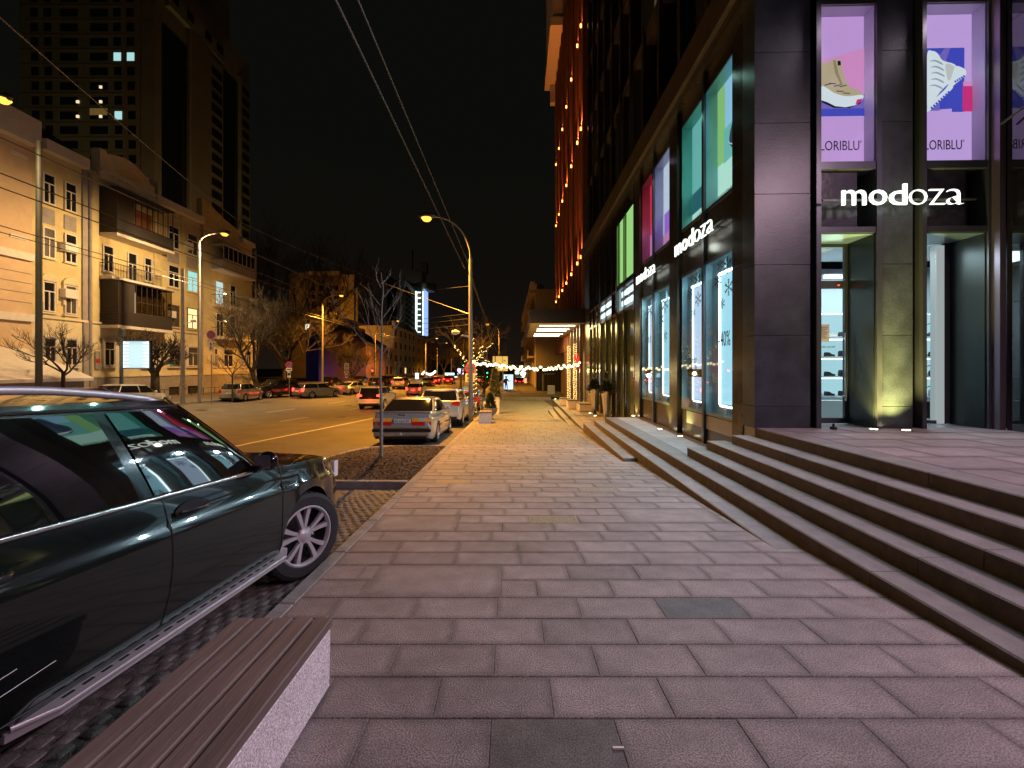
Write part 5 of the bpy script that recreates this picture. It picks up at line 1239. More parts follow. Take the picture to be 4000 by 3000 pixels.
# receding side: dark glass strips and pale balcony towers
def ys_(px): return F*76/(VX-px)
for p0, p1, m, dx, zt in ((600,628,M_towerb,.8,TZ-5),(628,738,M_dglass,.1,TZ-7),(738,815,M_towerb,1.2,TZ-3),(815,866,M_tower,1.0,TZ-4),(866,936,M_dglass,.1,TZ-3),(936,972,M_tower,1.0,TZ-1)):
    wb(MB().box(TX-3,TX+dx-.6,ys_(p0),ys_(p1)-.02,-2,zt), 'facade_strip', m, hr)
    if m is M_tower:
        for r in range(26):
            z = 4+3.15*r
            if z > zt-2: break
            lit = (p0 == 815 and r == 10) 
            wb(MB().box(TX+dx-.58,TX+dx-.5,ys_(p0)+.5,ys_(p1)-.6,z,z+1.9), 'lit_window' if lit else 'window', emi('tower_lit_blue',(0.5,.85,.9),1.0) if lit else M_black, hr)
for px in (664,722,792,838): wb(MB().box(TX+.6,TX+.72,ys_(px),ys_(px+24),TZ-1.2,TZ+.8), 'attic_window', M_black, hr)
wb(MB().box(TX-3,TX+.55,ys_(655),ys_(868),TZ-2.6,TZ+1.6), 'attic_wall', M_tower, hr)
wb(MB().box(TX+.5,TX+.55,ys_(970)-1,ys_(970)+.1,20,22), 'lit_window', emi('tower_lit_blue',(0.5,.85,.9),1.0), hr)

# mid-distance and far buildings
def blk(name, label, px0, px1, pyt, y, dep, m, z0=-3, cat='building'):
    t = thing(name, label, cat, (px2x((px0+px1)/2,y), y, -1.4))
    wb(MB().box(px2x(px0,y), px2x(px1,y), y, y+dep, z0, py2z(pyt,y)), 'wall', m, t); return t
def fwin(t, px0, px1, py0, py1, y, nx, ny, m=M_dglass, fx=.5, fy=.55, name='window', dy=.12):
    for i in range(nx):
        for j in range(ny):
            a = px0+(px1-px0)*(i+.5-fx/2)/nx; b_ = px0+(px1-px0)*(i+.5+fx/2)/nx; c = py0+(py1-py0)*(j+.5-fy/2)/ny; d = py0+(py1-py0)*(j+.5+fy/2)/ny
            wb(MB().box(px2x(a,y),px2x(b_,y),y-dy,y-.01,py2z(d,y),py2z(c,y)), name, m, t)
M_bei = mat('beige_facade', (0.42,0.34,0.22), .85, var=.25, scale=.4)
M_dim = mat('dim_brown_facade', (0.20,0.15,0.11), .85, var=.3, scale=.4)
M_mag = mat('purple_lit_wall', (0.26,0.13,0.17), .85, var=.25, scale=.4)
t = blk('panel_house', 'beige flat roofed house behind the trees with a pale gable end beyond the street lamp', 1130, 1332, 1065, 112, 22, M_dim)
wb(MB().box(px2x(1332,112),px2x(1383,112),112,128,-3,py2z(1072,112)).box(px2x(1383,112),px2x(1392,112),113,126,-3,py2z(1120,112)), 'gable_wall', M_bei, t)  # paler colour than the other walls: the lit side is painted in
wb(MB().box(px2x(1200,112),px2x(1334,112),111.3,112,py2z(1075,112),py2z(1062,112)), 'cornice', M_bei, t); fwin(t, 1210, 1330, 1110, 1240, 112, 4, 4)
wb(MB().box(px2x(1335,112),px2x(1342,112),111.8,112,py2z(1135,112),py2z(1120,112)), 'vent', M_black, t)
t = blk('blue_grey_house', 'low flat house with a dusky blue wall and one lit window behind the bare tree', 1195, 1300, 1245, 82, 14, mat('dusky_blue_wall',(0.16,0.16,0.30),.85,var=.2,scale=.3))
wb(MB().box(px2x(1193,82),px2x(1330,82),81.7,96,py2z(1245,82),py2z(1236,82)), 'parapet', M_bei, t)
wb(MB().box(px2x(1193,82),px2x(1209,82),81.9,82,py2z(1290,82),py2z(1266,82)), 'lit_window', emi('far_lit',(1,.85,.6),2.0), t)
wb(MB().box(px2x(1243,82),px2x(1258,82),81.9,82,py2z(1295,82),py2z(1270,82)), 'window', M_dglass, t)
wb(MB().box(px2x(1300,82),px2x(1330,82),82.5,96,-3,py2z(1262,82)), 'wing', M_dim, t)
t = thing('gabled_house', 'brown gabled house with a purple lit end wall beside the far pavement', 'building', (px2x(1370,74), 74, -1.4))
q = [(px2x(a,74), py2z(b_,74)) for a, b_ in ((1245,1550),(1245,1330),(1332,1288),(1430,1345),(1430,1550))]
wb(MB().prism(q, lambda u,v:(u,74,v), lambda u,v:(u,86,v)), 'wall', M_mag, t)
q = [(px2x(a,74), py2z(b_,74)) for a, b_ in ((1240,1334),(1332,1286),(1436,1347),(1436,1340),(1332,1277),(1240,1326))]
wb(MB().prism(q, lambda u,v:(u,73.5,v), lambda u,v:(u,86,v)), 'roof', M_rust, t)
sl = lamp('purple_floodlight','SPOT',(px2x(1330,70),70,-1.0),380,(0.42,0.16,1.0),t,spot=100,blend=1,radius=.2,world=True); sl.rotation_euler = (radians(105),0,radians(-25))
sl = lamp('blue_floodlight','SPOT',(px2x(1215,68),70,-.8),300,(0.10,0.12,1.0),t,spot=100,blend=1,radius=.2,world=True); sl.rotation_euler = (radians(115),0,radians(15))
# row of old houses along the street
def rowhouse(label, p0, p1, py_t, pref, m, floors, x=-30.0, nwin=5, name='old_house', cor=True, litk=()):
    y0, y1 = F*(-x)/(VX-p0), F*(-x)/(VX-p1); zt = ZC+(HY-py_t)*(F*(-x)/(VX-pref))/F
    t = thing(name, label, 'building', (x, (y0+y1)/2, -1.4), 0, 'old houses further along the street')
    wb(MB().box(x-12, x, y0+.02, y1, -3, zt), 'wall', m, t)
    if cor: wb(MB().box(x-.3, x+.5, y0+.02, y1, zt-.6, zt-.1).box(x-.3,x+.35,y0+.02,y0+1,zt,zt+1.2).box(x-.3,x+.35,y1-1,y1,zt,zt+1.2), 'cornice', M_white, t)
    for i in range(nwin+1): yy = y0+.1+(y1-y0-.7)*i/nwin; wb(MB().box(x,x+.25,yy,yy+.5,-1,zt-.7), 'pilaster', M_white if i % 2 else m, t)
    fh = (zt+1)/floors
    for f in range(floors):
        wb(MB().box(x,x+.2,y0+.02,y1,-1+fh*(f+1)-.45,-1+fh*(f+1)-.25), 'string_course', M_white, t)
        for i in range(nwin):
            yy = y0+(y1-y0)*(i+.5)/nwin-.45; lit = (i+f*7) in litk
            wb(MB().box(x+.02,x+.1,yy,yy+1.0,-1+fh*f+.9,-1+fh*(f+1)-.9), 'lit_window' if lit else 'window', M_lit_warm if lit else M_dglass, t)
    wb(MB().box(x,x+.6,(y0+y1)/2-1.5,(y0+y1)/2+1.5,-1+fh-.2,-1+fh), 'balcony', M_white, t)
    return t
rowhouse('low orange stuccoed house with pilasters beyond the gabled house', 1432, 1533, 1352, 1480, M_ora, 2, nwin=6)
rowhouse('taller pale yellow house behind the glowing street lamp', 1535, 1622, 1280, 1560, M_yel2, 4, nwin=5, litk=(2,))
rowhouse('ochre house with dark balconies at the end of the row', 1624, 1712, 1318, 1650, M_yel, 4, nwin=5)
t = rowhouse('dim distant house closing the row beyond the ochre one', 1714, 1765, 1400, 1735, M_dim, 3, nwin=5)

# distant office tower with a lit stair shaft, tall mast and disc
t = thing('distant_tower', 'distant office tower with a white lit stair shaft and a round platform on top', 'building', (-46, 200, -1.4))
Yd = 200
def dbox(p0, p1, pt, pb, y0, y1, m, nm='wall'): return wb(MB().box(px2x(p0,Yd),px2x(p1,Yd),y0,y1,py2z(pb,Yd),py2z(pt,Yd)), nm, m, t)
M_far = mat('far_concrete', (0.30,0.28,0.26), .85, var=.2, scale=.15)
dbox(1455,1508,1066,1500,200,215,M_far,'blank_slab'); dbox(1508,1550,1090,1500,203,215,M_black,'dark_wall'); dbox(1550,1580,1095,1500,200,215,M_far)
q0 = [(px2x(1580,200),200,py2z(1092,200)),(px2x(1627,200),203,py2z(1140,200)),(px2x(1627,200),203,py2z(1500,200)),(px2x(1580,200),200,py2z(1500,200))]
wb(MB().add(q0+[(q[0],q[1]+12,q[2]) for q in q0],[(0,3,2,1),(0,1,5,4),(1,2,6,5)]), 'sloping_wall', M_far, t)
for r in range(9):
    for c in range(4):
        px = 1588+10*c; py = 1122+12*c*.85+21*r*(1-.02*c)
        if py > 1300: continue
        wb(MB().box(px2x(px,200),px2x(px+5,200),199.2,202.8,py2z(py+11,200),py2z(py,200)), 'window', M_black, t)
M_shaft = emi('shaft_light',(0.75,1.0,0.90),2.2); M_sb = emi('shaft_blue',(0.35,0.55,1.0),1.0)
dbox(1626,1630,1140,1305,198,200,M_shaft,'lit_edge'); dbox(1651,1656,1140,1310,198,200,M_shaft,'lit_edge'); dbox(1656,1666,1130,1310,199,204,M_sb,'blue_lit_wall'); dbox(1630,1651,1100,1310,200.5,205,M_black,'shaft_glazing')
for r in range(8): dbox(1630,1647,1142+22*r,1145+22*r,198.5,200,M_shaft,'lit_landing')
dbox(1622,1648,1060,1100,200,210,M_far,'crown_wall'); dbox(1560,1622,1040,1095,206,214,M_far,'machine_room'); dbox(1640,1662,1016,1060,203,207,M_far,'crown_block')
dbox(1596,1600,960,1040,207,208,M_plastic,'mast'); dbox(1651,1654,1065,1310,196,198,M_pole,'front_mast')
wb(MB().lathe([(0,py2z(1138,200)),(3.0,py2z(1136,200)),(3.6,py2z(1128,200)),(3.6,py2z(1106,200)),(0,py2z(1100,200))],20,(px2x(1672,200),202,0)), 'round_platform', M_far, t, smooth=40)

# right side, beyond the brick tower
t = thing('pale_gable_building', 'pale building with a blank end wall and ornate balconied front beyond the canopy', 'building', (5, 60, -1.4))
wb(MB().box(px2x(2092,58),9,58,95,-1.5,py2z(1128,58)), 'wall', mat('pale_blank_wall',(0.36,0.31,0.26),.85,var=.2,scale=.5), t)
wb(MB().box(px2x(2070,58),px2x(2096,58),57.7,60,py2z(1130,58),py2z(1110,58)).box(px2x(2072,58),px2x(2088,58),57.9,59,py2z(1110,58),py2z(1100,58)), 'corner_turret', M_white, t)
x0 = px2x(2092,58)
for k in range(10):
    y = 60+k*3.6; 
    for z in (3.0,6.3,9.6): wb(MB().box(x0-1.0,x0,y,y+2.2,z,z+.25).box(x0-.95,x0-.9,y,y+2.2,z+.25,z+1.1), 'balcony', M_bei, t)
    wb(MB().box(x0-.25,x0,y+2.5,y+3.0,-1,12), 'pilaster', M_bei, t)
wb(MB().box(x0-.9,x0,58,95,11.8,12.6), 'cornice', M_bei, t)
wb(MB().lathe([(0,0),(.5,.3),(.5,.6),(0,.9)],12,(px2x(2112,58),59,py2z(1125,58)-.1)), 'roof_dish', M_bei, t, smooth=50)
gt = thing('dark_gate', 'dark metal gate and fence closing the yard under the canopy end', 'gate', (3.5, 47, -1.2))
for k in range(14): wb(MB().box(px2x(2096,50)+.32*k,px2x(2096,50)+.32*k+.3,50,50.05,G(45)+.3,1.55), 'board', M_rust, gt)
wb(MB().box(px2x(2118,47),px2x(2120,47)+.1,47,47.12,G(45)+.3,.95).box(px2x(2118,47),px2x(2165,47),47,47.06,.85,.95), 'gate_frame', M_pole, gt)
tb_ = thing('white_box', 'small white utility box beside the brick pier past the canopy', 'box', (px2x(2153,44),44,G(44)+.28))
MB().bevbox(-.35,.35,-.25,.25,0,.95,.03).build('cabinet', M_white, tb_)

# ---------------- lamps, poles, signs, wires ----------------
def street_lamp(label, x, y, zb, ztop, arm, zl_, power=1800, r=.09, pm=M_pole, grp='sodium street lamps', bulb=(1,.46,.06), es=2.4, light=True, spotdeg=150, tilt=0.0, lcol=None, ldir=None):
    """arm: horizontal reach (signed x); zl_: lamp height"""
    t = thing('street_lamp', label, 'street lamp', (x, y, zb), 0, grp)
    H_ = ztop-zb
    MB().tube([(0,0,0),(0,0,H_)], [r*1.15, r*.8], 10).build('pole', pm, t, smooth=50)
    dz = zl_-ztop; s = 1 if arm > 0 else -1
    pts = [(0,0,H_-.05)]+[(arm*(1-cos(a)), 0, H_+dz*sin(a)) for a in [pi/2*k/8 for k in range(1,9)]]
    MB().tube(pts, r*.42, 7).build('arm', pm, t, smooth=50)
    hx = arm
    MB().add([],[]).lathe([(0,-.42),(.10,-.38),(.16,-.1),(.15,.25),(.06,.42),(0,.43)], 12, (hx+s*.3, 0, H_+dz+.04), 'x').build('lamp_housing', M_metal, t, smooth=50)
    MB().lathe([(0,-.16),(.16,-.13),(.26,0),(0,.01)], 14, (hx+s*.32,0,H_+dz-.07)).build('lamp_glass', emi('sodium_glass', bulb, es), t, smooth=60)
    if light:
        lamp('lamp_light', 'SPOT', (hx+s*.32, 0, H_+dz-.25), power*2.6, lcol or ORANGE, t, rot=(0,tilt,0), spot=spotdeg, blend=.6, radius=.12)
    if ldir:
        for c in kids(t):
            if c.type == 'LIGHT': c.location.z += .8; c.rotation_euler = Vector(ldir).to_track_quat('-Z','Y').to_euler()
    return t
street_lamp('tall concrete pole lamp at the near kerb reaching left over the parked cars', -1.84, 20, G(20), py2z(1010,20), px2x(1668,20)+1.84+.3, py2z(846,20), 7000, r=.10, spotdeg=140)
street_lamp('street lamp on a slim pole across the road, arm reaching right, beside the bare tree', -22.6, 51, G(50)+.3, py2z(1195,51), 2.0, py2z(1152,51), 7500, r=.13)
street_lamp('glowing street lamp in front of the yellow house parapet', -23.0, F*23/(VX-779), G(31)+.4, 10.8, 1.55, 11.6, 3800, r=.10, tilt=.55, spotdeg=165, lcol=(1,.64,.28))
street_lamp('street lamp glowing beside the top of the pale yellow row house', -22.9, 72, -1.1, 7.2, 3.6, py2z(1252,72), 7000, r=.12)
street_lamp('street lamp on the near side just beyond the tall pole, arm bending left', px2x(1921,56)+1.0, 56, -1.2, py2z(1290,56)-.6, -1.25, py2z(1264,56), 5000, r=.10)
street_lamp('street lamp in the side street before the panel house', -42, 96, -1, 8.0, -2, 9.4, 2000, r=.12, spotdeg=170, ldir=(-.2,.8,.1))  # hidden lamp, added only to brighten the panel house
street_lamp('distant lamp low behind the fairy light tree', px2x(1950,92), 92, -1.4, 6.2, -1.2, py2z(1340,92), 5000, r=.12)
for i, (px, py, lab) in enumerate(((1706,1320,'left'),(1744,1338,'middle'),(1789,1365,'right'),(1802,1377,'rightmost, smallest'))):
    y = (7.6-1.63)*F/(HY-py); street_lamp('%s of the four distant street lamps left of the fairy light tree' % lab, px2x(px,y)-2.3, y, -1.4, 6.4, 2.0, 7.6, 5000, r=.14, light=i < 3)
for i, (x_, y_) in enumerate(((-11,14.5),(-13,34),(-9.6,24))):
    o = MB().lathe([(.33,0),(.33,.006),(.29,.010),(0,.010)], 20).build('manhole_cover', M_rust, smooth=30); o.location = (x_, y_, RZ(x_,y_)+.004); o.rotation_euler = (-.045,0,0); tag(o, ['round manhole cover in the road nearest the black off-roader','round manhole cover in the road ahead of the white crossover','round manhole cover in the road left of the old grey saloon'][i], 'manhole cover')
# further lamps out of view; the first pair is added to light the high-rise
street_lamp('courtyard lamp lighting the foot of the high-rise, left', -78, 66, 0, 12, 2, 13, 2200, r=.12, grp='courtyard lamps', spotdeg=130, ldir=(-.35,.75,.65), lcol=(1,.80,.36))
street_lamp('courtyard lamp lighting the foot of the high-rise, right', -62, 92, 0, 12, -2, 13, 3400, r=.12, grp='courtyard lamps', spotdeg=130, ldir=(-.6,.35,.75), lcol=(1,.80,.36))
street_lamp('street lamp across the road behind the black car', -23.2, 6, G(6)+.4, 9.0, 2.0, 10.2, 900, r=.12, tilt=.4, spotdeg=140)
street_lamp('lamp high on the kerb pole at the left end of the yellow house', -23.3, 17.5, G(17)+.4, 11.5, 2.0, 12.8, 1700, r=.10, tilt=.6, spotdeg=165, lcol=(1,.64,.32))
# plain trolley poles
def pole(label, px, y, pt, zb, r, m, x=None, cat='pole'):
    t = thing('utility_pole', label, cat, (px2x(px,y), y, zb)); MB().tube([(0,0,0),(0,0,py2z(pt,y)-zb)], [r*1.1, r*.85], 10).build('shaft', m, t, smooth=50); return t
pole('thick dark green pole in front of the left end of the yellow house', 152, 20.6, 552, G(20)+.4, .125, M_poled)
tp = pole('slender grey pole with posters near its foot across the road', 714, 29.0, 1050, G(29)+.4, .13, M_pole)
MB().tube([(0,0,.95),(0,0,1.6)],.165,10).build('pasted_bills', mat('pasted_bills',(0.5,0.4,0.3),.8,var=.8,scale=9), tp)
MB().lathe([(0,-.2),(.1,-.15),(.12,.1),(0,.2)],10,(.75,0,py2z(1250,29)-G(29)-.45),'x').tube([(.1,0,py2z(1262,29)-G(29)-.45),(.6,0,py2z(1255,29)-G(29)-.45)],.03,6).build('small_lamp', M_clearl, tp)
# camera lamp bracket on near pole
cl = thing('pole_floodlight', 'small white floodlight on a bracket low on the tall near pole', 'lamp', (-2.1, 20, py2z(1305,20)))
MB().tube([(.2,0,-.15),(-.15,0,-.05)],.035,6).box(-.2,.2,-.04,.04,-.1,-.04).build('bracket', M_white, cl); MB().lathe([(0,-.2),(.1,-.16),(.13,0),(.05,.2),(0,.21)],12,(-.45,0,.08),'x').build('lamp_head', M_white, cl, smooth=50)
# wires
wi = []
def wire(label, a, b_, r=.018, sag=0, n=16):
    A_, B_ = Vector(a), Vector(b_)
    pts = [A_.lerp(B_, k/n)-Vector((0,0,4*sag*(k/n)*(1-k/n))) for k in range(n+1)]
    o = MB().tube([p-A_ for p in pts], r, 5).build('overhead_wire', M_wire); o.location = A_; tag(o, label, 'wire', 'overhead wires'); return o
zz = 7.5
wire('left of the two overhead wires running up from the tall near pole', (-(zz-ZC)*.4775,2,zz), (-(zz-ZC)*.36,20,zz-1.2), .018)
wire('right of the two overhead wires running up from the tall near pole', (-(zz-ZC)*.417,2,zz), (-(zz-ZC)*.335,20,zz-.9), .015)
wire('left wire descending beyond the tall pole to the far lamps', (-1.85,20,py2z(1060,20)), (px2x(1935,70),70,py2z(1400,70)), .02)
wire('middle wire descending beyond the tall pole to the far lamps', (-1.82,20,py2z(1075,20)), (px2x(1950,70),70,py2z(1405,70)), .02)
wire('right wire descending beyond the tall pole to the far lamps', (-1.8,20,py2z(1100,20)), (px2x(1962,70),70,py2z(1395,70)), .02)
for i, (py, lab) in enumerate(((533,'topmost'),(671,'second'),(727,'third'),(875,'fourth'),(900,'lowest'))):
    R_ = 1990/(1435-py); z = 7.2; x = -(z-ZC)*R_
    wire('%s of the trolley wires crossing in front of the yellow house' % lab, (x, 6, z), (x, 90, z-.5), .02)
nd = (px2x(935,31),31,py2z(865,31))
wire('bright span wire from the top left corner down to the lamp', (px2x(-40,9),9,py2z(32,9)), nd, .018, .15)
wire('long span wire from the far lamp across to the tall near pole', nd, (-1.9,20,py2z(1226,20)), .014, .25)
for i, (px, py, pe, lab) in enumerate(((1690,1138,1118,'highest'),(1680,1250,1225,'second'),(1675,1268,1245,'third'),(1670,1290,1268,'lowest'))):
    wire('%s short wire reaching the tall near pole from the left' % lab, (px2x(px-60,34),34,py2z(py,34)), (-1.93,20,py2z(pe,20)), .014)
# signs
def rsign(label, px, y, zb, items, post_top, post=True):
    t = thing('road_sign', label, 'sign', (px2x(px,y), y, zb))
    if post: MB().tube([(0,0,0),(0,0,post_top)],.03,8).build('post', M_pole, t)
    for kind, zc, s in items:
        if kind == 'nostop':
            MB().lathe([(0,0),(s,0),(s,.02),(0,.02)],24,(0,-.05,zc),'y').build('red_rim', mat('sign_red',(0.5,0.03,0.03),.5,emit=(1,.05,.05),es=.04), t)
            MB().lathe([(0,0),(s*.8,0),(s*.8,.01),(0,.01)],24,(0,-.065,zc),'y').build('blue_field', mat('sign_blue',(0.05,0.12,0.4),.5), t)
            for sg in (-1,1): MB().add([(-s*.6-.04,-.07,zc-sg*s*.55),(-s*.5+.02,-.07,zc-sg*s*.65),(s*.6,-.07,zc+sg*s*.5),(s*.5,-.07,zc+sg*s*.6)],[(0,1,2,3)]).build('red_cross_bar', MATS['sign_red'], t)
        else:
            w, h = s; MB().bevbox(-w/2,w/2,-.05,-.03,zc-h/2,zc+h/2,.004).build('plate', M_white, t)
            if kind == 'arrow':
                MB().add([(0,-.055,zc+h*.42),(-w*.28,-.055,zc+h*.15),(w*.28,-.055,zc+h*.15),(0,-.055,zc-h*.42),(-w*.28,-.055,zc-h*.15),(w*.28,-.055,zc-h*.15)],[(0,1,2),(3,5,4)]).box(-w*.07,w*.07,-.054,-.051,zc-h*.2,zc+h*.2).build('arrow', M_ink, t)
            if kind == 'bar': MB().box(-w*.35,w*.35,-.054,-.051,zc-h*.15,zc+h*.15).build('print', M_ink, t)
            if kind == 'P':
                put_text('P', w*.45, h*.6, M_ink, t, (-w*.2,-.055,zc-h*.3), depth=.004)
    return t
rsign('round no stopping sign with a double arrow plate hanging before the right balconies', 826, 28, G(28)+.4, [('nostop', py2z(1308,28)-G(28)-.4, .29),('arrow', py2z(1352,28)-G(28)-.4, (.28,.62))], 3.3)
rsign('round no stopping sign over two white plates on a post by the dark off-roader', 1130, 38, G(38)+.35, [('nostop', py2z(1425,38)-G(38)-.35, .30),('bar', py2z(1443,38)-G(38)-.35, (.55,.28)),('bar', py2z(1462,38)-G(38)-.35, (.32,.6))], 3.1)
rsign('white parking sign over a small plate behind the row of cars', 1354, 47, G(45)+.35, [('P', py2z(1433,47)-G(47)-.3, (.5,.7)),('bar', py2z(1455,47)-G(47)-.3, (.5,.3)),('bar', py2z(1470,47)-G(47)-.3, (.3,.45))], 3.3)
rsign('round no stopping sign with triangular plates half hidden by the tall near pole', 1836, 23.5, G(23), [('nostop', py2z(1440,23.5)-G(23.5), .30),('bar', py2z(1470,23.5)-G(23.5), (.5,.3)),('bar', py2z(1486,23.5)-G(23.5), (.5,.2))], 2.9)
t = thing('yellow_notice_sign', 'pale yellow double notice sign on a thin post behind the garland', 'sign', (px2x(1964,36), 36, G(36)))
z0, z1 = py2z(1449,36)-G(36), py2z(1392,36)-G(36)
MB().tube([(0,0,0),(0,0,z1)],.035,8).build('post', M_pole, t)
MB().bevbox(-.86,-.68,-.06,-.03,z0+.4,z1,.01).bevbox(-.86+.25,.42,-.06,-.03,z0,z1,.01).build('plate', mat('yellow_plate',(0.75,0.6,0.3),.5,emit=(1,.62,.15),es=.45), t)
MB().box(-.02,0.01,-.075,-.062,z0,z1).build('seam', M_ink, t)
put_text('ЗНОСИТЬ', .78, .15, M_ink, t, (-.52,-.075,z0+.26), depth=.005, bold=.02); put_text('НЕ', .2, .14, M_ink, t, (.06,-.075,z0+.8), depth=.005, bold=.02)
# traffic lights and far shop glows
def tl(label, px, py, y, col, red=True):
    t = thing('traffic_light', label, 'traffic light', (px2x(px,y), y, -1.4))
    z = py2z(py,y)+1.4
    MB().tube([(0,.1,0),(0,.1,z+.5)],.06,6).build('post', M_poled, t); MB().bevbox(-.17,.17,-.1,.1,z-.7 if red else z-.2,z+.2 if red else z+.7,.03).build('housing', M_plastic, t)
    MB().lathe([(0,-.06),(.13,-.03),(.13,0),(0,0)],12,(0,-.10,z),'y').build('lit_lens', emi('tl_%s' % ('red' if red else 'green'), col, 14), t)
    lamp('signal_glow','POINT',(0,-.5,z),12,col,t)
tl('red traffic light before the orange stuccoed house', 1455, 1448, 60, (1,.03,.01)); tl('red traffic light on the near side beyond the garland', 1928, 1487, 62, (1,.03,.01)); tl('green traffic light left of the tall near pole', 1812, 1428, 66, (.02,1,.35), False)
tl('small green traffic light beyond the garland', 1904, 1457, 90, (.02,.8,.3), False)
def glow_shop(label, px0, px1, py0, py1, y, col, s, name='lit_shopfront'):
    t = thing(name, label, 'shopfront', (px2x((px0+px1)/2,y), y, -1.4)); wb(MB().box(px2x(px0,y),px2x(px1,y),y,y+.3,py2z(py1,y),py2z(py0,y)), 'lit_panel', emi('shop_glow_%d' % px0, col, s), t)
    wb(MB().box(px2x(px0-1,y),px2x(px1+1,y),y+.3,y+.6,-1.5,py2z(py0-2,y)), 'wall', M_dim, t); return t
glow_shop('pale blue lit shopfront at the foot of the ochre house', 1622, 1634, 1457, 1480, 100, (.6,.85,1), 2.2)
glow_shop('bright turquoise shop canopy far down the street', 1732, 1774, 1457, 1465, 130, (.5,.95,.9), 2.8)
glow_shop('small white lit screen board left of the tall pole', 1787, 1812, 1440, 1462, 105, (.75,.65,1), 2.2, 'screen_board')
glow_shop('white lit shop doorway below the turquoise canopy', 1775, 1786, 1470, 1485, 128, (.8,1,.9), 1.6)
glow_shop('green and white shop sign far down the right pavement', 2012, 2046, 1449, 1461, 80, (.75,1,.55), 3.0)
glow_shop('tall narrow green shop sign above the far right pavement', 2029, 2037, 1428, 1446, 79, (.7,1,.7), 2.2)
glow_shop('orange lit kiosk window far down the right pavement', 2045, 2057, 1478, 1496, 78, (1,.35,.12), 2.0)
for i, (pts_, lab, y) in enumerate((([(1650,1462),(1658,1452),(1668,1460),(1680,1464),(1692,1458),(1702,1450)],'drooping garland of white lights before the ochre house',96),([(2036,1458),(2044,1470),(2052,1455)],'small bunch of white lights on the far right pavement',77))):
    t = thing('light_garland', lab, 'garland', (px2x(pts_[0][0],y), y, 0)); mb = MB()
    for (a0, b0), (a1, b1) in zip(pts_[:-1], pts_[1:]):
        for k in range(5): bulbs_at(mb, (px2x(a0+(a1-a0)*k/5,y), y, py2z(b0+(b1-b0)*k/5+rng.uniform(-2,2),y)), .22)
    mb.build('bulbs', emi('far_bulb',(1,.95,.8),6), t, world=True, kind='stuff')

# ---------------- trees ----------------
def tree(label, x, y, z, h, spread, seed, bark=M_bark, r0=.12, fork=.35, depth=5, nbr=3, lean=(0,0), name='bare_tree', grp=None, twigs=0, up=.55):
    rg = random.Random(seed); t = thing(name, label, 'tree', (x, y, z), 0, grp)
    zt = h*fork; MB().tube([(0,0,-.1),(lean[0]*.4,lean[1]*.4,zt*.5),(lean[0],lean[1],zt)], [r0*1.25,r0,r0*.85], 9).build('trunk', bark, t, smooth=60)
    mb = MB()
    def br(p, d, L, r, k):
        pts = [p]; q = p.copy(); dd = d.copy()
        for _ in range(3):
            dd = (dd+Vector((rg.uniform(-.25,.25),rg.uniform(-.25,.25),rg.uniform(-.08,.22)))).normalized(); q = q+dd*L/3; pts.append(q.copy())
        mb.tube(pts, [r, r*.85, r*.7, r*.5], 5 if k > 2 else 3, cap=False)
        if k <= 0: return
        for _ in range(nbr if k > 1 else nbr+1):
            s = rg.uniform(.35,1.0); i = min(2,int(s*3)); p0 = pts[i].lerp(pts[i+1], s*3-i)
            nd_ = (dd*up+Vector((rg.uniform(-1,1),rg.uniform(-1,1),rg.uniform(-.25,.75)))*.75).normalized(); br(p0, nd_, L*rg.uniform(.55,.78), r*.55, k-1)
        br(pts[-1], dd, L*.7, r*.55, k-1)
    for i in range(nbr+1):
        a = 2*pi*i/(nbr+1)+rg.uniform(-.4,.4); d = Vector((cos(a)*spread, sin(a)*spread, 1)).normalized()
        br(Vector((lean[0],lean[1],zt*rg.uniform(.85,1))), d, h*(1-fork)*.42, r0*.6, depth-1)
    mb.build('branches', bark, t); return t
# young tree on the island: slim straight leader with side branches
yt = thing('young_tree', 'slim bare young tree growing from the mulch island', 'tree', (px2x(1489,9.45), 9.45, G(9.4)+.03))
zt_ = py2z(1068,9.4)-G(9.4); lead = [(0,0,-.1),(.005,0,1.0),(-.02,0,1.9),(.02,0,2.6),(0,.02,3.2),(.05,0,3.8),(-.01,0,zt_)]
MB().tube(lead, [.042,.036,.030,.022,.016,.011,.006], 8).build('trunk', M_barkp, yt, smooth=60)
mb = MB(); rg = random.Random(5)
def side(p, d, L, r, k):
    pts = [p]; q = p; dd = d
    for i in range(5):
        dd = (dd+Vector((rg.uniform(-.2,.2),rg.uniform(-.2,.2),rg.uniform(-.02,.2)))).normalized(); q = q+dd*L/5; pts.append(q)
        if k > 0 and rg.random() < .8: side(q, (dd+Vector((rg.uniform(-1,1),rg.uniform(-.6,.6),rg.uniform(-.4,.8)))*.8).normalized(), L*.35, r*.5, k-1)
    mb.tube(pts, [r*(1-.13*i) for i in range(6)], 4)
for z, dx, L in ((1.35,.8,.75),(1.5,-.9,1.1),(1.75,-1,.55),(1.95,.6,.5),(2.15,-1.1,1.55),(2.3,.8,1.0),(2.35,-.8,1.3),(2.5,1.0,.7),(2.7,-.5,.9),(2.75,.6,1.1),(3.0,-.7,.5),(3.1,.7,.55),(3.4,-.7,.6),(3.55,.7,.4),(3.8,-.5,.5),(3.9,.5,.4)):
    side(Vector((0,0,z)), Vector((dx,rg.uniform(-.6,.6),.55+rg.random()*.4)).normalized(), L, .0095, 2)
mb.build('branches', M_barkp, yt)
tree('small bare street tree with a forked crown left of the red notice board', px2x(247,23.5), 23.5, G(23)+.4, 4.8, 1.1, 3, r0=.10, fork=.42, depth=5)
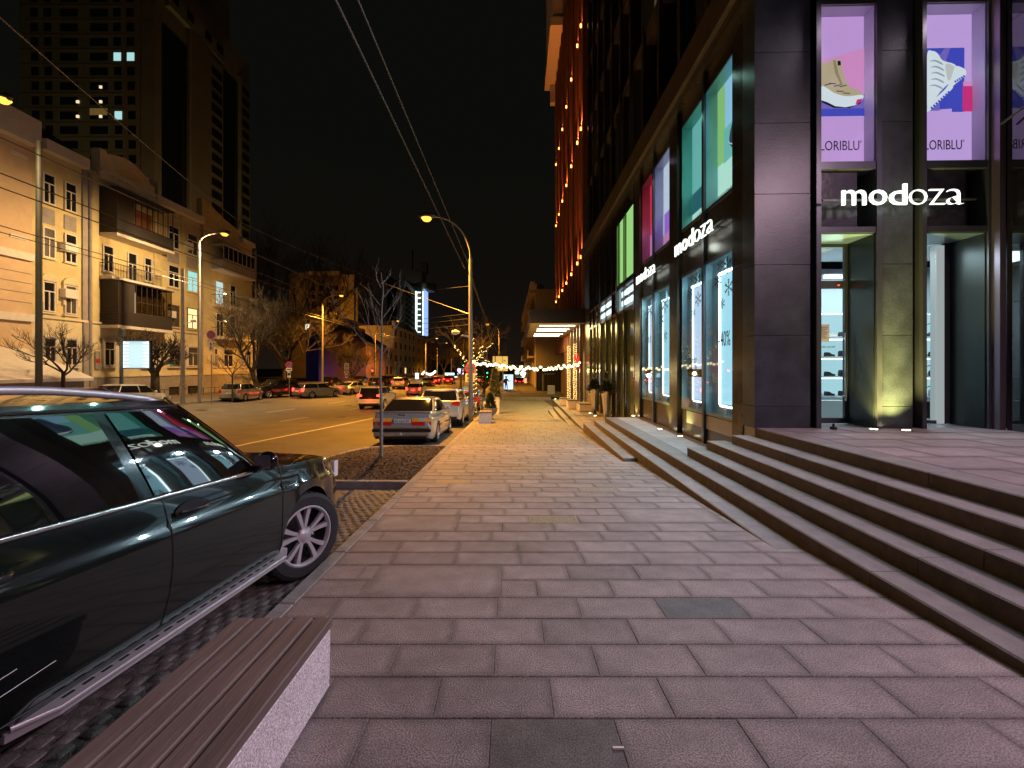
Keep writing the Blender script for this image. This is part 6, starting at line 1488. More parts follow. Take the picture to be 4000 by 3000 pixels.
tree('bushy bare tree with a thick dark trunk right of the glowing billboard', px2x(606,31), 31, G(31)+.4, 5.4, .75, 12, r0=.28, fork=.40, depth=5, nbr=3)
tree('thin bare sapling before the right basement of the yellow house', px2x(908,33), 33, G(33)+.4, 4.6, .8, 21, r0=.06, fork=.45, depth=4)
tree('large spreading orange lit tree at the corner of the yellow house', px2x(1012,38), 38, G(38)+.4, 9.5, .9, 31, r0=.22, fork=.26, depth=6, lean=(-.7,0), nbr=3)
tree('bare tree with a wide round crown behind the no stopping sign', px2x(1110,52), 52, -1.2, 11, .9, 33, r0=.25, fork=.25, depth=6, nbr=3)
tree('very tall dim tree rising behind the large orange lit one', px2x(1130,70), 70, -1.2, 27, .5, 35, r0=.4, fork=.2, depth=6, nbr=3)
tree('tall dim tree behind the dusky blue house', px2x(1235,100), 100, -1.4, 26, .5, 36, r0=.4, fork=.3, depth=6, nbr=2)
tree('low bushy tree before the gabled house', px2x(1375,60), 60, -1.2, 7, 1.1, 41, r0=.2, fork=.2, depth=6, nbr=3)
tree('bare tree far down the left pavement beside the distant lamps', px2x(1735,95), 95, -1.4, 9.5, .9, 43, r0=.2, fork=.25, depth=5)
tree('bare tree far down the middle of the street behind the parking terminal', px2x(1800,60), 60, -1.4, 8.5, 1.0, 45, r0=.16, fork=.25, depth=6)
tree('bare bushy tree right of the fairy light tree', px2x(1885,40), 40, G(40), 5.6, 1.1, 47, r0=.14, fork=.2, depth=6, lean=(.2,0))
# tree wound with fairy lights
x, y = px2x(1850,26.5), 26.5; zg = G(26)
ft = thing('fairy_light_tree', 'tree wound with warm fairy lights just right of the tall near pole', 'tree', (x, y, zg))
limbs = [[(0,0,0),(.05,0,1.2),(.08,0,2.6),(.05,0,3.2)], [(.05,0,2.9),(-.1,.1,3.7),(-.05,.2,4.6)], [(.06,0,3.0),(.35,-.1,3.5),(.55,-.2,4.2)], [(.3,0,3.4),(.8,.1,3.9),(1.05,.1,4.2)], [(.05,0,2.7),(-.5,-.1,3.2),(-1.0,-.1,3.9),(-1.3,0,4.2)], [(.3,0,3.5),(.7,-.1,3.3),(.95,-.2,3.1)]]
rs = [[.12,.10,.09,.08],[.07,.06,.04],[.06,.05,.04],[.05,.04,.03],[.06,.05,.04,.03],[.05,.04,.03]]
tr = MB().tube(limbs[0], rs[0], 8).build('trunk', M_bark, ft, smooth=60); mb = MB()
for l_, r_ in zip(limbs[1:], rs[1:]): mb.tube(l_, r_, 6)
mb.build('limbs', M_bark, ft); mb = MB()
for l_, r_ in zip(limbs, rs):
    for (a, ra), (b_, rb_) in zip(zip(l_[:-1], r_[:-1]), zip(l_[1:], r_[1:])):
        a, b_ = Vector(a), Vector(b_); n = int((b_-a).length*24)
        for k in range(n):
            p = a.lerp(b_, k/n); an = k*.9; rr = ra+(rb_-ra)*k/n+.03; bulbs_at(mb, (p.x+rr*cos(an), p.y+rr*sin(an), p.z+rng.uniform(-.03,.03)), .028)
mb.build('fairy_lights', M_bulb, ft, kind='stuff')
lamp('fairy_glow','POINT',(.3,-.5,2.4),70,(1,.75,.3),ft,radius=.1)
tw_ = MB(); rg = random.Random(9)
def tw(p, d, L, r, k):
    q = p+d*L; tw_.tube([p, (p+q)/2+Vector((rg.uniform(-.05,.05),0,.05)), q], [r, r*.8, r*.5], 3, cap=False)
    if k:
        for _ in range(3): tw(p.lerp(q, rg.uniform(.4,1)), (d+Vector((rg.uniform(-.8,.8),rg.uniform(-.8,.8),rg.uniform(-.7,.4)))).normalized(), L*.7, r*.6, k-1)
for e in limbs[1:]: 
    for _ in range(3): tw(Vector(e[-1]), Vector((rg.uniform(-.8,.8),rg.uniform(-.5,.5),.6)).normalized(), .9, .025, 3)
tw_.build('branches', M_bark, ft)
# ================= CARS =================
def lerp(a, b, t): return a+(b-a)*t
def interp(pts, x):
    if x <= pts[0][0]: return pts[0][1]
    for (x0, y0), (x1, y1) in zip(pts[:-1], pts[1:]):
        if x <= x1: 
            t = (x-x0)/(x1-x0) if x1 > x0 else 0; return lerp(y0, y1, t)
    return pts[-1][1]
WHC = {}
def wheel_parts(r, w, style):
    key = (r, style)
    if key in WHC: return WHC[key]
    ri = r*.69
    ty = MB().lathe([(ri,w*.5-.03),(ri+.01,w*.5),(r*.9,w*.5),(r*.975,w*.42),(r,w*.3),(r,-w*.3),(r*.97,-w*.45),(ri,-w*.5)], 40, axis='x', cap=False)
    for k in range(40):
        a = 2*pi*k/40
        for s in (1, -1): ty.tube([(w*.12*s, (r+.002)*cos(a), (r+.002)*sin(a)), (w*.40*s, (r-.004)*cos(a+.05), (r-.004)*sin(a+.05))], .006, 4, cap=False)
    tm = ty.mesh('tyre', M_rubber, smooth=35)
    dm = MB().lathe([(ri,w*.5-.028),(ri-.015,w*.1),(ri-.02,-w*.2),(0,-w*.2)], 32, axis='x', cap=False).mesh('wheel_well_disc', M_rimd, smooth=35)
    rm = MB().lathe([(ri,w*.5-.03),(ri+.004,w*.5-.004),(ri-.010,w*.5),(ri-.022,w*.5-.015),(ri-.024,w*.5-.045),(ri,w*.5-.05)], 40, axis='x', cap=False)
    x0, x1 = w*.5-.055, w*.5-.020
    def spoke(a0, a1, w0, w1):
        pts = []
        for i in range(5):
            t = i/4; rr = lerp(ri*.16, ri*.96, t); a = lerp(a0, a1, t**1.4); ww = lerp(w0, w1, t)
            pts.append((rr, a, ww, x1-.012*(1-t)+.0*t))
        vs = []; fs = []
        for rr, a, ww, xx in pts:
            c, s = cos(a), sin(a); tx, tz = -s*ww, c*ww
            vs += [(xx, rr*c+tx, rr*s+tz), (xx, rr*c-tx, rr*s-tz), (x0, rr*c-tx*1.1, rr*s-tz*1.1), (x0, rr*c+tx*1.1, rr*s+tz*1.1)]
        for i in range(4):
            for k in range(4): fs.append((i*4+k, i*4+(k+1)%4, i*4+4+(k+1)%4, i*4+4+k))
        rm.add(vs, fs)
    if style == 'ten':
        for k in range(5):
            a = 2*pi*k/5+pi/2+.1
            for s in (-1, 1): spoke(a+s*.17, a+s*.26, .012, .021)
    else:
        n = 5 if style == 'five' else 14
        for k in range(n): spoke(2*pi*k/n, 2*pi*k/n, ri*(.13 if n == 5 else .05), ri*(.10 if n == 5 else .06))
    rm.lathe([(ri*.27,x0),(ri*.27,x1-.012),(ri*.17,x1-.004),(ri*.12,x1+.006),(0,x1+.008)], 20, axis='x')
    for k in range(5): a = 2*pi*k/5; rm.lathe([(.010,x1),(.010,x1+.008),(0,x1+.008)],6,(0,ri*.27*cos(a),ri*.27*sin(a)),'x')
    rmm = rm.mesh('rim', M_rim if style != 'cover' else M_alu, smooth=40)
    WHC[key] = (tm, dm, rmm); return WHC[key]

def make_car(name, label, x, y, yaw, kind, paint, glass=None, lit=0, plate='', group=None, fine=False, z=None, style='five', cat='car', scale=1.0, rlights='side', wrf=None, wr=None, cow=None, rf=None, steer=0, W=None, L=None, H=None):
    S_ = {
     'suv':   dict(L=4.75, W=1.90, H=1.70, wb=2.85, wr=.375, belt=(1.10,1.16), hood=(.95,1.07), rear=1.14, cow=.85, rf=.15, rr=-2.05, rb=-2.28, gc=.30, wrf=.76),
     'hatch': dict(L=4.0, W=1.72, H=1.48, wb=2.5, wr=.30, belt=(.93,.98), hood=(.72,.90), rear=.96, cow=.75, rf=.10, rr=-1.55, rb=-1.88, gc=.16, wrf=.74),
     'sedan': dict(L=4.75, W=1.80, H=1.42, wb=2.69, wr=.315, belt=(.92,.95), hood=(.70,.88), rear=.98, cow=.85, rf=.20, rr=-.95, rb=-1.75, gc=.17, wrf=.74),
     'wagon': dict(L=4.6, W=1.78, H=1.46, wb=2.65, wr=.31, belt=(.93,.96), hood=(.72,.90), rear=.96, cow=.85, rf=.2, rr=-1.95, rb=-2.18, gc=.16, wrf=.74)}[kind]
    S_ = dict(S_)
    if W: S_['W'] = W
    if wrf: S_['wrf'] = wrf
    if wr: S_['wr'] = wr
    if cow: S_['cow'] = cow
    if rf: S_['rf'] = rf
    if L: S_['L'] = L
    if H: S_['H'] = H
    hw = S_['W']/2; hl = S_['L']/2; H = S_['H']; gc = S_['gc']; wb2 = S_['wb']/2; wr = S_['wr']
    if kind == 'suv' and fine: gc = .33
    zz = (RZ(x, y) if x < -4.4 else G(y)-.12) if z is None else z
    t = thing(name, label, cat, (x, y, zz), yaw, group)
    t.rotation_euler = (0, 0, yaw)
    # align with the slope of the street
    sl = (G(y+1)-G(y-1))/2
    q = Vector((0,1,0)); m = Matrix.Rotation(yaw, 3, 'Z'); f = (m @ Vector((0,1,0))); 
    t.rotation_euler = (atan(sl*f.y), -atan(sl*(m @ Vector((1,0,0))).y), yaw)
    wy = [wb2, -wb2]; ar = wr+.055
    cow = S_['cow']; hoodf, hoodr = S_['hood']; bf, brr = S_['belt']; zr = S_['rear']; rb = S_['rb']
    top = [(-hl, .50*zr+.10), (-hl+.02, .66*zr), (-hl+.05, .80*zr), (-hl+.09, zr-.03), (-hl+.13, zr)]
    if kind == 'sedan': top += [(-hl+.25, zr+.005), (rb, brr)]
    top += [(rb+.05, brr), (cow-.05, bf), (cow+.15, hoodr), (lerp(cow, hl, .6), lerp(hoodf, hoodr, .72)), (hl-.35, lerp(hoodf, hoodr, .25)), (hl-.14, hoodf-.04), (hl-.05, hoodf-.16), (hl, .50)]
    plan = [(-hl, .87), (-hl+.06, .93), (-hl+.25, .965), (-hl+.8, .99), (-.3, 1.0), (hl-.9, .985), (hl-.45, .94), (hl-.2, .86), (hl-.07, .76), (hl, .66)]
    ys = set([-hl, -hl+.02, -hl+.05, -hl+.09, -hl+.13, -hl+.25, hl, hl-.03, hl-.07, hl-.14, hl-.25, hl-.35])
    n = 44 if fine else 22
    for i in range(n+1): ys.add(-hl+.25+(S_['L']-.6)*i/n)
    for c in wy:
        for k in range(-10, 11): 
            yk = c+ar*sin(pi/2*k/10)
            if -hl+.1 < yk < hl-.1: ys.add(yk)
    ys = sorted(ys); yy_ = [ys[0]]
    for v in ys[1:]:
        if v-yy_[-1] > .008: yy_.append(v)
    ys = yy_
    prof = [(0,.935),(.06,.972),(.16,.99),(.30,1.0),(.45,1.002),(.58,.998),(.70,.990),(.755,.985),(.775,.970),(.86,.958),(.94,.945),(1.0,.925)]
    b = MB(); vs = []; rows = []
    for yv in ys:
        w = hw*interp(plan, yv); zt = interp(top, yv); z0 = gc
        if yv > hl-.4: z0 = gc-.02+.10*((yv-hl+.4)/.4)**2
        if yv < -hl+.3: z0 = gc+.08*((-hl+.3-yv)/.3)
        az = 0
        for c in wy:
            d = abs(yv-c)
            if d < ar: az = max(az, wr-.01+sqrt(ar*ar-d*d)*1.0)
        ztn = max(zt, bf*.8)
        row = []
        for tt, s in prof:
            zf_ = z0+(ztn-z0)*tt
            zf_ = min(zf_, zt-.002*(1-tt)) ; zc_ = max(zf_, min(az, zt-.06)) if az else zf_
            xo = w*s
            if fine and az and zf_ < az+.10: xo = max(xo, w*(.995))
            row.append((xo, yv, zc_))
        cr = .035 if yv > cow else .02
        row += [(w*.86, yv, zt+.012), (w*.60, yv, zt+cr*.8), (w*.30, yv, zt+cr), (0, yv, zt+cr*1.05)]
        rows.append(row)
    m_ = len(rows[0])
    for sgn in (1, -1):
        k = len(b.v); b.v += [(sgn*x_, y_, z_) for r_ in rows for x_, y_, z_ in r_]
        for i in range(len(rows)-1):
            for j in range(m_-1):
                q = (k+i*m_+j, k+(i+1)*m_+j, k+(i+1)*m_+j+1, k+i*m_+j+1); b.f.append(q if sgn > 0 else q[::-1]); b.m.append(0)
        for i, rv in ((0, False), (len(rows)-1, True)):
            f_ = [k+i*m_+j for j in range(m_)]; 
            # close the end with a strip down to the middle line
            vs_ = [rows[i][j] for j in range(m_)]
            kk = len(b.v); b.v += [(0, v[1], v[2]) for v in vs_]
            for j in range(m_-1):
                q = (f_[j], f_[j+1], kk+j+1, kk+j); b.f.append(q if (rv != (sgn > 0)) else q[::-1]); b.m.append(0)
    body = b.build('body', paint, t, smooth=38)
    bm = bmesh.new(); bm.from_mesh(body.data); bmesh.ops.remove_doubles(bm, verts=bm.verts, dist=.0008); bmesh.ops.recalc_face_normals(bm, faces=bm.faces); bm.to_mesh(body.data); bm.free()
    for p in body.data.polygons: p.use_smooth = True
    body.data.set_sharp_from_angle(angle=radians(38))
    MB().box(-hw*.72, hw*.72, -hl+.25, hl-.3, gc*.75, .80).box(-hw*.93, hw*.93, -wb2+ar+.06, wb2-ar-.06, gc*.85, .8).build('underbody', M_black, t)
    # greenhouse
    wbe = hw*.918; wro = hw*S_['wrf']; zH = H-.055; rf, rr = S_['rf'], S_['rr']
    def zb_(yv): return interp(top, yv)-.012
    baseP = [(0,cow+.22),(wbe*.45,cow+.17),(wbe*.80,cow+.02),(wbe*.955,cow-.12),(wbe,cow-.30),(wbe*1.01,-.2),(wbe*1.0,rb+.55),(wbe*.985,rb+.18),(wbe*.90,rb+.04),(wbe*.5,rb-.02),(0,rb-.03)]
    topP = [(0,rf+.06),(wro*.45,rf+.04),(wro*.86,rf-.02),(wro*.97,rf-.10),(wro,rf-.20),(wro*1.02,-.35),(wro*1.0,rr+.35),(wro*.98,rr+.12),(wro*.90,rr+.02),(wro*.5,rr-.02),(0,rr-.03)]
    NP = len(baseP)-1
    def smp(P_, u):
        u = max(0, min(.99999, u))*NP; i = int(u); f_ = u-i
        p0 = P_[max(i-1,0)]; p1 = P_[i]; p2 = P_[i+1]; p3 = P_[min(i+2, NP)]
        out = []
        for a in (0, 1):
            m1 = (p2[a]-p0[a])/2; m2 = (p3[a]-p1[a])/2
            out.append((2*f_**3-3*f_**2+1)*p1[a]+(f_**3-2*f_**2+f_)*m1+(-2*f_**3+3*f_**2)*p2[a]+(f_**3-f_**2)*m2)
        return out
    def GS(u, v, sg=1, off=0):
        bx, by = smp(baseP, u); tx, ty = smp(topP, u); z0 = zb_(min(by, cow+.1))
        x_ = lerp(bx, tx, v)+(.012 if fine else .03)*4*v*(1-v)*(bx/wbe); y_ = lerp(by, ty, v); z_ = lerp(z0, zH, v)+.012*4*v*(1-v)
        p = Vector((x_*sg, y_, z_))
        if off:
            e = .004; a = GS(min(u+e,.999), v, sg); b_ = GS(max(u-e,0), v, sg); c = GS(u, min(1,v+.02), sg); d = GS(u, max(0,v-.02), sg)
            n_ = (a-b_).cross(c-d); 
            if n_.length < 1e-9: return p
            n_.normalize()
            if n_.dot(Vector((p.x, p.y-(rf+rr)/2, 0))) < 0: n_ = -n_
            p = p+n_*off
        return p
    g = MB(); nu = 40
    for sg in (1, -1): g.grid(lambda a, c: tuple(GS(a, c, sg)), nu, 5)
    g.build('pillars', paint if not fine else paint, t, smooth=50)
    rg_ = MB()
    def roof(a, c):
        p = GS(a, 1, 1); cx_ = 2*c-1; yy = p.y; return (p.x*cx_, yy if True else 0, zH+(H-zH)*(1-abs(cx_)**3)*min(1, 1) )
    def roof2(a, c):
        yv = lerp(rf+.06, rr-.03, a)
        # half width of the roof outline at this y
        best = wro
        u0 = 0
        for k in range(60):
            px_, py_ = smp(topP, k/60)
            if py_ <= yv: best = px_; break
        e = min(1, (min(rf+.06-yv, yv-(rr-.03)))/.25); e = max(0, e)
        cx_ = 2*c-1; return (best*cx_, yv, zH+(H-zH)*(1-abs(cx_)**2.6)*sqrt(e)+(0))
    rg_.grid(roof2, 24, 10); ro = rg_.build('roof', paint, t, smooth=50)
    gl_ = glass or M_cglass2
    def gpatch(nm, u0, u1, v0, v1, sides=(1,-1), m=None, nu_=10, slant=0):
        for sg in sides:
            MB().grid(lambda a, c: tuple(GS(lerp(u0,u1,a)+slant*c, lerp(v0,v1,c), sg, .007)), nu_, 5).build(nm, m or gl_, t, smooth=60)
    def u_of(yv, P_=None):
        best = 0; bd = 9
        for k in range(60, 800):
            d = abs(smp(P_ or baseP, k/1000)[1]-yv)
            if d < bd: bd = d; best = k/1000
        return best
    ws_ = MB()
    for sg in (1,-1): ws_.grid(lambda a, c: tuple(GS(lerp(0,.235,a), lerp(.05,.93,c), sg, .007)), 10, 6)
    ws_.build('windscreen', gl_, t, smooth=60)
    rs_ = MB()
    for sg in (1,-1): rs_.grid(lambda a, c: tuple(GS(lerp(.80 if kind != 'suv' else .815,.9999,a), lerp(.10,.90,c), sg, .007)), 8, 5)
    rs_.build('rear_window', gl_, t, smooth=60)
    vt = .86 if kind == 'suv' else .88
    if fine:
        wins = [('front_side_window', .33, u_of(-.13), .04, .885, .0), ('rear_side_window', u_of(-.23), u_of(-.92), .04, .885, .0), ('quarter_window', u_of(-1.12), u_of(-1.80), .07, .80, 0)]
    else:
        m1 = u_of(lerp(cow-.3, rb+.3, .46)); m2 = u_of(lerp(cow-.3, rb+.3, .50)); e_ = .765 if kind != 'sedan' else .72
        wins = [('front_side_window', .33, m1, .06, vt, 0), ('rear_side_window', m2, e_, .06, vt, 0)]
    for nm, a, c, v0, v1, sl_ in wins: gpatch(nm, a, c, v0, v1, slant=sl_)
    # wheels
    tm, dm, rm = wheel_parts(round(wr,3), .225 if kind != 'suv' else .255, style)
    ww = .225 if kind != 'suv' else .255
    for sx in (1, -1):
        for c in wy:
            o = inst(tm, 'tyre', t, (sx*(hw-ww/2-.012), c, wr), (0,0,(0 if sx > 0 else pi)+(radians(steer) if c > 0 else 0))); inst(dm, 'wheel_well_disc', o); inst(rm, 'rim', o)
    # lights
    def zbody(yv): return interp(top, yv)
    def rear_y(zv): return -hl+interp([(0,0),(.50*zr+.1,0),(.66*zr,.02),(.80*zr,.05),(zr-.03,.09),(zr,.13)], zv)
    lm = M_redon if lit else M_redl
    if kind == 'sedan':
        zt0, zt1 = zr*.62, zr*.84
        for sx in (1,-1):
            for a, c, m in ((.75,.93,'o'),(.54,.745,'r2'),(.33,.535,'o')):
                xa, xb = sx*hw*a, sx*hw*c; x0_, x1_ = min(xa,xb), max(xa,xb); yb_ = -hl-.012+(.045 if a > .7 else 0)
                zm = lerp(zt0, zt1, .5)
                o = MB().box(x0_,x1_,yb_,-hl+.15,zt0,zm-.004).build('tail_light', M_redl, t)
                MB().box(x0_,x1_,yb_,-hl+.15,zm+.004,zt1).build('tail_light', M_amb if m == 'o' else M_clearl, t)
    elif kind in ('suv',):
        for sx in (1,-1):
            xa, xb = sx*hw*.55, sx*hw*.93
            MB().prism([(xa,zr*.84),(xb,zr*.80),(xb,zr*.99),(xa+sx*.05,zr*.95)], lambda u,v:(u,-hl+.02,v), lambda u,v:(u,-hl+.22,v)).build('tail_light', lm, t, recalc=True)
    else:
        for sx in (1,-1):
            xa, xb = sx*hw*.66, sx*hw*.93
            MB().prism([(xa,zr*.72),(xb,zr*.70),(xb,zr*1.02),(xa+sx*.08,zr*1.0)], lambda u,v:(u,-hl+.015,v), lambda u,v:(u,-hl+.22,v)).build('tail_light', lm, t, recalc=True)
    if lit: lamp('brake_glow', 'POINT', (0,-hl-.25,.75), 10*lit, (1,.06,.03), t, radius=.3)
    for sx in (1,-1):
        xa, xb = sx*hw*.48, sx*hw*.84
        MB().prism([(xa,hoodf*.76),(xb,hoodf*.80),(xb,hoodf*.98),(xa,hoodf*.92)], lambda u,v:(u,hl-.22,v), lambda u,v:(u,hl-.035-abs(u)/hw*.12,v)).build('headlight', M_clearl, t, recalc=True)
    MB().bevbox(-hw*.42,hw*.42,hl-.2,hl+.004,.45,hoodf*.86,.01).build('grille', M_plastic, t)
    # bumpers
    MB().box(-hw*.80,hw*.80,-hl-.015,-hl+.1,gc+.05,gc+.17).build('rear_bumper', M_plastic if kind != 'sedan' else M_plastic, t)
    # plate
    zp = {'sedan': zr*.75, 'suv': .74, 'hatch': .68, 'wagon': .70}[kind]
    MB().box(-.26,.26,-hl-.022,-hl+.06,zp-.057,zp+.057).build('number_plate', M_plate, t)
    if plate:
        MB().box(-.258,-.222,-hl-.024,-hl-.0225,zp-.055,zp+.055).build('plate_band', M_blue, t)
        put_text(plate, .43, .075, M_ink, t, (-.205,-hl-.0235,zp-.037), depth=.002, name='plate_lettering')
    # mirrors
    for sx in (1,-1):
        MB().grid(lambda a, c: (sx*(hw*.93+.07+.085*cos(2*pi*a)*sin(pi*c)), cow-.22+.055*sin(2*pi*a)*sin(pi*c), bf+.075-.075*cos(pi*c)), 14, 8).box(sx*hw*.90-.04, sx*hw*.90+.08, cow-.30, cow-.26, bf+.0, bf+.05).build('wing_mirror', paint if not fine else M_cblack, t, smooth=60)
    # handles
    for sx in (1,-1):
        for yv in ((.08,-.92) if kind == 'suv' else (-.1,-.85)):
            MB().tube([(sx*hw*.975,yv-.10,bf-.10),(sx*(hw*.975+.035),yv-.07,bf-.10),(sx*(hw*.975+.035),yv+.07,bf-.10),(sx*hw*.975,yv+.10,bf-.10)], .013, 6).build('door_handle', paint, t, smooth=60)
    t['_d'] = 0
    return t, dict(hw=hw, hl=hl, H=H, zH=zH, GS=GS, u_of=u_of, wro=wro, rf=rf, rr=rr, cow=cow, rb=rb, gc=gc, zb=zb_, bf=bf, top=top, plan=plan, zr=zr, ar=ar, wb2=wb2, wr=wr, prof=prof)

# --- the black off-roader in the foreground ---
t, K = make_car('black_suv', 'black off-roader parked at the kerb in the left foreground, shop windows mirrored in its glass', -2.885, 2.533, -radians(4), 'suv', M_cblack, M_cglass, fine=True, style='ten', W=1.93, L=4.72, H=1.715, wrf=.71, wr=.385, cow=.96, rf=.26, steer=-22)
hw, hl, GS = K['hw'], K['hl'], K['GS']
def side_x(yv, tt):      # body side at height fraction tt
    w = hw*interp(K['plan'], yv); ztn = max(interp(K['top'], yv), K['bf']*.8); s = interp(K['prof'], tt)
    return w*s, K['gc']+(ztn-K['gc'])*tt
for sg in (1, -1):
    pts = [GS(u, .012, sg, .012) for u in [.30+.012*i for i in range(40)]]
    MB().tube(pts, .015, 8).build('chrome_belt_strip', M_chrome, t, smooth=60)
    pts = [GS(u, .93, sg, .006) for u in [.27+.015*i for i in range(34)]]
    MB().tube(pts, .007, 5).build('window_top_trim', M_plastic, t, smooth=60)
    # roof rail
    rp = [(sg*(K['wro']-.04), lerp(K['rf']-.10, K['rr']+.15, i/16), K['H']-.085+.10*sqrt(min(1, 3*i/16, 3*(16-i)/16))) for i in range(17)]
    MB().tube(rp, .022, 10).build('roof_rail', M_alu, t, smooth=60)
    # running board with dark slots
    y0, y1 = -.66, .96; xs = sg*hw
    rb_ = MB()
    pr = [(y0-.14,.365),(y0,.38),(y1,.38),(y1+.14,.39)]
    for (ya_, za), (yb_, zb2) in zip(pr[:-1], pr[1:]):
        xa = xs*.90; xo = lambda yv: xs*(1.035 if y0 <= yv <= y1 else .96)
        rb_.add([(xa,ya_,za),(xo(ya_),ya_,za-.01),(xo(yb_),yb_,zb2-.01),(xa,yb_,zb2),(xa,ya_,za-.05),(xo(ya_),ya_,za-.045),(xo(yb_),yb_,zb2-.045),(xa,yb_,zb2-.05)],[(0,1,2,3),(1,5,6,2),(4,7,6,5),(0,4,5,1),(3,2,6,7)])
    rb_.build('running_board', M_alu, t)
    sm_ = MB().box(-.008,.008,0,.05,.0,.0012).mesh('board_slot', M_ink)
    yv = y0+.04
    while yv < y1-.06:
        for q in (.955, .990): inst(sm_, 'board_slot', t, (xs*q, yv, .3800-(q-.9)/.135*.01+.0010), (0,sg*.073,0))
        yv += .085
    MB().tube([(xs*.97,y0-.13,.37),(xs*1.035,y0,.365),(xs*1.035,y1,.365)], .012, 6).build('board_edge', M_alu, t, smooth=60)
    # door seams
    for yv, t0, t1, bend in ((1.03,.10,1.0,.03),(-.10,.10,1.0,-.02)):
        pts = []
        for i in range(12):
            tt = lerp(t0, t1, i/11); yy = yv-bend*sin(pi*tt)*1.5-(0.05*(1-tt)**3); x_, z_ = side_x(yy, tt); pts.append((sg*(x_+.0005), yy, z_))
        MB().tube(pts, .0045, 5).build('door_seam', M_black, t)
    pts = []
    for i in range(14):
        a = lerp(-.05, 1.25, i/13); yy = -K['wb2']+(K['ar']+.13)*cos(a); zz_ = K['wr']+(K['ar']+.13)*sin(a); tt = (zz_-K['gc'])/(K['zb'](yy)-K['gc'])
        if 0 <= tt <= 1: x_, _ = side_x(yy, tt); pts.append((sg*(x_+.0005), yy, zz_))
    MB().tube(pts, .0045, 5).build('door_seam', M_black, t)
    pts = [(sg*(side_x(yy, .09)[0]+.001), yy, side_x(yy, .09)[1]) for yy in [-.98+.1*i for i in range(20)]]
    MB().tube(pts, .004, 5).build('sill_seam', M_black, t)
    # handle cup
    for yv in (.08,):
        MB().grid(lambda a, c: (sg*(side_x(yv,.83)[0]+.002+.001*c), yv+.115*cos(2*pi*a)*c, 1.005+.045*sin(2*pi*a)*c), 20, 3).build('handle_cup', M_ink, t, smooth=60)
    # indicator slash and scratches on the doors
    MB().tube([(sg*(side_x(1.73,.86)[0]+.004),1.73,1.0),(sg*(side_x(1.74,.70)[0]+.004),1.74,.90)], .005, 5).build('wing_badge', M_alu, t)
for (ya_, za), (yb_, zb2) in (((-.93,.60),(-.80,.615)),((-.92,.53),(-.66,.56))):
    f_ = lambda yy, zz_: side_x(yy, (zz_-K['gc'])/(K['zb'](yy)-K['gc']))[0]+.0035
    MB().tube([(f_(ya_,za),ya_,za),(f_(yb_,zb2),yb_,zb2)], .0016, 4).build('scratch', M_alu, t)
# corner headlamp, brighter faceted unit
MB().grid(lambda a, c: ((hw*interp(K['plan'], lerp(hl-.62,hl-.16,a))*lerp(.985,.90,c))+.004, lerp(hl-.62,hl-.16,a), lerp(.80,1.0-.10*a,c)-.03), 12, 5).build('corner_headlight', M_clearl, t, smooth=60)
MB().box(hw*.80,hw*.84,hl-.36,hl-.30,.84,.93).build('lamp_reflector', M_chrome, t)
# chrome glass of the right wing mirror
MB().grid(lambda a, c: (hw*.93+.07+.065*(2*a-1), K['cow']-.278, K['bf']+.075+.055*(2*c-1)), 4, 4).build('mirror_glass', M_chrome, t)

# --- other parked and moving cars ---
def paint(nm, col, metal=.5, rough=.28): return mat(nm, col, rough, metal=metal, coat=1.0, spec=.5)
P_grey = paint('warm_grey_paint', (0.42,0.41,0.38), .12); P_whi = paint('white_paint', (0.62,0.63,0.62), .1); P_red = paint('red_paint', (0.30,0.012,0.012), .4)
P_dred = paint('dark_red_paint', (0.12,0.015,0.015)); P_sil = paint('silver_paint', (0.42,0.40,0.36), .6); P_drk = paint('dark_brown_paint', (0.035,0.028,0.022), .5); P_blk = paint('near_black_paint', (0.015,0.014,0.015), .4)
PK = 'cars parked along the near kerb'; FK = 'cars parked along the far kerb'; MV = 'cars moving along the street'
t, k2 = make_car('grey_sedan', 'old grey saloon with a white number plate parked behind the mulch island', -3.16, 14.72, 0, 'sedan', P_grey, plate='AC 6267 BT', group=PK, style='cover', W=1.84)
hl = k2['hl']; hw = k2['hw']
MB().box(-hw*.93,hw*.93,-hl-.03,-hl+.12,.42,.50).build('bumper_strip', M_plastic, t); MB().box(-hw*.90,hw*.90,-hl-.025,-hl+.1,.515,.545).build('chrome_strip', M_chrome, t)
MB().box(-hw*.86,hw*.86,-hl-.028,-hl+.1,.30,.345).build('chrome_strip', M_chrome, t)
MB().tube([(0,-hl-.10,.36),(0,-hl+.1,.34)], .02, 6).lathe([(0,-.03),(.026,-.015),(.026,.015),(0,.03)],10,(0,-hl-.11,.39)).build('tow_ball', M_clearl, t, smooth=60)
MB().lathe([(.05,-.16),(.055,0),(.04,0),(.035,-.1)],14,(-hw*.62,-hl+.02,.27),'y').build('exhaust_pipe', M_chrome, t, smooth=50)
for k in range(4): MB().lathe([(.028,-.004),(.034,0),(.028,.004)],16,(-.09+.055*k,-hl+.075,k2['zr']*.925),'y').build('ring_emblem', M_chrome, t)
MB().box(-hw*.88,hw*.88,-hl+.07,-hl+.20,k2['zr']+.005,k2['zr']+.03).build('tail_spoiler', P_grey, t)
for sx in (-1,1): MB().box(sx*hw*.985-.012,sx*hw*.985+.012,-1.0,.95,.50,.56).build('side_moulding', M_plastic, t)
for sx in (-.32,.32): MB().bevbox(sx-.12,sx+.12,-1.05,-.95,.95,1.16,.03).build('rear_headrest', M_plastic, t)
make_car('white_suv', 'pale off-roader parked ahead of the old grey saloon', -3.0, 20.3, 0, 'suv', P_whi, group=PK, H=1.66)
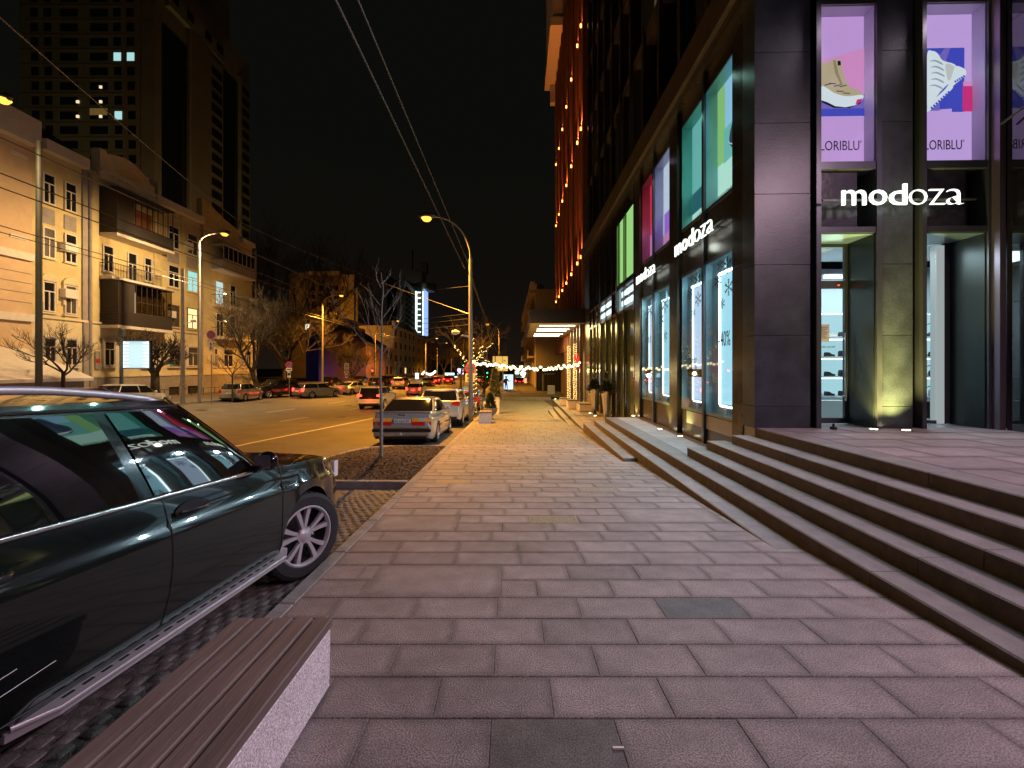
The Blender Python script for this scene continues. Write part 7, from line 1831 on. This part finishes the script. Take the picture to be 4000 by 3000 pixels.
make_car('red_hatchback', 'red hatchback parked ahead of the pale off-roader reflecting fairy lights', -2.92, 25.6, 0, 'hatch', P_red, group=PK)
make_car('dark_red_car', 'dark car parked furthest along the near kerb', -2.85, 30.6, 0, 'hatch', P_dred, group=PK)
make_car('white_crossover', 'white crossover with lit brake lights driving away in the nearest lane', -10.0, 32.3, 0, 'suv', P_whi, lit=1.5, group=MV, L=4.5, H=1.70, W=1.84)
make_car('silver_hatchback', 'silver hatchback at the far kerb beside the corner tree', px2x(905,33.8), 35.2, .10, 'hatch', P_sil, lit=0, group=FK, style='cover')
make_car('dark_suv', 'dark off-roader at the far kerb behind the silver hatchback', px2x(1058,39.5), 40, pi-.3, 'suv', P_drk, group=FK)
make_car('beige_wagon', 'beige estate turning with its tail lights lit before the dusky blue wall', px2x(1228,41), 42.0, -.55, 'wagon', P_sil, lit=.6, group=MV)
make_car('white_saloon', 'white saloon with lit tail lights left of the white crossover', px2x(1352,46), 48.4, -.35, 'sedan', P_whi, lit=1.5, group=MV)
make_car('small_red_lit_car', 'small car with round red tail lights in the middle of the road', px2x(1613,47), 49, 0, 'hatch', P_grey, lit=1.6, group=MV)
cars = [(1462,1505,62,'wagon',P_blk,0,0,'dark estate behind the white crossover'),(1510,1500,66,'suv',P_blk,0,0,'dark off-roader beyond the dark estate'),(1555,1500,60,'suv',P_sil,.5,0,'beige van like car with one red lamp'),
  (1700,1495,78,'hatch',P_red,2.5,0,'car with bright brake lights on the left of the pair far down the road'),(1750,1495,80,'suv',P_red,2.5,0,'car with bright brake lights on the right of the pair far down the road'),(1665,1495,70,'hatch',P_blk,0,0,'dark car left of the far braking pair'),
  (1872,1492,84,'sedan',P_whi,1,0,'white saloon far down the road beyond the fairy light tree'),(1905,1500,68,'suv',P_blk,0,0,'dark van far down the road right of the fairy light tree'),(1395,1492,70,'sedan',P_blk,0,0,'dark saloon at the far kerb before the gabled house'),
  (1275,1495,60,'hatch',P_blk,0,0,'dark hatchback behind the beige estate'),(2030,1505,75,'hatch',P_dred,1,0,'car with red lights at the far end of the right pavement')]
for px, py, y, kd, pt, lit, yw, lab in cars:
    make_car('far_car', lab, px2x(px,y), y+2, yw, kd, pt, lit=lit, group=MV)
make_car('dark_red_estate', 'dark red car showing only its roof behind the black off-roader', -20.9, 21.0, 0, 'wagon', P_dred, group=FK, z=RZ(-20.9,21)-.1)
make_car('silver_saloon', 'pale car with a red lamp showing above the roof rail of the black off-roader', px2x(425,24), 25.6, 0, 'hatch', P_whi, group=FK, lit=.3)

# tiny emitters are not sampled as lamps (their glow comes from the lamps beside them)
for nm in ('warm_bulb','garland_bulb','far_bulb','led_tooth','uplight_lens','orange_uplight_lens','shelf_led','cold_tube','balcony_globe','lit_brake_lens','tl_red','tl_green','band_glow','tower_lit_cold','tower_lit_warm','tower_lit_blue','far_lit','curtain_glow','sign_white','sodium_glass','shaft_light','shaft_blue','banner_tube','canopy_tube'):
    if nm in MATS:
        try: MATS[nm].cycles.emission_sampling = 'NONE'
        except Exception: pass
for o in COL.objects:
    if '_d' in o.keys(): del o['_d']
